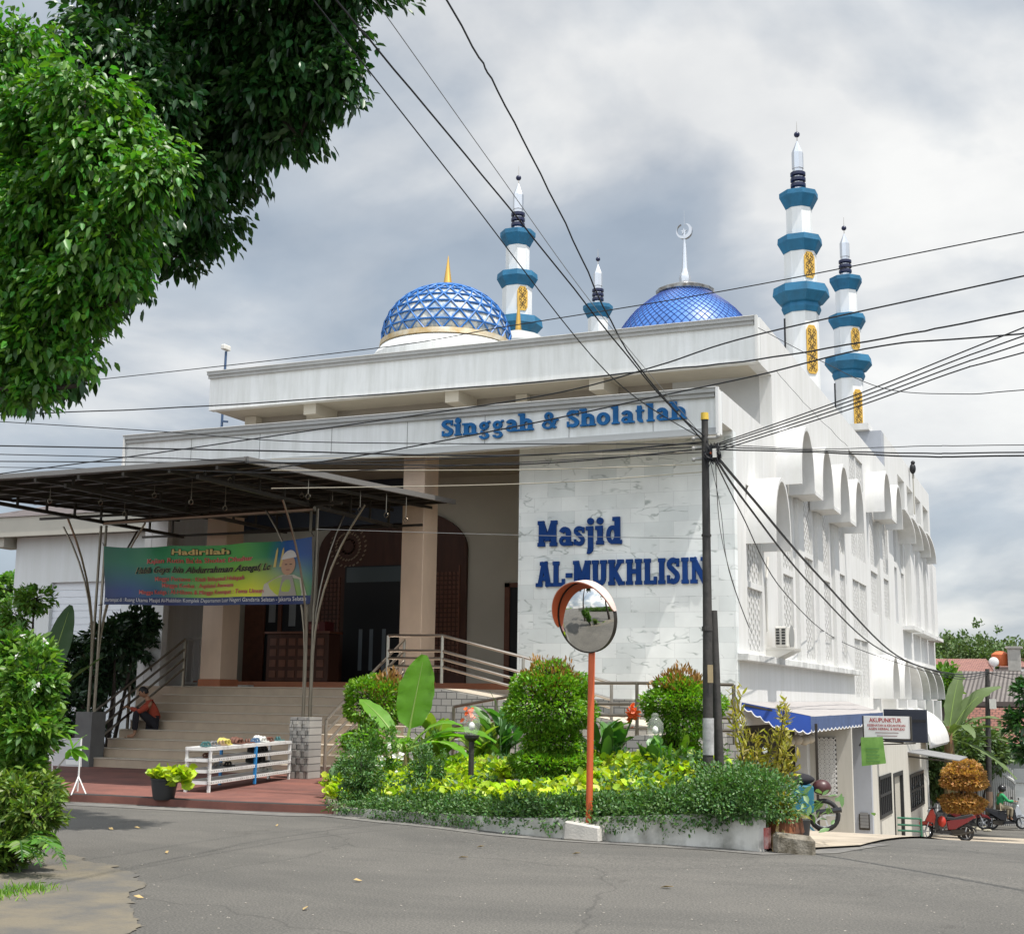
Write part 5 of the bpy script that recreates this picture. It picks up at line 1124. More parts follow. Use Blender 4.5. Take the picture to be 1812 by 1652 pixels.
# topiaries
def topiary(name, label, base, lobes, leaf, mt, trunk_r=.05, cat='topiary', tip=None, nscale=1.0):
    T = thing(name, label, cat, base); P = []; D = []
    for (c, r_, n_) in lobes:
        q, d = blob(c, tuple(k*.87 for k in r_), int(n_*nscale*.85), shell=.66, lump=.17); P.append(q); D.append(d)
    P = np.concatenate(P); D = np.concatenate(D); 
    leaves('foliage', P, D, leaf, mt, T, w=.42)
    c, r_, n_ = lobes[0]; 
    if tip:
        q, d = blob((c[0]+tip[0], c[1], c[2]+r_[2]*.62+tip[1]), (r_[0]*.55, r_[1]*.5, r_[2]*.50), int(900*nscale), shell=.6, lump=.3); d[:, 2] += 1.2; leaves('red_shoots', q, d, leaf*1.3, lf_red, T, w=.3)
    m = MB(); c0 = lobes[0][0]; cl = lobes[-1][0]
    for k in range(3):
        a = k*2.1; m.tube([(base[0]+.05*math.cos(a), base[1]+.05*math.sin(a), base[2]-.05), (cl[0]+.12*math.cos(a), cl[1]+.12*math.sin(a), cl[2]-.05), (c0[0]+.22*math.cos(a), c0[1]+.2*math.sin(a), c0[2]-.1)], [trunk_r, trunk_r*.8, trunk_r*.35], 7)
    m.build('trunk', bark, T, smooth='auto')
    # dark heart of twigs so the crown is not see-through
    m = MB()
    for (c, r_, n_) in lobes: 
        for _ in range(46): u = Vector(unit(1)[0]); m.tube([Vector(c), Vector(c)+Vector((u.x*r_[0]*.85, u.y*r_[1]*.85, u.z*r_[2]*.85))], [.016, .005], 4)
    m.build('twigs', bark, T)
    return T
def sz(u, v, y): return at(u, v, 'y', y)
def lobe(u, v, y, ru, rv, n_, ry=None): p = at(u, v, 'y', y); s = pxm(y); return ((p.x, y, p.z), (ru*s, (ry or ru)*s, rv*s), n_)
y1 = 16.9; b = lobe(975, 1395, y1, 1, 1, 1)[0]
topiary('topiary_shrub', 'big round clipped shrub in two tiers with reddish tip behind the orange mirror post', (b[0], y1, .15), [lobe(972, 1245, y1, 86, 60, 12000), lobe(975, 1195, y1, 42, 26, 1500), lobe(982, 1310, y1, 56, 26, 3800), lobe(976, 1354, y1, 82, 33, 8500)], .058, lf_top, tip=(0,.02))
y1 = 20.3; b = lobe(655, 1385, y1, 1, 1, 1)[0]
topiary('topiary_shrub', 'round clipped shrub behind the banana plant beside the stairs', (b[0], y1, .12), [lobe(664, 1240, y1, 66, 52, 9000), lobe(640, 1312, y1, 36, 22, 2400)], .068, lf_top, tip=(.25,-.1), nscale=.9)
y1 = 18.6; b = lobe(1205, 1380, y1, 1, 1, 1)[0]
topiary('topiary_shrub', 'round clipped shrub with reddish top growing against the black pole', (b[0], y1, .2), [lobe(1212, 1252, y1, 71, 52, 10000), lobe(1195, 1215, y1, 38, 22, 1200), lobe(1192, 1325, y1, 46, 22, 3200)], .062, lf_top, tip=(-.05,.02))
# banana plant
def big_leaf(m, base, dirv, L, Wd, droop, nseg=14, fold=.12, roll=0.0, tear=0.0):
    base = Vector(base); d = Vector(dirv).normalized(); side = d.cross(Vector((0,0,1)));  side = side if side.length > .1 else Vector((1,0,0)); side.normalize()
    side = (Matrix.Rotation(roll, 3, d) @ side); o = len(m.v); p = base.copy(); rows = []
    for i in range(nseg+1):
        t = i/nseg; wd = Wd*.5*max(.02, math.sin(math.pi*min(1, t*.93+.06))**.55)*(1-.15*t) if t > 0 else .02
        if i: dd = (d+Vector((0,0,-droop*t*1.6))).normalized(); p = p+dd*(L/nseg)
        else: dd = d
        nrm = side.cross(dd).normalized(); wob = .035*math.sin(i*1.9)*Wd
        tr = (1-tear*random.random()); m.v += [tuple(p-side*wd*tr+nrm*(fold*wd+wob)), tuple(p-side*wd*.5+nrm*(fold*.3*wd)), tuple(p), tuple(p+side*wd*.5+nrm*(fold*.3*wd)), tuple(p+side*wd*(1-tear*random.random())+nrm*(fold*wd-wob))]
        if i:
            for j in range(4): a = o+(i-1)*5+j; m.f.append((a, a+1, a+6, a+5))
    return p
def banana(name, label, base, specs, stem_h, stem_r, cat='banana plant', mt=lf_ban, group=None, tear=0.05):
    T = thing(name, label, cat, base, group); B = Vector(base); m = MB(); m.tube([B, B+Vector((.02,0,stem_h*.6)), B+Vector((.0,0,stem_h))], [stem_r*1.3, stem_r, stem_r*.7], 10); m.build('stem', mat('banana_stem', (.16,.19,.07), .6, col2=(.20,.09,.05), scale=5) if 'banana_stem' not in MATS else MATS['banana_stem'], T, smooth='auto')
    for (az, el, st, L, Wd, dr, roll) in specs:
        d = Vector((math.cos(R(az))*math.cos(R(el)), math.sin(R(az))*math.cos(R(el)), math.sin(R(el)))); b0 = B+Vector((0,0,stem_h*.82)); b1 = b0+d*st
        m = MB(); big_leaf(m, b1, d, L, Wd, dr, roll=R(roll), tear=tear); lf = m.build('leaf', mt, T, smooth=True)
        m = MB(); pts = [b0, b0.lerp(b1, .5), b1]; p = b1.copy()
        for i in range(1, 10): t = i/10; dd = (d+Vector((0,0,-dr*t*1.6))).normalized(); p = p+dd*(L/10); pts.append(p+Vector((0,-.004,.004)))
        m.tube(pts, [.035,.03,.022]+[.018*(1-i/11) for i in range(1, 10)], 6); m.build('midrib', mat('midrib', (.22,.33,.07), .5) if 'midrib' not in MATS else MATS['midrib'], lf)
    return T
pb = at(716, 1360, 'y', 18.4)
banana('banana_plant', 'young banana plant with a broad upright light green leaf in the planter', (pb.x, 18.4, .1), [(15, 80, .36, 1.15, .66, .03, 84), (160, 42, .42, .95, .34, .22, -20), (178, 22, .42, .80, .24, .35, 10), (170, 30, .30, .62, .22, .30, 30), (12, 30, .40, 1.15, .42, .62, 10), (-12, 18, .42, .85, .34, .60, 0), (-70, 35, .2, .6, .28, .6, 0), (5, 46, .3, .8, .26, .6, 20), (35, 25, .4, .9, .3, .6, -15)], .80, .055)
# canna clumps
def clump(name, label, u, v, y, H_, ns, mt, W_=.10, cat='canna plant', flower=None, spread=.25, leafL=.42):
    p = at(u, v, 'y', y); base = Vector((p.x, y, p.z)); T = thing(name, label, cat, base); m = MB(); ms = MB()
    for i in range(ns):
        a = random.uniform(0, 6.28); x0 = base+Vector((math.cos(a), math.sin(a), 0))*random.uniform(0, spread); h = H_*random.uniform(.6, 1); ms.tube([x0, x0+Vector((.03*math.cos(a), .03*math.sin(a), h*.9))], [.014, .006], 5)
        for k in range(5): az = random.uniform(0, 6.28); el = random.uniform(.6, 1.35); big_leaf(m, x0+Vector((0,0,h*(.15+.16*k))), (math.cos(az)*math.cos(el), math.sin(az)*math.cos(el), math.sin(el)), leafL*random.uniform(.7,1.1), W_*1.4, .25, 7, roll=random.uniform(-.6, .6))
    m.build('leaves', mt, T, smooth=True); ms.build('stalks', lf_can, T)
    if flower:
        f = at(flower[0], flower[1], 'y', y); m = MB(); m.tube([base, Vector((f.x, f.y, f.z-.06))], .012, 5); m.build('flower_stalk', lf_can, T)
        leaves('flower', np.array([(f.x, y, f.z)]*46)+RNG.normal(size=(46, 3))*np.array([.03,.03,.05]), unit(46), .085, petal_o, T, w=.8)
    return T
clump('canna_plant', 'yellow green canna clump between the banana plant and the left garden lamp', 768, 1365, 18.9, .95, 7, lf_cany, W_=.13)
clump('canna_plant', 'canna clump with an orange flower right above the left garden lamp', 845, 1370, 19.2, .8, 6, lf_cany, flower=(830,1268), W_=.13)
clump('canna_plant', 'dark green canna clump left of the big topiary shrub', 890, 1350, 19.4, 1.0, 7, lf_can, W_=.12)
clump('canna_plant', 'green canna clump with an orange flower right of the mirror post', 1078, 1375, 18.0, 1.0, 8, lf_can, flower=(1119,1262), W_=.14)
clump('canna_plant', 'low yellow canna clump behind the lamp', 860, 1350, 19.8, .6, 5, lf_cany)
clump('broad_leaf_plant', 'broad leaved green plant left of the right garden lamp', 1150, 1390, 17.6, .7, 7, lf_can, cat='plant', W_=.12, leafL=.3)
clump('broad_leaf_plant', 'broad leaved green plant under the clipped shrub beside the black pole', 1190, 1395, 17.2, .75, 8, lf_top, cat='plant', W_=.08, leafL=.22)
# rose bush, dieffenbachia
p = at(660, 1400, 'y', 17.6); T = thing('rose_bush', 'loose rose bush with small white flowers at the left end of the planter', 'rose bush', (p.x, 17.6, .1))
q, d = blob((p.x, 17.6, .68), (.55,.5,.62), 2600, shell=.1, lump=.3, clus=20, cs=.09); leaves('foliage', q, d, .055, lf_bush, T, w=.55)
m = MB()
for _ in range(22): u = unit(1)[0]; m.tube([(p.x+u[0]*.1, 17.6+u[1]*.1, .1), (p.x+u[0]*.5, 17.6+u[1]*.45, .68+.5*abs(u[2]))], [.010,.004], 4)
m.build('stems', lf_can, T)
f = np.array([tuple(at(u, v, 'y', 17.3)) for u, v in ((688,1320),(700,1335),(708,1338),(676,1342),(645,1375),(738,1376),(704,1372),(672,1352),(668,1382)) for _ in range(12)]); leaves('flowers', f+RNG.normal(size=f.shape)*.02, unit(len(f)), .05, petal_w, T, w=.9)
p = at(612, 1390, 'y', 17.3); T = clump('variegated_plant', 'small plant with pale white-green leaves at the curved kerb end', 612, 1395, 17.3, .3, 5, lf_banp, cat='plant', W_=.12, leafL=.26)
# dark leafy sprigs standing in the hedge at the left
for i, (u, v, lab) in enumerate(((632,1435,'loose dark shrub standing at the left end of the low hedge'),(745,1440,'loose twiggy dark shrub rising from the hedge below the banana plant'))):
    p = at(u, v, 'y', 16.2); T = thing('small_shrub', lab, 'shrub', (p.x, 16.2+.3*i, .1)); q, d = blob((p.x, 16.3, .5), (.36,.32,.42), 3600, shell=.1, lump=.3, clus=30, cs=.08); leaves('foliage', q, d, .045, lf_hedge, T, w=.5)
    m = MB()
    for _ in range(12): u = unit(1)[0]; m.tube([(p.x, 16.3, .1), (p.x+u[0]*.3, 16.3+u[1]*.3, .5+.3*abs(u[2]))], [.008,.003], 4)
    m.build('stems', bark, T)
# garden lamps
def garden_lamp(label, u, v0, vb, y):
    p = at(u, v0, 'y', y); b0 = at(u, vb, 'y', y); T = thing('garden_lamp', label, 'lamp', (p.x, y, .1), 'globe lamps in the planter')
    m = MB(); m.tube([(p.x, y, .05), (p.x, y, b0.z)], [.042,.038], 10); m.lathe([(.04,0),(.10,.05),(.11,.09)], (p.x, y, b0.z-.02), 14); m.build('post', polem, T, smooth='auto')
    r_ = .115; m = MB(); m.lathe([(.07,0),(.105,.06),(.122,.14),(.112,.22),(.07,.28),(.05,.30),(.055,.33),(.03,.36)], (p.x, y, b0.z+.07), 18); m.build('globe', glassm, T, smooth='auto')
    m = MB(); m.ball((p.x, y, b0.z+.19), .045, 10, 8, (1,1,1.3)); m.build('bulb', bulb, T, smooth=True)
garden_lamp('black post lamp with a clear globe in the middle of the planter', 833, 1390, 1309, 16.9)
garden_lamp('black post lamp with a clear globe right of the orange mirror post', 1160, 1380, 1316, 18.0)

# ---- convex mirror
B0 = G(1040, 1488); yM = B0.y+.12
T = thing('traffic_mirror', 'convex traffic mirror with orange hood on a tall orange post at the kerb', 'mirror', (B0.x, yM, 0))
c1 = at(1004, 1488, 'y', B0.y-.15); c2_ = at(1072, 1494, 'y', B0.y-.15)
m = MB(); x0, x1 = at(1006,1480,'y',yM).x, at(1071,1480,'y',yM).x; m.prism([(x0,-.02),(x1,-.03),(x1-.01,.15),(x0+.02,.20)], 'y', yM-.2, yM+.16); m.build('concrete_base', concl, T, bevel=.02)
ptop_ = at(1048, 1150, 'y', yM); pbt = at(1042, 1470, 'y', yM)
m = MB(); m.tube([(pbt.x, yM, .1), (ptop_.x, yM, ptop_.z+.35)], .040, 14); m.build('post', orangep, T, smooth='auto')
mc = at(1037, 1092, 'y', yM-.12); nrm = Vector((-.30,-.94,-.17)).normalized(); Rm = .42
Q = nrm.to_track_quat('Z', 'Y').to_matrix(); up_m = (Vector((0,0,1))-nrm*nrm.z).normalized(); ux = up_m.cross(nrm).normalized()
def mp_(r_, a, h): return mc+ux*(r_*math.cos(a))+up_m*(r_*math.sin(a))+nrm*h
m = MB(); rings = 16; seg_ = 64; o = 0
for i in range(rings+1):
    r_ = Rm*i/rings; h = .085*(1-(i/rings)**2)
    for k in range(seg_): m.v.append(tuple(mp_(max(r_, 1e-4), 2*math.pi*k/seg_, h)))
for i in range(rings):
    for k in range(seg_): k2 = (k+1) % seg_; m.f.append((i*seg_+k, (i+1)*seg_+k, (i+1)*seg_+k2, i*seg_+k2))
m.build('mirror_disc', mat('mirror_silver', (.80,.80,.78), .015, metal=1.0), T, smooth=True)
m = MB(); 
for k in range(seg_+1): a = 2*math.pi*k/seg_; m.v += [tuple(mp_(Rm*.995, a, .010)), tuple(mp_(Rm*1.012, a, .010)), tuple(mp_(Rm*1.012, a, -.05)), tuple(mp_(Rm*.6, a, -.09))]
for k in range(seg_):
    for j in range(3): a = 4*k+j; m.f.append((a, a+1, a+5, a+4))
m.build('back_shell', frame, T, smooth='auto')
def hoodm(r_, name, mt, dz=0.0):
    m = MB(); K = 40
    for k in range(K+1):
        a = R(8)+R(186)*k/K; e = math.sin(math.pi*k/K)**.6; m.v += [tuple(mp_(r_, a, -.03)), tuple(mp_(r_, a, .02+.14*e)), tuple(mp_(r_+.008, a, .02+.14*e)), tuple(mp_(r_+.008, a, -.03))]
    for k in range(K):
        for j in range(4): a = 4*k; m.f.append((a+j, a+(j+1) % 4, a+4+(j+1) % 4, a+4+j))
    return m.build(name, mt, T, smooth='auto')
hoodm(Rm*1.02, 'hood_lining', orangep); hoodm(Rm*1.02+.009, 'hood', mat('hood_faded_pink', (.66,.50,.44), .5, var=.1))
m = MB(); m.bar(mp_(.1, -1.57, -.08), (ptop_.x, yM, mc.z-.1), .05); m.bar(mp_(.1, 1.57, -.08), (ptop_.x, yM, mc.z+.12), .05); m.build('clamp', steel, T)

# ---- utility poles
def pole(name, label, pts, r0, r1, extras=None):
    T = thing(name, label, 'utility pole', (pts[0][0], pts[0][1], 0)); m = MB(); m.tube(pts, list(np.linspace(r0, r1, len(pts))), 14); m.build('shaft', polem, T, smooth='auto'); return T
YP_ = 16.9
a, b_ = at(1253, 1400, 'y', YP_), at(1247, 742, 'y', YP_); b_.y = YP_
T = pole('utility_pole', 'black iron utility pole with yellow tip and white band in the planter', [a, at(1252,1110,'y',YP_), at(1249.5,900,'y',YP_), b_], .071, .045)
m = MB(); m.tube([b_-Vector((0,0,.005)), b_+Vector((0,0,.09))], [.056,.052], 14); m.build('yellow_cap', yellowp, T)
q0, q1 = at(1253.5,1335,'y',YP_), at(1253.3,1270,'y',YP_); m = MB(); m.tube([q0, q1], .074, 14); m.build('white_band', polew, T, smooth='auto')
m = MB(); m.tube([at(1251.5,1108,'y',YP_), at(1251.5,1116,'y',YP_)], .072, 14); m.tube([at(1250,945,'y',YP_), at(1250,949,'y',YP_)], .066, 14); m.build('joint_collar', polem, T)
m = MB(); q = at(1256,1195,'y',YP_-.09); m.box(q.x-.03, q.x+.04, YP_-.086, YP_-.076, q.z-.09, q.z+.14); m.build('torn_sticker', mat('sticker', (.5,.38,.22), .8, var=.3), T)
m = MB()
for v in (775, 792, 812):
    q = at(1249, v, 'y', YP_); m.tube([q-Vector((.16,0,-.01)), q+Vector((.16,0,0))], .02, 6); m.ball(q-Vector((.17,0,0)), .03, 8, 6); m.ball(q+Vector((.17,0,.02)), .03, 8, 6)
m.build('insulator', mat('insulator_grey', (.35,.34,.32), .5), T)
m = MB(); q = at(1263, 806, 'y', YP_)
for i in range(26):
    a_ = RNG.uniform(0, 6.28, 9); rr_ = RNG.uniform(.03, .13); pts = [(q.x+rr_*math.cos(a_[0]+k*.8)*.9, YP_-.08+rr_*.5*math.sin(a_[1]+k*.8), q.z+RNG.normal()*.07+.05*math.sin(k)) for k in range(9)]; m.tube(pts, .007, 4)
m.build('wire_tangle', cablem, T)
m = MB(); m.tube([q+Vector((.05,-.12,-.02)), q+Vector((.02,-.1,.0)), q+Vector((-.02,-.12,.03))], .02, 6); m.build('orange_tape', orangep, T)
m = MB(); m.box(q.x+.02, q.x+.07, YP_-.14, YP_-.1, q.z-.05, q.z+.07); m.build('junction_box', acw, T)
a, b_ = at(1275, 1400, 'y', 17.1), at(1262, 1080, 'y', 17.1)
T = pole('utility_pole', 'second black iron pole leaning close behind the yellow-tipped one', [a, at(1268,1240,'y',17.1), b_], .066, .055)
YQ = 50; zq = at(1748, 1180, 'y', YQ); pq = G(1751, 1466)
YQ = pq.y; T = pole('utility_pole', 'distant thin dark pole on the pavement by the orange shrub', [pq, at(1749, 1330, 'y', YQ), at(1747, 1183, 'y', YQ)], .13, .09)
m = MB(); m.tube([at(1751,1440,'y',YQ), at(1750.5,1400,'y',YQ)], .14, 12); m.build('pale_band', mat('pole_rust', (.25,.17,.12), .8, var=.3), T)
m = MB(); q = at(1754, 1245, 'y', YQ); m.box(q.x-.05, q.x+.2, YQ-.3, YQ-.1, q.z-.2, q.z+.2); m.build('meter_box', acw, T)

# ---- cables
def cable(label, pts, r=.013, sag=0.0, mt=cablem, n=16, wob=0.0):
    """pts: list of (u,v,y); straight 3-D segments joined smoothly"""
    P_ = [at(u, v, 'y', y) for u, v, y in pts]; out_ = []; r *= .72
    if len(pts) > 2:      # carry the line on well beyond the frame
        for k, q in ((0, 1), (-1, -2)):
            if pts[k][0] < 0 or pts[k][0] > 1812 or pts[k][1] < 0:
                d_ = (P_[k]-P_[q]).normalized()*9; e_ = P_[k]+d_; P_ = [e_]+P_ if k == 0 else P_+[e_]
    if len(P_) == 2:
        for i in range(n+1): t = i/n; p = P_[0].lerp(P_[1], t); p.z -= sag*4*t*(1-t); out_.append(p)
    else:
        K = len(P_)
        for s in range(K-1):
            p0, p1, p2, p3 = P_[max(s-1,0)], P_[s], P_[s+1], P_[min(s+2,K-1)]
            for i in range(n//2): t = i/(n//2); out_.append(.5*((2*p1)+(-p0+p2)*t+(2*p0-5*p1+4*p2-p3)*t*t+(-p0+3*p1-3*p2+p3)*t**3))
        out_.append(P_[-1])
    if wob: 
        for i, p in enumerate(out_): p.z += wob*math.sin(i*1.7); p.x += wob*math.cos(i*2.1)
    m = MB(); m.tube(out_, r, 5); return tag(m.build('overhead_cable', mt, None), label, 'cable', 'overhead power and telephone cables')
PX = (1250, 790, YP_)
cable('lowest of three cables from the upper left sky to the pole', [(545,-12,9), (820,338,12.5), (1075,660,15.6), (1246,778,16.9)], .010)
cable('middle thick cable passing the tree edge down to the pole', [(560,-40,8),(670,90,9.2), (915,385,12.6), (1160,690,15.9), (1250,775,16.9)], .013, wob=.003)
cable('thin grey cable from the top of the sky past the left minaret to the pole', [(655,-12,9), (870,290,12), (1050,540,14.6), (1235,762,16.8)], .006, mt=cableg)
cable('thick black cable from the top centre of the sky down to the pole', [(783,-12,10), (880,160,11.8), (1000,395,14), (1110,620,15.5), (1248,785,16.9)], .014, wob=.006)
cable('long cable crossing in front of both domes to the left tree', [(1840,405,17), (1290,513,18.5), (900,577,19.5), (650,618,20), (105,679,21)], .012)
cable('cable from the right edge crossing the roof corner to the left edge', [(1840,482,16), (1340,592,16.6), (1160,648,17), (960,700,17.2), (580,757,17.6), (250,805,18), (-30,842,18)], .015)
cable('twisted cable crossing the upper fascia, ending under the tree at left', [(1840,545,16), (1600,592,16.4), (1340,636,17), (1160,655,17.2), (900,680,17.5), (370,718,18.4), (-30,735,19)], .016, wob=.004)
cable('cable from the right edge over the blue lettering to the left edge', [(1840,588,15.5), (1560,612,16), (1340,664,16.4), (1160,702,16.7), (900,757,17), (580,815,17.4), (230,858,18)], .015)
cable('thin cable running from the roof corner down right and out of the frame', [(1342,580,27.3), (1440,632,25), (1560,686,23), (1700,697,20), (1840,688,18)], .010)
cable('thin slack cable from the roof corner to the arches', [(1372,655,28), (1430,720,29.5), (1500,790,32)], .008, mt=cableg, wob=.01)
for i, (v, u2, v2) in enumerate(((562,1270,785),(578,1270,788),(592,1272,792),(610,1275,796))):
    cable(('highest','second','third','lowest')[i]+' of four cables fanning from the pole top up to the right edge', [(u2,v2,16.9), (1500,704+7*i,15.6), (1700,624+10*i,14.6), (1840,v+6,13.8)], .011)
for i, v in enumerate((789, 802, 808)):
    cable(('top','middle','bottom')[i]+' of three level cables from the pole to the right edge', [(1262,785+5*i,16.9), (1440,794+3*i,16.6), (1640,v,16), (1840,v-2,15.4)], (.007,.012,.014)[i], wob=.002)
for i, (p1, p2, p3) in enumerate((((1330,880),(1450,1020),(1588,1160)),((1320,890),(1440,1040),(1560,1150)),((1310,905),(1390,1050),(1500,1140)))):
    cable(('thick','second','third')[i]+' cable drooping from the pole along the white arches to the far pole', [(1262,800+4*i,16.9), (*p1,20), (*p2,26), (*p3,38), (1690,1192+4*i,46), (1747,1188+3*i,YQ)], (.030,.024,.014)[i])
cable('thin cable looping from the pole down the side wall', [(1266,815,16.9), (1275,940,20), (1300,1040,23), (1330,1120,25.6)], .008, mt=cablem)
cable('loose thin wire hanging from the pole beside the marble', [(1258,820,16.8), (1275,900,17), (1290,1010,18), (1325,1110,25)], .006)
for i, (vl, vr, u2, v2, rr_) in enumerate(((788,782,900,806,.018),(803,800,600,818,.012),(816,812,900,822,.014),(826,820,560,835,.009),(744,752,560,782,.011))):
    cable(('thick straight cable at the top','upper slack cable','lower straight cable','thin lowest cable','cable leaving the tree')[i]+' on the left, running over the canopy to the pole', [(-30,vl,17.4), (u2*.5,(vl+v2)/2,17.3), (u2,v2,17.1), (1246,(782,790,794,800,786)[i],16.9)], rr_)
for i, v in enumerate((794, 824, 848)):
    cable(('upper','middle','lower')[i]+' pale beige cable level across the porch to the pole', [(480,812+26*i-(0,6,0)[i],18), (920,(806,831,856)[i],17.4), (1242,(800,821,835)[i],16.9)], .010, mt=cablel)
cable('thin wire crossing the marble at letter height', [(560,936,18), (900,946,17.6), (1248,953,16.9)], .006, mt=cableg)
for i, v in enumerate((1195, 1203)):
    cable(('upper','lower')[i]+' distant cable right of the far pole', [(1747,1190,YQ), (1840,v+10*i,YQ-4)], .02, mt=cablem)

# ================================================================= PLAZA OBJECTS
# shoe rack
F0, F1, Bk = at(370,1402,'z',.1), at(513,1378,'z',.1), at(342,1395,'z',.1)
ax1 = (F1-F0); Lr = ax1.length; ex = ax1.normalized(); ey = Vector((-ex.y, ex.x, 0)); Dr = .42; Hr = .93
def rk(s, d, z): return F0+ex*s+ey*d+Vector((0,0,z))
T = thing('shoe_rack', 'white slotted angle-iron shoe rack with four shelves on the red plaza', 'shoe rack', F0)
hz = (at(370,1323,'y',F0.y).z-.1); Hr = hz
for s in (.02, Lr-.02):
    for d in (.02, Dr-.02):
        m = MB(); m.bar(rk(s, d, 0), rk(s, d, Hr), .04); m.build('upright', rackw, T)
for k, z in enumerate((.16, .16+(Hr-.16)/3, .16+2*(Hr-.16)/3, Hr)):
    m = MB(); m.obox(rk(Lr/2, Dr/2, z), ex*Lr/2, ey*Dr/2, Vector((0,0,.006))); m.bar(rk(0,-.003,z-.015), rk(Lr,-.003,z-.015), .012, .05); m.bar(rk(0,Dr+.003,z-.015), rk(Lr,Dr+.003,z-.015), .012, .05); m.bar(rk(-.003,0,z-.015), rk(-.003,Dr,z-.015), .012, .05); m.build('shelf', rackw, T)
for s, d in ((Lr*.40, Dr+.015), (Lr*.52, .0), ):
    m = MB(); m.bar(rk(s, d, .02), rk(s, d, Hr-.03), .04); m.build('blue_upright', rackb, T)
m = MB(); 
for k in range(3):
    for j in range(18): 
        z = .22+k*0
for j in range(22): m.obox(rk(.0, .02, .05+j*(Hr-.08)/22)+Vector((0,-.022,0)), ex*.008, ey*.001, Vector((0,0,.010)))
for kk, z in enumerate((.16, .16+(Hr-.16)/3, .16+2*(Hr-.16)/3)):
    for j in range(40): m.obox(rk((j+.5)*Lr/40, -.0105, z-.015), ex*.010, ey*.0012, Vector((0,0,.006)))
m.build('slot_holes', acd, T)
shoe_cols = {'brown': (.13,.05,.03), 'black': (.015,.015,.015), 'blue': (.05,.11,.20), 'yellow': (.50,.42,.10), 'tan': (.30,.20,.12), 'grey': (.2,.2,.2), 'white': (.55,.55,.52), 'green': (.04,.12,.12)}
def sandal(label, s, d, z, colr, ang=0.0, L=.26, shoe=False, pair=True):
    T = thing('pair_of_sandals' if not shoe else 'pair_of_shoes', label, 'footwear', rk(s, d, z), 'footwear on the shoe rack'); ca, sa = math.cos(ang), math.sin(ang)
    mt = MATS.get('shoe_'+colr) or mat('shoe_'+colr, shoe_cols[colr], .7)
    for off in (-.055, .055):
        c = rk(s, d, z)+ex*off*1.1; m = MB(); e1 = (ey*ca+ex*sa); e2 = (ex*ca-ey*sa)
        o_ = [(.0,.032),(.04,.04),(.10,.034),(.16,.040),(.22,.044),(.26,.02)]; pts = [c+e1*(-p[0]+.13)+e2*p[1] for p in o_]+[c+e1*(-p[0]+.13)-e2*p[1] for p in o_[::-1]]; n_ = len(pts)
        h = .022; m.add([p+Vector((0,0,.003)) for p in pts]+[p+Vector((0,0,h)) for p in pts], [tuple(range(n_))[::-1], tuple(range(n_, 2*n_))]+[(i, (i+1) % n_, (i+1) % n_+n_, i+n_) for i in range(n_)])
        m.build('sole', mt, T)
        m = MB()
        for (t0, hh) in ((-.03, .045),)+(((.04,.05),(.09,.06)) if shoe else ()):
            K = 8; pp = [c+e1*t0+e2*(.045*math.cos(math.pi*k/K))+Vector((0,0,h+hh*math.sin(math.pi*k/K)*(1.0 if not shoe else 1.2))) for k in range(K+1)]; m.tube(pp, .016 if not shoe else .026, 5)
        m.build('strap', mt if not shoe else mt, T)
zs = [.172, .172+(Hr-.16)/3, .172+2*(Hr-.16)/3, Hr+.012]
for lab, s, z, c_, a_, sh in (('brown sandals on the left end of the top shelf', .14, 3, 'green', .9, False), ('small dark sandals, second from left on the top shelf', .30, 3, 'grey', .3, False),
    ('yellow and cream slippers on the top shelf', .62, 3, 'yellow', .5, True), ('tan sandals behind the yellow slippers', .48, 3, 'tan', -.7, False), ('dark brown sandals in the middle of the top shelf', .95, 3, 'brown', .4, True), ('black brown sandals right of the middle of the top shelf', 1.16, 3, 'brown', -.5, False),
    ('blue flip-flops right of the middle on the top shelf', 1.42, 3, 'blue', .9, False), ('white and black shoes near the right end of the top shelf', 1.60, 3, 'white', .2, True), ('reddish sandals near the right end of the top shelf', 1.82, 3, 'brown', .7, False), ('teal flip-flops at the right end of the top shelf', 2.05, 3, 'green', -.6, False),
    ('black sandals on the right half of the second shelf', 1.45, 2, 'black', .3, True), ('dark shoes beside the black sandals on the second shelf', 1.65, 2, 'black', .6, True), ('brown sandals at the left end of the second shelf', .2, 2, 'brown', 1.1, False),
    ('black shoes on the right half of the third shelf', 1.40, 1, 'black', .5, True), ('dark sandals on the third shelf right of the black shoes', 1.62, 1, 'black', -.4, True), ('dark slippers on the left half of the third shelf', .45, 1, 'grey', .8, False), ('black slippers left of the blue upright on the third shelf', .68, 1, 'black', .2, False), ('silver shoes on the bottom shelf at the right', 1.8, 0, 'white', .4, True)):
    sandal(lab, min(s, 1e9)*Lr/2.2, .2, zs[z], c_, a_, shoe=sh)
# potted lime plant
p = at(277, 1424, 'z', .02); p.y += .15; T = thing('potted_plant', 'black round pot with trailing lime green leaves on the plaza edge', 'potted plant', (p.x, p.y, .1)); s_ = pxm(p.y)
m = MB(); m.lathe([(19*s_,0),(20*s_,.02),(25*s_,.24),(25*s_,.27),(27*s_,.275),(27*s_,.30),(23*s_,.30),(22*s_,.25),(.01,.25)], (p.x, p.y, .09), 28); m.build('pot', potm, T, smooth='auto')
q = np.concatenate([np.array([p.x, p.y, .42])+unit(110)*np.array([.19,.17,.07]), np.array([at(320,1372,'y',p.y-.05)]*70)+RNG.normal(size=(70,3))*np.array([.11,.05,.06]), np.array([at(302,1380,'y',p.y-.05)]*50)+RNG.normal(size=(50,3))*np.array([.1,.05,.04])]); d = unit(len(q)); d[:, 2] = np.abs(d[:, 2])*.5; leaves('foliage', q, d, .13, lf_lime, T, w=.85)
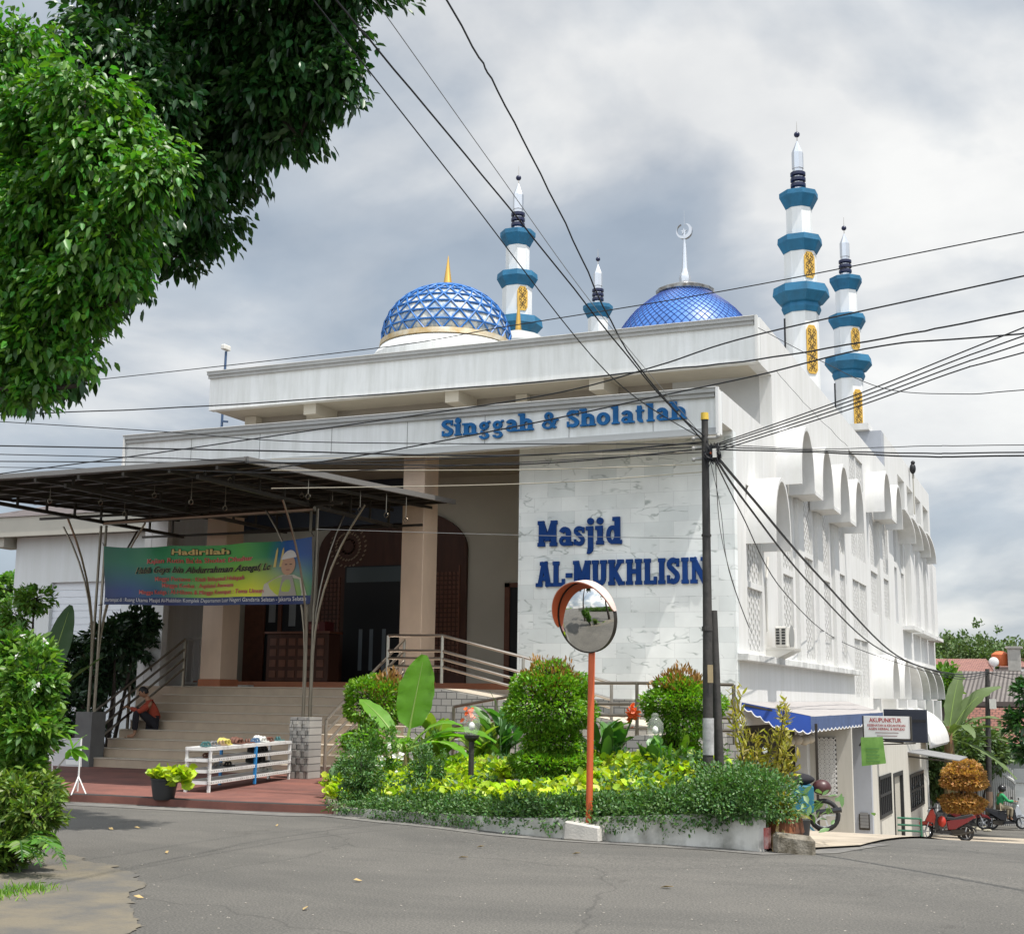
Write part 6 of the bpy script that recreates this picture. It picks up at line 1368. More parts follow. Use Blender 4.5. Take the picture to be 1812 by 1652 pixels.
m = MB(); a = Vector((p.x, p.y, .36)); b_ = at(338, 1366, 'y', p.y-.05); m.tube([a, a.lerp(b_, .5)+Vector((0,0,.05)), b_], .008, 5); m.build('runner_stem', lf_can, T)
# sign stand
yS = at(140,1402,'z',.1).y; T = thing('sign_stand', 'small white notice board on a thin white tripod stand at the plaza edge', 'sign', at(140,1402,'z',.1))
a, b_, c_, d_ = at(91,1309,'y',yS+.2), at(144,1308,'y',yS), at(143,1356,'y',yS), at(92,1354,'y',yS+.2)
m = MB(); m.add([q_+Vector((0,dd,0)) for dd in (0,.015) for q_ in (a,b_,c_,d_)], [(0,3,2,1)[::-1],(4,5,6,7),(0,1,5,4),(1,2,6,5),(2,3,7,6),(3,0,4,7)]); m.build('board', mat('board_grey_white', (.50,.50,.50), .6), T)
m = MB(); t0, t1 = at(144,1306,'y',yS), at(141,1400,'z',.1); m.tube([t0, (t0.x-.005, yS, .12)], .014, 6); 
for du, dv in ((-14,5),(12,3),(-4,-6)): m.tube([(t0.x-.005, yS, .34), at(140+du,1401+dv,'z',.11)], .010, 5)
m.tube([at(92,1306,'y',yS+.2), at(93,1385,'y',yS+.2)], .012, 5); m.bar(at(91,1308,'y',yS+.2), t0, .015); m.build('stand', rackw, T)
def bq(s, t_): return a.lerp(b_, s).lerp(d_.lerp(c_, s), t_)-Vector((0,.008,0))
def sline(s0, s1, t0, t1, mt_, nm='print_line'): m = MB(); m.add([bq(s0,t0), bq(s1,t0), bq(s1,t1), bq(s0,t1)], [(0,3,2,1)]); m.build(nm, mt_, T)
wid = (b_-a).length
flat_text('WAKAF', bq(.18,.36)-Vector((0,.004,0)), wid*.45, .085, redt, T, 'lettering', ext=.001); flat_text('INFAK & ZAKAT', bq(.05,.52)-Vector((0,.004,0)), wid*.6, .06, redt, T, 'lettering', ext=.001)
sline(.5,.95,.42,.93, paper, 'paper_sheet'); 
for k in range(3): m = MB(); m.add([bq(.55,.5+k*.1)-Vector((0,.006,0)), bq(.9,.5+k*.1)-Vector((0,.006,0)), bq(.9,.53+k*.1)-Vector((0,.006,0)), bq(.55,.53+k*.1)-Vector((0,.006,0))], [(0,1,2,3)]); m.build('print_line', bluet, T)
# slippers on the lowest step / ground
p = at(200, 1353, 'z', .1)
T = thing('pair_of_sandals', 'yellow-strapped slippers left on the plaza at the foot of the stairs', 'footwear', p)
for off in (-.09, .08):
    m = MB(); m.obox(p+Vector((off, 0, .015)), (.045,.02,0), (-.04,.12,0), (0,0,.012)); m.build('sole', MATS['shoe_yellow'], T, bevel=.008)
    m = MB(); m.tube([p+Vector((off-.05,-.03,.03)), p+Vector((off,-.03,.075)), p+Vector((off+.05,-.03,.03))], .014, 6); m.build('strap', MATS['shoe_brown'], T)
# fallen leaves on the road
for i, (u, v) in enumerate(((820,1519),(1180,1572),(633,1560),(540,1610),(196,1468),(490,1462),(1020,1512),(295,1510),(245,1590),(243,1466),(850,1500),(950,1453))):
    g = G(u, v); m = MB(); a = RNG.uniform(0, 6.28); L_ = .045 if i > 3 else .06; dx_, dy_ = math.cos(a)*L_, math.sin(a)*L_*.7
    z0 = g.z+.012; m.add([(g.x-dx_, g.y-dy_, z0), (g.x+dy_*.5, g.y-dx_*.5, z0+.02), (g.x+dx_, g.y+dy_, z0+.015), (g.x-dy_*.5, g.y+dx_*.5, z0+.004), (g.x-dx_, g.y-dy_, z0-.003), (g.x+dy_*.5, g.y-dx_*.5, z0+.017), (g.x+dx_, g.y+dy_, z0+.012), (g.x-dy_*.5, g.y+dx_*.5, z0+.001)], [(0,3,2,1)[::-1],(4,5,6,7)[::-1],(0,1,5,4),(1,2,6,5),(2,3,7,6),(3,0,4,7)])
    o = m.build('fallen_leaf', dryleaf); tag(o, 'dry tan leaf lying on the asphalt road', 'leaf', 'dry leaves on the road')
P = []; 
for _ in range(330):
    u, v = RNG.uniform(60, 1800), RNG.uniform(1455, 1650); g = G(u, v); P.append((g.x, g.y, g.z+.004))
m = MB()
for (x, y, z) in P: r_ = RNG.uniform(.003, .009); m.ball((x, y, z), r_, 5, 4, (1.2,1,.6))
tag(m.build('road_grit', mat('grit', (.40,.37,.32), .9, var=.5, scale=30)), 'pale grit and tiny stones scattered over the road', 'grit', None, 'stuff')
# rock, drum and pots at the pavement corner
g = G(1388, 1512); T = thing('rust_drum_planter', 'rusty brown drum with spiky yellowish plant at the end of the planter', 'potted plant', G(1375, 1507))
p = G(1376, 1506); p.y += .3; m = MB(); m.lathe([(.20,0),(.235,.05),(.225,.2),(.24,.21),(.22,.36),(.20,.36),(.01,.33)], (p.x, p.y, p.z-.02), 20); m.build('drum', potr, T, smooth='auto')
m = MB()
for _ in range(70): az = random.uniform(0, 6.28); el = random.uniform(.3, 1.4); big_leaf(m, (p.x, p.y, p.z+.33), (math.cos(az)*math.cos(el), math.sin(az)*math.cos(el), math.sin(el)), random.uniform(.22,.42), .05, .5, 5)
m.build('foliage', lf_yel, T)
q = np.array([(p.x+.02*k, p.y-.24, p.z+.2) for k in range(-2, 4)]*6)+RNG.normal(size=(36,3))*.06; leaves('dry_leaves', q, np.array([[0,0,-1.0]])+unit(36)*.4, .2, dryleaf, T, w=.2)
p = G(1396, 1500); p.y += .5; T = thing('potted_plant', 'dark pot with pale lobed leaves behind the rusty drum', 'potted plant', p); m = MB(); m.lathe([(.13,0),(.16,.28),(.14,.28),(.01,.26)], tuple(p), 16); m.build('pot', potm, T, smooth='auto')
q = np.array([(p.x+.12, p.y, p.z+.42)]*50)+RNG.normal(size=(50,3))*np.array([.20,.12,.12]); leaves('foliage', q, unit(50)+np.array([.3,0,.1]), .14, lf_banp, T, w=.4)
g = G(1392, 1511); T = MB(); c = g+Vector((.05,.15,.08)); T.obox(c, (.22,.03,-.02), (-.03,.10,0), (0,0,.12)); tag(T.build('kerb_stone', mat('mossy_stone', (.30,.27,.22), .9, col2=(.09,.075,.05), scale=8, bump=.6), bevel=.04), 'mossy broken kerb stone beside the rusty drum', 'kerb stone')
p = at(1330, 1490, 'z', 0); T = MB(); x_ = at(1347, 1490, 'y', 14.9); T.box(x_.x, x_.x+.10, 14.8, 14.95, .0, .22); tag(T.build('small_red_box', mat('red_white_box', (.5,.35,.33), .6, col2=(.4,.03,.02), scale=9)), 'small red and white box between the planter end and the drum', 'box')
# yellow shrub
p = at(1345, 1440, 'y', 16.2); T = thing('yellow_shrub', 'loose sparse shrub with yellow and orange leaves right of the poles', 'shrub', (p.x, 16.2, .0)); P = []; D = []; ms = MB()
for (u, v) in ((1300,1275),(1312,1330),(1290,1360),(1335,1300),(1350,1345),(1330,1380),(1365,1300),(1388,1260),(1385,1290),(1375,1350),(1405,1345),(1400,1375),(1360,1400),(1320,1415),(1345,1330),(1300,1225),(1298,1250),(1306,1400),(1385,1385),(1340,1365),(1395,1320),(1388,1245)):
    q = at(u, v, 'y', 16.2+RNG.uniform(-.25,.25)); b0 = Vector((p.x+RNG.uniform(-.12,.12), 16.25, -.02)); mid = b0.lerp(q, .55)+Vector((RNG.normal()*.05, 0, .05)); ms.tube([b0, mid, q], [.014,.010,.005], 5)
    L_ = (q-mid); k = 70; t_ = RNG.uniform(-.2, 1.1, (k, 1)); base = np.array(mid)+np.array(L_)*t_; P.append(base+RNG.normal(size=(k,3))*.03); dd = unit(k)+np.array(L_.normalized())*.8; D.append(dd)
leaves('foliage', np.concatenate(P), np.concatenate(D), .115, lf_yel, T, w=.24); ms.build('branches', bark, T)
# ================================================================= LEFT SIDE
# neighbour house at left with roller door
yH = 27.0
T = thing('neighbour_house', 'white single-storey house with brown metal roof behind the canopy at left', 'house', (-23.5, 28, 0))
hx0, hx1 = at(27, 1000, 'y', yH).x, -20.3; ze = at(60, 950, 'y', yH).z
m = MB(); g0, g1 = at(86,1100,'y',yH).x, at(212,1100,'y',yH).x; gz = at(100,1030,'y',yH).z
m.box(hx0, g0, yH, yH+.2, 0, ze); m.box(g1, hx1, yH, yH+.2, 0, ze); m.box(g0, g1, yH, yH+.2, gz, ze); m.box(hx0, hx0+.2, yH+.2, yH+8, 0, ze); m.build('wall', mat('house_white', (.58,.60,.60), .8, streak=.1), T)
m = MB(); m.box(g0, g1, yH+.12, yH+.16, 0, gz); 
for i in range(24): m.box(g0, g1, yH+.105, yH+.119, .1+i*.18, .1+i*.18+.15)
m.build('roller_door', mat('door_white', (.62,.65,.68), .6), T)
m = MB(); ez0, ez1 = at(0,950,'y',yH-.5).z, at(0,922,'y',yH-.5).z; m.box(hx0-1.3, hx1+.3, yH-.5, yH-.38, ez0, ez1+.1); m.box(hx0-1.3,hx1+.3,yH-.38,yH+8,ez0+.05,ez0+.12); m.box(hx0-.5,hx0-.1,yH-.37,yH+.3,ez0-.25,ez0+.049); m.build('eave', cream, T)
m = MB(); rz = ez1+.1; X0, X1 = hx0-1.35, hx1+.3; m.add([(X0,yH-.55,rz),(X1,yH-.55,rz),(X1,yH+3.6,rz+1.35),(X0+3.4,yH+3.6,rz+1.35),(X0,yH+8,rz),(X1,yH+8,rz)], [(0,1,2,3),(0,3,4),(3,2,5,4)]); m.build('roof', roofb, T)
T = thing('white_fence', 'low white picket fence behind the dark shrubs at left', 'fence', (-21.5, 24.5, 0))
a, b_ = at(85,1135,'y',24.6), at(162,1135,'y',24.6); m = MB(); m.bar(a, b_, .05); m.bar(a-Vector((0,0,.5)), b_-Vector((0,0,.5)), .05); m.build('rail', white, T)
m = MB()
for i in range(9): q = a.lerp(b_, i/8); m.bar((q.x,q.y,0), q, .035)
m.build('pickets', white, T)
# shrubs in the shade left of the stairs
def bush(name, label, cat, parts, leaf, mt, base, w=.42, trunk=True, clus=26, cs=.16, group=None, shell=.35, kind=None):
    T = thing(name, label, cat, base, group); P = []; D = []
    for (c, r_, n_) in parts: q, d = blob(c, r_, n_, shell=shell, lump=.25, clus=clus, cs=cs); P.append(q); D.append(d)
    leaves('foliage', np.concatenate(P), np.concatenate(D), leaf, mt, T, w=w, droop=.15)
    if trunk:
        m = MB()
        for (c, r_, n_) in parts:
            c = Vector(c); m.tube([Vector(base)+Vector((RNG.normal()*.05, RNG.normal()*.05, -.05)), Vector(base).lerp(c, .6)+Vector((.03,.02,0)), c], [.05,.035,.015], 6)
            for _ in range(9): u = unit(1)[0]; m.tube([c, c+Vector((u[0]*r_[0]*.8, u[1]*r_[1]*.8, u[2]*r_[2]*.8))], [.014,.004], 4)
        m.build('stems', bark, T)
    return T
def bl(u, v, y, ru, rv, n_, ry=1.0): p = at(u, v, 'y', y); s = pxm(y); return ((p.x, y, p.z), (ru*s, ru*s*ry, rv*s), n_)
yy = 22.8
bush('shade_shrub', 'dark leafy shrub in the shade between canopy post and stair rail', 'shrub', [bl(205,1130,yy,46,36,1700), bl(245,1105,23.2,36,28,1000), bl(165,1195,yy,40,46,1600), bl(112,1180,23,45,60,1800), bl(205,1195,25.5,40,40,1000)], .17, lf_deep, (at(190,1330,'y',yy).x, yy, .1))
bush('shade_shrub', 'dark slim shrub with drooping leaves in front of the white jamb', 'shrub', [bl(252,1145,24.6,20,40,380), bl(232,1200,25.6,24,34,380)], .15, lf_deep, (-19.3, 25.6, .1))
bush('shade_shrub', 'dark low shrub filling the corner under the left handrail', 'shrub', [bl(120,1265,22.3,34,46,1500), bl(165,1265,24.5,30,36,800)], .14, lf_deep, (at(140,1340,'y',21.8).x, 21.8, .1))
pbn = at(70,1230,'y',19.5)
banana('broad_leaf_plant', 'dark plant with large paddle leaves behind the bright bush at left', (pbn.x, 19.5, .1), [(0, 35, .4, 1.4, .5, .1, 20), (75, 75, .5, 1.5, .5, .05, 60), (150, 60, .4, 1.2, .4, .2, 0)], 1.5, .06, cat='plant', mt=lf_dark)
# far-left tree behind the house corner
bush('background_tree', 'green tree beyond the house at the left edge', 'tree', [bl(5,1040,34,46,34,1800), bl(20,1085,33,50,30,1500)], .22, lf_bush, (at(0,1200,'y',34).x, 34, 0), trunk=True)
bush('flowering_bush', 'sparse bush with pale flower clusters left of the canopy post', 'shrub', [bl(60,1060,20.5,36,22,600), bl(30,1090,20.5,40,30,800)], .13, lf_bush, (at(45,1300,'y',20.5).x, 20.5, .1))
# bright bush in front at left
yb = 10.2
def fb(u, v, y, ru, rv, n_, ry=1.0): return bl(u, v, y, ru, rv, n_, ry)
T = bush('bright_bush', 'tall sunlit green bush with pale flowers at the left edge of the road', 'bush', [fb(25,1165,10.6,68,60,1900), fb(60,1205,10.3,52,70,1500), fb(10,1260,10.4,80,60,1900), fb(50,1290,10.2,52,62,1500), fb(-40,1180,10.6,60,110,1600), fb(30,1370,10.2,60,50,1500), fb(-30,1360,10.2,60,80,1300)], .105, lf_bush, (at(0,1560,'y',yb).x, yb, 0), clus=14, cs=.08)
f = np.array([tuple(at(u, v, 'y', 10.0)) for u, v in ((40,1124),(77,1136),(67,1213),(60,1220),(30,1160)) for _ in range(9)]); leaves('flowers', f+RNG.normal(size=f.shape)*.012, unit(len(f)), .03, petal_w, T, w=.7)
T = bush('croton_bush', 'yellow and green narrow-leaved bush low at the left edge of the road', 'bush', [fb(30,1410,9.6,62,44,1700), fb(62,1440,9.5,42,34,800), fb(15,1480,9.5,60,36,1100), fb(-10,1500,9.4,60,60,1200), fb(80,1395,9.7,30,24,350)], .10, mat('leaf_croton', (.12,.20,.035), .45, island=.6, trans=.3), (at(0,1570,'y',9.5).x, 9.5, 0), w=.25, clus=16, cs=.07)
# fern-like low plant
def frond_plant(label, u, v, y, specs, Lf, mt, name='fern'):
    p = at(u, v, 'y', y); T = thing(name, label, 'fern', (p.x, y, p.z)); P = []; D = []; S_ = []; m = MB()
    for (az, el, L, dr) in specs:
        d = Vector((math.cos(R(az))*math.cos(R(el)), math.sin(R(az))*math.cos(R(el)), math.sin(R(el)))); q = p.copy(); side = d.cross(Vector((0,0,1))).normalized(); pts = [q.copy()]
        for i in range(1, 17):
            dd = (d+Vector((0,0,-dr*i/10))).normalized(); q = q+dd*L/16; pts.append(q.copy())
            for sg in (-1, 1): P.append(q); D.append(side*sg+dd*.5+Vector((0,0,-.15))); S_.append(Lf*math.sin(math.pi*min(1, i/17*.9+.12)))
        m.tube(pts, [.007]*len(pts), 4)
    leaves('fronds', np.array([tuple(a) for a in P]), np.array([tuple(a) for a in D]), np.array(S_), mt, T, w=.28, droop=.1); m.build('stems', lf_can, T); return T
frond_plant('arching fern fronds reaching right over the road edge at lower left', 30, 1500, 9.3, [(-5,40,.72,1.0),(10,50,.6,1.1),(-40,45,.5,1),(180,40,.6,1),(220,30,.5,1),(-20,20,.5,.7),(60,60,.5,1)], .13, lf_bush)
frond_plant('short light green fern at the very bottom left of the road', 55, 1575, 9.0, [(0,35,.36,1.1),(25,45,.3,1.1),(-35,35,.35,1),(180,40,.4,1),(215,30,.4,1),(-10,60,.3,1.3),(-70,40,.3,1)], .09, lf_top)
q = at(240,1475,'y',10)
for i, (u, v, y) in enumerate(((60,1590,9.0),(20,1600,8.9),(100,1583,9.1))):
    p = G(u-45, v-8); k = 150; P = np.array(p)+np.stack([RNG.normal(size=k)*.12, RNG.normal(size=k)*.1, np.zeros(k)], 1); d = unit(k); d[:, 2] = np.abs(d[:, 2])+.6
    tag(leaves('grass_tuft', P, d, .07, lf_top, w=.12), ('grass tuft below the short fern','grass tuft at the bottom left corner','grass tuft at the edge of the concrete patch')[i], 'grass', None, 'stuff')
T = thing('potted_sapling', 'grey-black pot with a leaning sapling of long green leaves left of the sign stand', 'potted plant', at(88,1412,'z',.05)); p = at(85,1412,'z',.05); s_ = pxm(p.y)
m = MB(); m.lathe([(16*s_,0),(22*s_,.22),(24*s_,.22),(24*s_,.26),(20*s_,.26),(.01,.22)], tuple(p), 20); m.build('pot', potm, T, smooth='auto')
a = p+Vector((0,0,.25)); b_ = at(128,1325,'y',p.y-.1); m = MB(); m.tube([a, a.lerp(b_,.5)+Vector((-.03,0,0)), b_], .012, 5); m.build('stem', cream, T)
m = MB()
for (u2, v2, L_) in ((150,1290,.34),(168,1338,.34),(122,1290,.26),(140,1345,.2),(115,1340,.18),(160,1312,.3)):
    q = at(u2, v2, 'y', p.y-.1); big_leaf(m, b_, (q-b_), L_, .12, .35, 8, roll=.4)
m.build('leaves', lf_ban, T, smooth=True)
T = thing('dark_pot', 'dark round pot half hidden by the bush at the left edge', 'pot', G(0,1560)); p = at(-4,1555,'y',9.6); m = MB(); m.lathe([(.09,-.28),(.13,-.02),(.15,-.02),(.15,.03),(.12,.03),(.01,0)], tuple(p), 20); m.build('pot', potm, T, smooth='auto')

# big trees at the upper left: trunks stand outside the frame, crowns reach into it
def crown(name, label, base, masses, leaf, mt, w=.5, clus=34, cs=.30, droop=.35, mul=1.0):
    T = thing(name, label, 'tree', base); P = []; D = []
    for (c, r_, n_) in masses: q, d = blob(c, r_, int(n_*mul), shell=.25, lump=.3, clus=clus, cs=cs); d = d*.6+np.array([0,0,-.45]); P.append(q); D.append(d)
    leaves('crown', np.concatenate(P), np.concatenate(D), leaf, mt, T, w=w, droop=droop)
    B_ = Vector(base); zt_ = max(k[0][2] for k in masses)-.6; lean = Vector((-1.2, -.4, 0)); tr = [B_+lean*t_+Vector((.10*math.sin(t_*9), .08*math.cos(t_*7), (zt_-B_.z)*t_-.1)) for t_ in np.linspace(0, 1, 9)]
    m = MB(); m.tube(tr, list(np.linspace(.26, .05, 9)), 12); m.build('trunk', bark, T, smooth='auto')
    m = MB(); nodes = []
    for (c, r_, n_) in sorted(masses, key=lambda k: (Vector(k[0])-B_).length):
        c = Vector(c); cand = [p for p in tr[3:] if p.z < c.z+.2] or [tr[3]]; st_ = min(cand+nodes, key=lambda p: (p-c).length+(.0 if p.z < c.z else .6))
        mid = st_.lerp(c, .5)+Vector((RNG.normal()*.08, RNG.normal()*.08, -.06)); m.tube([st_, mid, c], [.030,.018,.010], 6); nodes.append(c)
        for _ in range(5): u = unit(1)[0]; e_ = c+Vector((u[0]*r_[0]*.85, u[1]*r_[1]*.85, u[2]*r_[2]*.85)); m.tube([c, c.lerp(e_,.5)+Vector((0,0,.05)), e_], [.008,.005,.002], 5)
    m.build('limbs', bark, T, smooth='auto'); return T
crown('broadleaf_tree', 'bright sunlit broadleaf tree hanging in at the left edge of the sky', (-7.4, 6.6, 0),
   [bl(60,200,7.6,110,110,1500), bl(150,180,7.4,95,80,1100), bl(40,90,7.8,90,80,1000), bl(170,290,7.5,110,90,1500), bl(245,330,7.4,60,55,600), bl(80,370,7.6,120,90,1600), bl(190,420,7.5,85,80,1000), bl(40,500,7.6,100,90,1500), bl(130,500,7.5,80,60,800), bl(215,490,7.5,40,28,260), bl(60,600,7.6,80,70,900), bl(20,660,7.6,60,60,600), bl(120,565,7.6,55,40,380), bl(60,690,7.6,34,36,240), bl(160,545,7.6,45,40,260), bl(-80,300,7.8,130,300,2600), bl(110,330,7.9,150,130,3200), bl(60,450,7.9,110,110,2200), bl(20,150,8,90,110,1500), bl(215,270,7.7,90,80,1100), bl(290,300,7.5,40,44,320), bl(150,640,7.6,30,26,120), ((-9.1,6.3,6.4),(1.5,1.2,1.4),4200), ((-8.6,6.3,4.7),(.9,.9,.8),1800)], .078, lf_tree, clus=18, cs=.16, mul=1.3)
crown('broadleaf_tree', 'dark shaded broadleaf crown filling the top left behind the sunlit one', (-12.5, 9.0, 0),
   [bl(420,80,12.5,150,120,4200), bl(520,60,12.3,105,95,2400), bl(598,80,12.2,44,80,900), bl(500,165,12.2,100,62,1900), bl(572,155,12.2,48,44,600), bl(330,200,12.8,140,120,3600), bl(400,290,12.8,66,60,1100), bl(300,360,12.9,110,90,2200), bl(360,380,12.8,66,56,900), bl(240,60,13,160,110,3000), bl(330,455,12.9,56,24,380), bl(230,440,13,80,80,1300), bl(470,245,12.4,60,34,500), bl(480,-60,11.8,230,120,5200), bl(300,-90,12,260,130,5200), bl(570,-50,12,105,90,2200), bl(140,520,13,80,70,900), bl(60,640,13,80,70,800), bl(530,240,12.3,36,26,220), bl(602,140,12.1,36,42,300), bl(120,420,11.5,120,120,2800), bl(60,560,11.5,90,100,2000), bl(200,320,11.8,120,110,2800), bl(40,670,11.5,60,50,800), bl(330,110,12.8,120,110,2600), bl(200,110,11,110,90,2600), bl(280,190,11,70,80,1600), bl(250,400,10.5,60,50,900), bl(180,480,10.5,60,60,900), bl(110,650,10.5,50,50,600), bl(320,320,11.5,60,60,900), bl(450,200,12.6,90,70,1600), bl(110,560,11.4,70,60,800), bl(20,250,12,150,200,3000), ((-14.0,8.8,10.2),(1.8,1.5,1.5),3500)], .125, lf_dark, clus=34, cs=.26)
# ================================================================= PEOPLE
def skinmesh(name, joints, edges, mt, parent, sub=2):
    me = bpy.data.meshes.new(name); 
    q = parent
    while q.parent: q = q.parent
    L_ = q.location
    me.from_pydata([tuple(Vector(j[0])-L_) for j in joints], edges, []); o = bpy.data.objects.new(name, me); COL.objects.link(o)
    s = o.modifiers.new('skin', 'SKIN'); s.use_smooth_shade = True; sv = me.skin_vertices[0].data
    for i, j in enumerate(joints): r_ = j[1]; sv[i].radius = (r_, r_) if not hasattr(r_, '__len__') else r_
    sv[0].use_root = True
    o.modifiers.new('sub', 'SUBSURF').levels = sub; o.modifiers['sub'].render_levels = sub
    dg = bpy.context.evaluated_depsgraph_get(); me2 = bpy.data.meshes.new_from_object(o.evaluated_get(dg)); me2.name = name
    bpy.data.objects.remove(o); o = bpy.data.objects.new(name, me2); COL.objects.link(o); me2.materials.clear(); me2.materials.append(mt); o.parent = parent
    for p in me2.polygons: p.use_smooth = True
    return o
def figure(T, J, shirt, pants, sleeve=1.0, bare_feet=True, head=True, face=None):
    """J: dict of joint positions in world metres; face = unit vector the face looks along"""
    g = lambda k: Vector(J[k]); f = Vector(face).normalized()
    js = []; ed = []
    def add(p, r_, par=None): js.append((p, r_)); 
    def chain(pts, par):
        for p, r_ in pts: js.append((p, r_)); ed.append((par, len(js)-1)); par = len(js)-1
        return par
    js.append((g('pelvis'), .125)); b = chain([(g('pelvis').lerp(g('chest'), .5), .115), (g('chest'), .135)], 0); chest = b
    nk = chain([(g('neck'), .058), (g('neck').lerp(g('head'), .45), .062)], chest)
    for s in 'LR':
        w = chain([(g('sh'+s), .062), (g('el'+s), .042), (g('wr'+s), .028)], chest)
        k = chain([(g('hip'+s), .088), (g('kn'+s), .058), (g('an'+s), .036), (g('toe'+s), .030)], 0)
    body = skinmesh('body', js, ed, skin, T)
    # hands: palm and five fingers
    for s in 'LR':
        w = g('wr'+s); d = (w-g('el'+s)).normalized(); sd_ = d.cross(Vector((0,0,1))).normalized(); jj = [(w, .026), (w+d*.05, .030)]; ee = [(0,1)]; 
        for k in range(4): o_ = w+d*.085+sd_*(k-1.5)*.02; i0 = len(jj); jj += [(o_, .011), (o_+d*(.04-.004*abs(k-1.3))+Vector((0,0,-.012)), .010), (o_+d*.055+Vector((0,0,-.04)), .008)]; ee += [(1,i0),(i0,i0+1),(i0+1,i0+2)]
        i0 = len(jj); jj += [(w+d*.045+sd_*.035, .011), (w+d*.075+sd_*.05+Vector((0,0,-.01)), .009)]; ee += [(0,i0),(i0,i0+1)]; skinmesh('hand', jj, ee, skin, body, 1)
    # clothes
    js2 = [(g('pelvis')+Vector((0,0,.02)), .150), (g('pelvis').lerp(g('chest'), .5), .142), (g('chest'), .160), (g('neck')-Vector((0,0,.03)), .075)]; ed2 = [(0,1),(1,2),(2,3)]
    for s in 'LR': i0 = len(js2); e = g('el'+s); w = g('wr'+s); js2 += [(g('sh'+s), .082), (e, .060), (e.lerp(w, .85*sleeve), .046)]; ed2 += [(2,i0),(i0,i0+1),(i0+1,i0+2)]
    skinmesh('shirt', js2, ed2, shirt, body)
    js3 = [(g('pelvis')-Vector((0,0,.01)), .152)]; ed3 = []
    for s in 'LR': i0 = len(js3); k = g('kn'+s); a = g('an'+s); js3 += [(g('hip'+s), .108), (k, .080), (k.lerp(a, .86), .058)]; ed3 += [(0,i0),(i0,i0+1),(i0+1,i0+2)]
    skinmesh('trousers', js3, ed3, pants, body)
    # feet with five toes
    for s in 'LR':
        a = g('an'+s); t_ = g('toe'+s); d = (t_-a); d.z = 0; d.normalize(); sd_ = d.cross(Vector((0,0,1))); m = MB(); m.ball(a.lerp(t_, .35)-Vector((0,0,.02)), .045, 10, 8, (1,1,.8)); 
        for k in range(5): m.ball(t_+d*(.035-.006*k)+sd_*(k-2)*.017-Vector((0,0,.012)), .013-.0012*k, 8, 6)
        m.build('toes' if bare_feet else 'shoe', skin if bare_feet else blackp, body, smooth=True)
    if head:
        h = g('head'); m = MB(); rg = f.cross(Vector((0,0,1))).normalized(); u_ = rg.cross(f).normalized()
        Mx = Matrix((rg, f, u_)).transposed()
        def hp(x, y, z): return h+Mx @ Vector((x, y, z))
        o_ = 0; base = MB(); base.ball((0,0,0), 1.0, 24, 16); m.v = []; 
        for x, y, z in base.v:
            jaw = 1-.28*max(0, -z)**1.5; X = .076*x*jaw; Y = .094*y*(1-.12*max(0,-z)); Z = .115*z
            if y > .8 and abs(x) < .22 and -.35 < z < .15: Y += .020*(1-abs(x)/.22)
            if y > .6 and -.62 < z < -.45 and abs(x) < .35: Y += .005
            if y > .7 and .08 < z < .28 and .15 < abs(x) < .6: Y -= .008
            m.v.append(tuple(hp(X, Y, Z)))
        m.f = list(base.f); 
        for sg in (-1, 1): m.ball(hp(sg*.078, -.005, .0), .022, 8, 6, (.5,.8,1.2))
        m.build('head', skin, body, smooth=True)
        m = MB(); 
        for sg in (-1, 1): m.ball(hp(sg*.030, .086, .018), .010, 8, 6)
        m.build('eyes', black, body, smooth=True)
        m = MB(); m.bar(hp(-.045,.092,.040), hp(-.016,.098,.043), .006); m.bar(hp(.016,.098,.043), hp(.045,.092,.040), .006); m.build('eyebrows', hairm, body)
        m = MB(); m.bar(hp(-.022,.090,-.052), hp(.022,.090,-.052), .009); m.build('mouth', mat('lip', (.22,.08,.06), .6) if 'lip' not in MATS else MATS['lip'], body)
        m = MB(); m.v = []; 
        for x, y, z in base.v:
            q = 1.08; zz_ = max(z, -.15+ (.62 if y > .35 else 0)*(1 if y > 0 else 0)-(.35 if y < -.2 else 0)); m.v.append(tuple(hp(.076*x*q, .094*y*q-.006, .115*zz_*q+.006)))
        m.f = list(base.f); hr = m.build('hair', hairm, body, smooth=True)
    return body, (locals().get('hp'))
# seated man on the stairs
S0 = Vector((at(276,1287,'y',23.15).x, 23.15, .84+.0))
T = thing('person', 'man in red shirt and black trousers sitting barefoot on the stairs with a phone', 'person', S0)
f_ = Vector((-.75,-.66,0)).normalized(); rgt = Vector((f_.y*-1, f_.x, 0))*-1  # right-hand side
pel = S0+Vector((0,0,.13)); che = pel+f_*.14+Vector((0,0,.34)); nk = pel+f_*.20+Vector((0,0,.50)); hd = pel+f_*.30+Vector((0,0,.64))
J = dict(pelvis=pel, chest=che, neck=nk, head=hd)
for s, sg in (('L', -1), ('R', 1)):
    o_ = rgt*sg; J['sh'+s] = che+o_*.17+Vector((0,0,.08)); J['hip'+s] = pel+o_*.09+f_*.06; J['kn'+s] = pel+o_*.17+f_*.42+Vector((0,0,.30)); J['an'+s] = Vector((pel+o_*.17+f_*.44)[:2]+(.655+.07,)); J['toe'+s] = Vector((pel+o_*.20+f_*.60)[:2]+(.655+.035,))
    J['el'+s] = che+o_*.22+f_*.22+Vector((0,0,-.10)); J['wr'+s] = che+o_*.05+f_*.44+Vector((0,0,-.02))
body, hp = figure(T, J, shirtr, trous, face=(f_+Vector((0,0,-.55))))
m = MB(); ph = (Vector(J['wrL'])+Vector(J['wrR']))/2+f_*.10+Vector((0,0,.02)); m.obox(ph, rgt*.038, (f_*.5+Vector((0,0,.85))).normalized()*.075, f_*.005); pho = m.build('phone', blackp); tag(pho, 'dark phone held by the man on the stairs', 'phone')
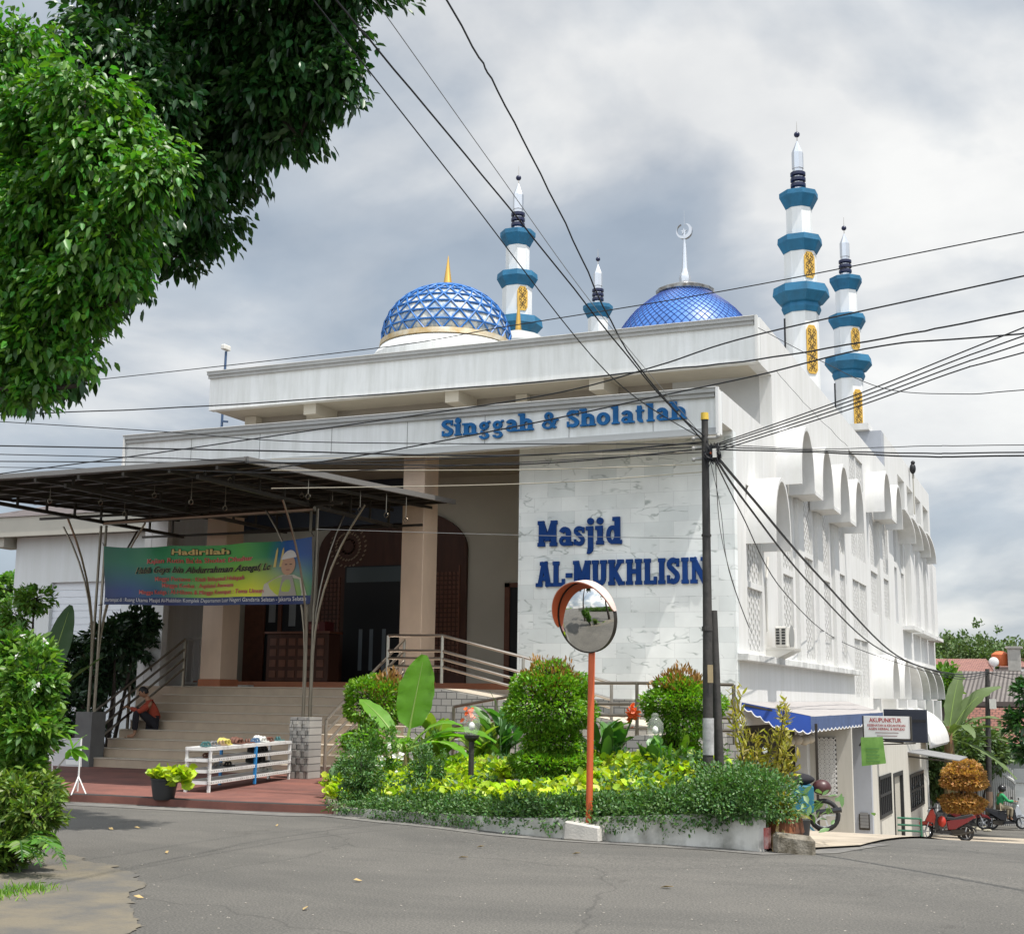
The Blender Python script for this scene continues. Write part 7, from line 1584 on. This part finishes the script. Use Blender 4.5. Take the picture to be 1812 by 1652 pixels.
# ================================================================= MOTORCYCLES
def wheel(T, c, r_, w_=.05, hub=silver):
    m = MB(); K = 24; o = 0; n_ = 8
    for k in range(K):
        a = 2*math.pi*k/K
        for j in range(n_): b = 2*math.pi*j/n_; rr_ = r_-.045+.045*math.cos(b); m.v.append((c[0]+rr_*math.cos(a), c[1]+w_*math.sin(b), c[2]+rr_*math.sin(a)))
    for k in range(K):
        for j in range(n_): k2, j2 = (k+1) % K, (j+1) % n_; m.f.append((k*n_+j, k*n_+j2, k2*n_+j2, k2*n_+j))
    w = m.build('wheel', rubber, T, smooth=True)
    m = MB()
    for k in range(5): a = 2*math.pi*k/5; m.bar((c[0]+.04*math.cos(a), c[1], c[2]+.04*math.sin(a)), (c[0]+(r_-.07)*math.cos(a), c[1], c[2]+(r_-.07)*math.sin(a)), .03, .025, up=(0,1,0))
    m.tube([(c[0]+(r_-.08)*math.cos(a), c[1], c[2]+(r_-.08)*math.sin(a)) for a in np.linspace(0, 6.283, 25)], .014, 6); m.tube([(c[0],c[1]-.06,c[2]),(c[0],c[1]+.06,c[2])], .04, 10); m.build('rim', hub, w, smooth='auto'); return w
def scooter(label, col_a, col_b, loc, rz, group=None, front_a=None):
    """faces -X in local space"""
    T = thing('scooter', label, 'scooter', (0,0,0), group); fa = front_a or col_a
    wheel(T, (-.62,0,.27), .27); wheel(T, (.62,0,.27), .27)
    def shell(name, prof, hw, mt): # side profile extruded with a rounded plan
        m = MB(); n_ = len(prof); cx = sum(p[0] for p in prof)/n_; cz = sum(p[1] for p in prof)/n_
        lay = [(-1,.55),(-.8,.92),(0,1),(.8,.92),(1,.55)]; 
        for y_, k in lay: m.v += [(cx+(p[0]-cx)*(.85+.15*k), y_*hw, cz+(p[1]-cz)*(.75+.25*k)) for p in prof]
        for i in range(len(lay)-1):
            for j in range(n_): j2 = (j+1) % n_; m.f.append((i*n_+j, i*n_+j2, (i+1)*n_+j2, (i+1)*n_+j))
        m.f += [tuple(range(n_))[::-1], tuple(range((len(lay)-1)*n_, len(lay)*n_))]; return m.build(name, mt, T, smooth='auto')
    shell('front_fairing', [(-.60,.60),(-.44,.95),(-.34,1.0),(-.27,.80),(-.22,.42),(-.30,.36),(-.36,.55),(-.50,.58)], .17, fa)
    shell('front_mudguard', [(-.92,.40),(-.78,.56),(-.58,.60),(-.40,.52),(-.36,.44),(-.60,.50),(-.80,.46)], .07, fa)
    shell('leg_shield', [(-.34,.40),(-.26,.80),(-.22,.80),(-.16,.36),(-.24,.30)], .20, blackp)
    shell('footboard', [(-.30,.24),(-.28,.33),(.16,.33),(.22,.22)], .16, blackp)
    shell('side_panel', [(.08,.34),(.04,.62),(.20,.66),(.62,.72),(.93,.84),(.95,.78),(.70,.60),(.46,.46),(.30,.36)], .15, col_b)
    shell('engine_cover', [(.12,.20),(.16,.36),(.52,.38),(.66,.30),(.62,.20),(.30,.16)], .10, MATS['canopy_frame'])
    shell('seat', [(.02,.66),(.06,.74),(.30,.72),(.50,.78),(.86,.86),(.92,.82),(.60,.70),(.30,.64)], .14, seatm)
    shell('rear_mudguard', [(.52,.52),(.70,.56),(.92,.42),(.98,.30),(.94,.30),(.84,.42),(.68,.50)], .06, blackp)
    m = MB(); m.tube([(-.46,0,.66),(-.60,0,.29)], .03, 8); m.tube([(-.60,-.07,.28),(-.48,-.07,.60)], .018, 6); m.tube([(-.60,.07,.28),(-.48,.07,.60)], .018, 6); m.build('fork', silver, T)
    m = MB(); m.tube([(-.30,-.34,1.02),(-.38,-.15,1.01),(-.40,0,1.0),(-.38,.15,1.01),(-.30,.34,1.02)], .017, 6); m.build('handlebar', blackp, T)
    m = MB()
    for sg in (-1,1): m.tube([(-.36,sg*.22,1.03),(-.38,sg*.27,1.18)], .008, 5); m.ball((-.385,sg*.28,1.22), .055, 10, 8, (.3,1.1,.8))
    m.build('rear_view_mirror', blackp, T, smooth='auto')
    m = MB(); m.ball((-.47,0,.90), .09, 12, 8, (.5,1.1,.8)); m.build('headlight', lens, T, smooth=True)
    m = MB(); m.ball((.93,0,.76), .05, 10, 6, (.6,1.4,.7)); m.build('tail_light', redp, T, smooth=True)
    m = MB(); m.tube([(.20,-.10,.20),(.5,-.13,.22),(.85,-.14,.32)], [.02,.03,.035], 8); m.build('exhaust', MATS['canopy_frame'], T, smooth='auto')
    T.location = loc; T.rotation_euler = (0, 0, rz); return T
def on_ground(u, y): 
    p = at(u, 1470, 'y', y); return Vector((p.x, y, ground(p.x, y)+.03))
# the red scooter: side-on to the camera
pc = G(1678, 1474); 
p = on_ground(1672, 45.5)
rz_view = math.atan2(CAM[1,0], CAM[0,0])
T = scooter('red scooter with black seat parked on the pavement by the green barrier', redp, darkred, p, rz_view-.25)
# red helmet / bag on its hook
m = MB(); q = p+Vector((-.05,-.3,.62)); m.ball(q, .16, 12, 8, (.8,.8,1.1)); tag(m.build('red_helmet', redp, None, smooth=True), 'small red bag or helmet hanging at the leg shield of the red scooter', 'helmet')
T = scooter('dark scooter with chrome mirror parked behind the red scooter at the annex corner', blackp, blackp, on_ground(1655, 52), rz_view+.9, None)
T = scooter('scooter with red tank parked behind the orange shrub', darkred, darkred, on_ground(1712, 57), rz_view+2.9, None)
pr = on_ground(1783, 58)
T = scooter('black and silver scooter ridden by the man in the green jacket', blackp, blackp, pr, rz_view+math.pi+.1, None, front_a=silver)
# rider
fx = Vector((math.cos(rz_view+.1), math.sin(rz_view+.1), 0)); rg = Vector((fx.y, -fx.x, 0)); S0 = pr-fx*.30+Vector((0,0,.80))
T = thing('person', 'rider in green jacket, khaki trousers and dark helmet on the black scooter', 'person', S0)
pel = S0+Vector((0,0,.10)); che = pel+fx*.08+Vector((0,0,.36)); J = dict(pelvis=pel, chest=che, neck=che+fx*.03+Vector((0,0,.17)), head=che+fx*.07+Vector((0,0,.31)))
for s, sg in (('L', -1), ('R', 1)):
    o_ = rg*sg; J['sh'+s] = che+o_*.18+Vector((0,0,.09)); J['hip'+s] = pel+o_*.10+fx*.05; J['kn'+s] = pel+o_*.18+fx*.44+Vector((0,0,-.06)); J['an'+s] = pel+o_*.15+fx*.40+Vector((0,0,-.48)); J['toe'+s] = pel+o_*.15+fx*.56+Vector((0,0,-.52))
    J['el'+s] = che+o_*.25+fx*.18+Vector((0,0,-.14)); J['wr'+s] = che+o_*.26+fx*.46+Vector((0,0,-.14))
body, hp = figure(T, J, greenj, khaki, face=fx, bare_feet=False)
m = MB(); m.ball(Vector(J['head'])+Vector((0,0,.03)), .15, 16, 12, (1,1,1.0)); h_ = m.build('rider_helmet', helm, None, smooth=True); tag(h_, 'dark helmet worn by the rider in the green jacket', 'helmet')
# three wheeled cargo motorbike under the awning
pcg = G(1420, 1478); yc_ = 25.2; p = at(1420, 1470, 'y', yc_); gz_ = ground(p.x, yc_)
T = thing('cargo_motorbike', 'motorbike with a teal cargo box and black covered seat parked under the awning', 'motorbike', (0,0,0))
wheel(T, (.45,0,.30), .30); m = MB(); m.box(-.85,.25,-.36,.36,.36,.84); m.build('cargo_box', cartb, T, bevel=.02)
m = MB(); m.box(-.45,-.15,-.366,-.361,.42,.78); m.build('poster', paper, T); m = MB(); m.box(-.41,-.19,-.370,-.367,.52,.70); m.build('poster_print', mat('print_greyblue', (.2,.25,.3), .7), T)
m = MB(); m.box(-1.4,-.86,-.2,.3,.70,.98); m.build('grey_case', mat('case_grey', (.28,.30,.31), .5), T, bevel=.01)
m = MB(); m.ball((-.55,0,1.05), .28, 14, 10, (.9,.8,1.1)); m.ball((-.15,0,.94), .32, 14, 10, (1.4,.7,.4)); m.build('black_cover', trous, T, smooth=True)
m = MB(); m.ball((.42,0,.80), .16, 12, 8, (1.1,1,.9)); m.build('tail_case', mat('maroon_case', (.06,.02,.02), .4), T, smooth=True)
m = MB(); m.tube([(-.60,-.2,1.2),(-.62,-.3,1.42)], .01, 5); m.ball((-.62,-.31,1.47), .07, 10, 8, (.7,.4,1)); m.build('rear_view_mirror', lens, T, smooth=True)
m = MB(); m.tube([(.3,-.12,.35),(.75,-.2,.42)], .05, 8); m.build('exhaust', blackp, T); m = MB(); m.bar((-.1,-.3,.36), (.3,-.34,-.02), .03); m.build('stand', cartb, T)
wheel(T, (-.75,.0,.28), .28)
T.location = (p.x-.05, yc_, ground(p.x, yc_)+.03); T.rotation_euler = (0,0,rz_view-.15)
# ================================================================= RIGHT BACKGROUND
def rb(u, y, v): return at(u, v, 'y', y)
# orange topiary in two tiers
yo = 50.5; p = on_ground(1707, yo); s = pxm(yo)
T = topiary('orange_topiary', 'orange-leaved clipped shrub in two wide tiers by the distant pole', tuple(p), [(tuple(at(1706,1378,'y',yo)), (38*s,38*s,18*s), 6500), (tuple(at(1706,1356,'y',yo)), (24*s,24*s,10*s), 1200), (tuple(at(1706,1420,'y',yo)), (35*s,35*s,14*s), 5500)], .13, lf_oran, trunk_r=.09)
# green tree and shrubs behind it
bush('street_tree', 'dark green tree beside the annex corner behind the orange shrub', 'tree', [bl(1665,1370,55,28,42,1500), bl(1690,1330,58,36,22,1200)], .28, lf_far, (at(1665,1440,'y',56).x, 56, -3.3), clus=18, cs=.4)
bush('street_tree', 'rounded light green tree between the white arches and the grey roof', 'tree', [bl(1672,1208,66,17,24,700)], .34, lf_bush, (at(1668,1300,'y',66).x, 66, -3.4), clus=16, cs=.3)
pb = at(1685,1350,'y',54)
banana('banana_tree', 'tall banana tree with long drooping fronds in front of the red roof', (at(1680,1350,'y',54).x, 54, at(1680,1350,'y',54).z-1.2), [(20, 62, .4, 2.6, .75, .5, 50), (60, 75, .4, 2.4, .8, .35, 30), (-10, 30, .4, 3.0, .62, .75, 0), (-5, 10, .4, 3.1, .62, .5, 0), (5, 45, .4, 2.8, .6, .85, 10), (-20, -10, .3, 2.7, .6, .5, 0), (150, 50, .3, 2.2, .7, .6, 40), (200, 30, .3, 2.0, .6, .8, 0), (-60, 40, .3, 2.2, .6, .8, 0), (250, 40, .3, 2.2, .6, .8, 0)], 2.6, .2, cat='banana tree', mt=lf_far, tear=.3)
bush('street_tree', 'dark green papaya-like tree at the right edge of the frame', 'tree', [bl(1815,1222,50,12,12,200), bl(1812,1285,50,20,24,420), bl(1825,1325,50,18,16,260)], .30, lf_dark, (at(1850,1440,'y',50).x, 50, -3.2), clus=16, cs=.3)
bush('street_tree', 'low green shrub mass behind the distant pole', 'shrub', [bl(1720,1310,60,42,22,1500), bl(1752,1335,60,30,16,700)], .28, lf_far, (at(1730,1420,'y',60).x, 60, -3.4), clus=18, cs=.4)
# houses
def house(label, u0, u1, vr_, ve_, vb_, y, depth, wallm, roofm, hip=.15, name='house'):
    a, b_ = at(u0, ve_, 'y', y), at(u1, ve_, 'y', y); zr = at((u0+u1)/2, vr_, 'y', y+depth*.5).z; ze_ = a.z; zb_ = min(-3.6, ze_-.4)
    T = thing(name, label, 'house', ((a.x+b_.x)/2, y, -3.6)); m = MB(); m.box(a.x+.3, b_.x-.3, y+.3, y+depth-.3, zb_, ze_); m.build('wall', wallm, T)
    h_ = (b_.x-a.x)*hip; m = MB(); m.add([(a.x,y,ze_),(b_.x,y,ze_),(b_.x-h_,y+depth/2,zr),(a.x+h_,y+depth/2,zr),(b_.x,y+depth,ze_),(a.x,y+depth,ze_)], [(0,1,2,3),(1,4,2),(4,5,3,2),(5,0,3),(0,5,4,1)]); m.build('roof', roofm, T)
    m = MB(); m.bar((a.x,y-.02,ze_-.1),(b_.x,y-.02,ze_-.1), .12, .25); m.build('eave', mat('eave_dark', (.10,.08,.07), .8) if 'eave_dark' not in MATS else MATS['eave_dark'], T)
    return T
house('house with dusty red tiled hip roof behind the grey roof at right', 1600, 1752, 1165, 1188, 1230, 92, 14, greyh, roofr2, .12)
house('long house with dark grey corrugated roof beyond the banana tree', 1640, 1870, 1187, 1240, 1260, 74, 14, MATS['eave_dark'] if 'eave_dark' in MATS else greyh, roofg, .02)
house('house with weathered red tile roof behind the far street gate', 1662, 1900, 1252, 1313, 1400, 62, 9, greyh, roofr, .16)
house('distant low house with pale red roof at the right edge', 1768, 1880, 1162, 1180, 1200, 105, 14, cream, roofr2, .1)
T = thing('water_tank', 'orange plastic water tank on a white roof far right', 'water tank', at(1771,1178,'y',98)); q = at(1771,1178,'y',98); m = MB(); m.lathe([(.55,0),(.6,.1),(.6,.8),(.3,1.0),(.1,1.02)], tuple(q), 16); m.build('tank', mat('tank_orange', (.55,.13,.04), .5), T, smooth='auto')
q = at(1768,1185,'y',98.5); m = MB(); m.box(q.x-.4, q.x+3, 98, 101, q.z-.6, q.z+.05); m.build('white_slab', white, T)
q = at(1795,1178,'y',97); T = MB(); T.box(q.x-.4,q.x+.4,97,98,q.z-.3,q.z+1.2); T.box(q.x-.55,q.x+.55,96.9,98.1,q.z+1.21,q.z+1.35); tag(T.build('roof_chimney', conc), 'small concrete chimney block beside the orange water tank', 'chimney')
q = at(1759,1180,'y',97); T = MB(); T.ball((q.x,97,q.z+.35), .34, 14, 10, (1,.35,1)); T.bar((q.x,97,q.z-.5),(q.x,97,q.z+.4),.08); tag(T.build('satellite_dish', white, None, smooth=True), 'pale round satellite dish left of the orange water tank', 'satellite dish')
# street wall, gate and white wall
T = thing('street_gate', 'grey steel gate with arched white top rail and spikes across the street', 'gate', (at(1775,1440,'y',60).x, 60, -3.45))
yg = 60.5; g0, g1 = at(1733,1440,'y',yg), at(1797,1440,'y',yg); zb_ = -3.5
top = [at(u, v, 'y', yg) for u, v in ((1733,1358),(1748,1363),(1762,1366),(1778,1371),(1792,1380),(1797,1386))]
m = MB(); m.tube(top, .07, 6); 
for i in range(18):
    t_ = i/17; u = 1733+64*t_; zt_ = np.interp(u, (1733,1762,1778,1797), [top[0].z, top[2].z, top[3].z, top[5].z]); x = at(u, 1400, 'y', yg).x; m.bar((x,yg,zb_),(x,yg,zt_+.5), .06)
m.build('bars', white, T); m = MB(); m.box(g0.x, g1.x, yg+.1, yg+.15, zb_, at(1760,1384,'y',yg).z); m.build('sheet_panel', mat('gate_grey', (.12,.12,.115), .6), T)
T = thing('street_wall', 'white street wall right of the gate at the edge of the frame', 'wall', (at(1810,1440,'y',59).x, 59, -3.45)); a, b_ = at(1797,1378,'y',59), at(1880,1378,'y',59); m = MB(); m.box(a.x, b_.x, 59, 59.2, -3.6, a.z); m.build('wall', white, T)
m = MB(); q = at(1799,1375,'y',58.9); m.box(q.x-.1, q.x+.9, 58.93, 58.99, q.z-.2, q.z+.35); m.build('number_plate', mat('plate_grey', (.32,.33,.33), .6), T)
T = thing('street_wall', 'grey low wall behind the parked scooters left of the gate', 'wall', (at(1690,1440,'y',61).x, 61, -3.45)); a, b_ = at(1640,1385,'y',61.5), at(1733,1385,'y',61.5); m = MB(); m.box(a.x, b_.x, 61.5, 61.7, -3.6, a.z-.2); m.build('wall', greyh, T)
T = thing('gate_house', 'grey building wall with a dark window at the right edge', 'building', (at(1800,1440,'y',63).x, 63, -3.45)); a, b_ = at(1756,1325,'y',64), at(1900,1325,'y',64); m = MB(); m.box(a.x, b_.x, 64, 66, -3.6, a.z); m.build('wall', mat('cream_grey_wall', (.33,.34,.29), .8), T)
m = MB(); p0, p1 = at(1802,1378,'y',63.9), at(1830,1347,'y',63.9); m.box(p0.x, p1.x, 63.93, 63.99, p0.z, p1.z); m.build('window', black, T)
m = MB(); 
for i in range(26): m.ball(G(1728+RNG.uniform(-18,28), 1468+RNG.uniform(-4,3))+Vector((0,0,.04)), RNG.uniform(.05,.13), 6, 5, (1.2,1,.6))
tag(m.build('rubble_heap', mat('rubble', (.5,.47,.36), .9, col2=(.3,.27,.2), scale=4)), 'pale heap of rubble at the foot of the distant pole', 'rubble', None, 'stuff')
# far woods
q = []; 
for i in range(34):
    u = 1640+i*11; vv = 1158-12*math.sin(i*.75)-(8 if 1680 < u < 1745 else 0)+ (4 if u > 1760 else 0); c = at(u, vv+16, 'y', 118+8*math.sin(i*1.3)); q.append((tuple(c), (2.4, 2.4, 1.7+.5*math.sin(i*2.1)), 1100))
P = []; D = []
for c, r_, n_ in q: a, d = blob(c, r_, n_, shell=.3, lump=.3, clus=20, cs=.5); P.append(a); D.append(d)
tag(leaves('far_wood', np.concatenate(P), np.concatenate(D), .30, lf_far, w=.6), 'distant wooded skyline above the roofs at right', 'trees', None, 'stuff')
m = MB()
for i in range(40): a = R(60+i*3.4); x_, y_ = 300*math.cos(a), 300*math.sin(a); m.ball((x_, y_, -6), 14, 10, 6, (1.6,1.2,.75+.15*math.sin(i*2.3)))
o = m.build('far_tree_line', lf_far, None, smooth=True); o['kind'] = 'structure'; o.name = 'far_hills'
# across the road, behind the camera (seen in the convex mirror)
T = thing('garden_wall', 'cream wall across the road seen only in the convex mirror', 'wall', (-6, -9, 0)); m = MB(); m.box(-40, 12, -5.2, -5, 0, 2.0); m.box(-40,12,-5.3,-4.9,2.0,2.1); m.build('wall', cream, T)
P, D = [], []
for i in range(20): a, d = blob((-27+i*1.45, -4.4, .8+.5*math.sin(i*2)), (.9,.5,.8+.5*abs(math.sin(i*1.3))), 420, shell=.4, lump=.3); P.append(a); D.append(d)
tag(leaves('roadside_hedge', np.concatenate(P), np.concatenate(D), .28, lf_bush, w=.5), 'green hedge across the road seen only in the convex mirror', 'hedge', None, 'stuff')

# shared group phrases for repeated kinds
GRP = {'topiary': 'clipped topiary shrubs in the planter', 'handrail': 'steel handrails of the stairs and ramp', 'utility pole': 'black utility poles', 'scooter': 'scooters on the side street', 'house': 'houses beyond the side street',
       'canna plant': 'canna clumps in the planter', 'street tree': 'trees'}
for o in COL.objects:
    if o.parent is None and o.get('category') in GRP and not o.get('group'):
        if o.name.startswith('orange') or o.name.startswith('neighbour'): continue
        o['group'] = GRP[o['category']]
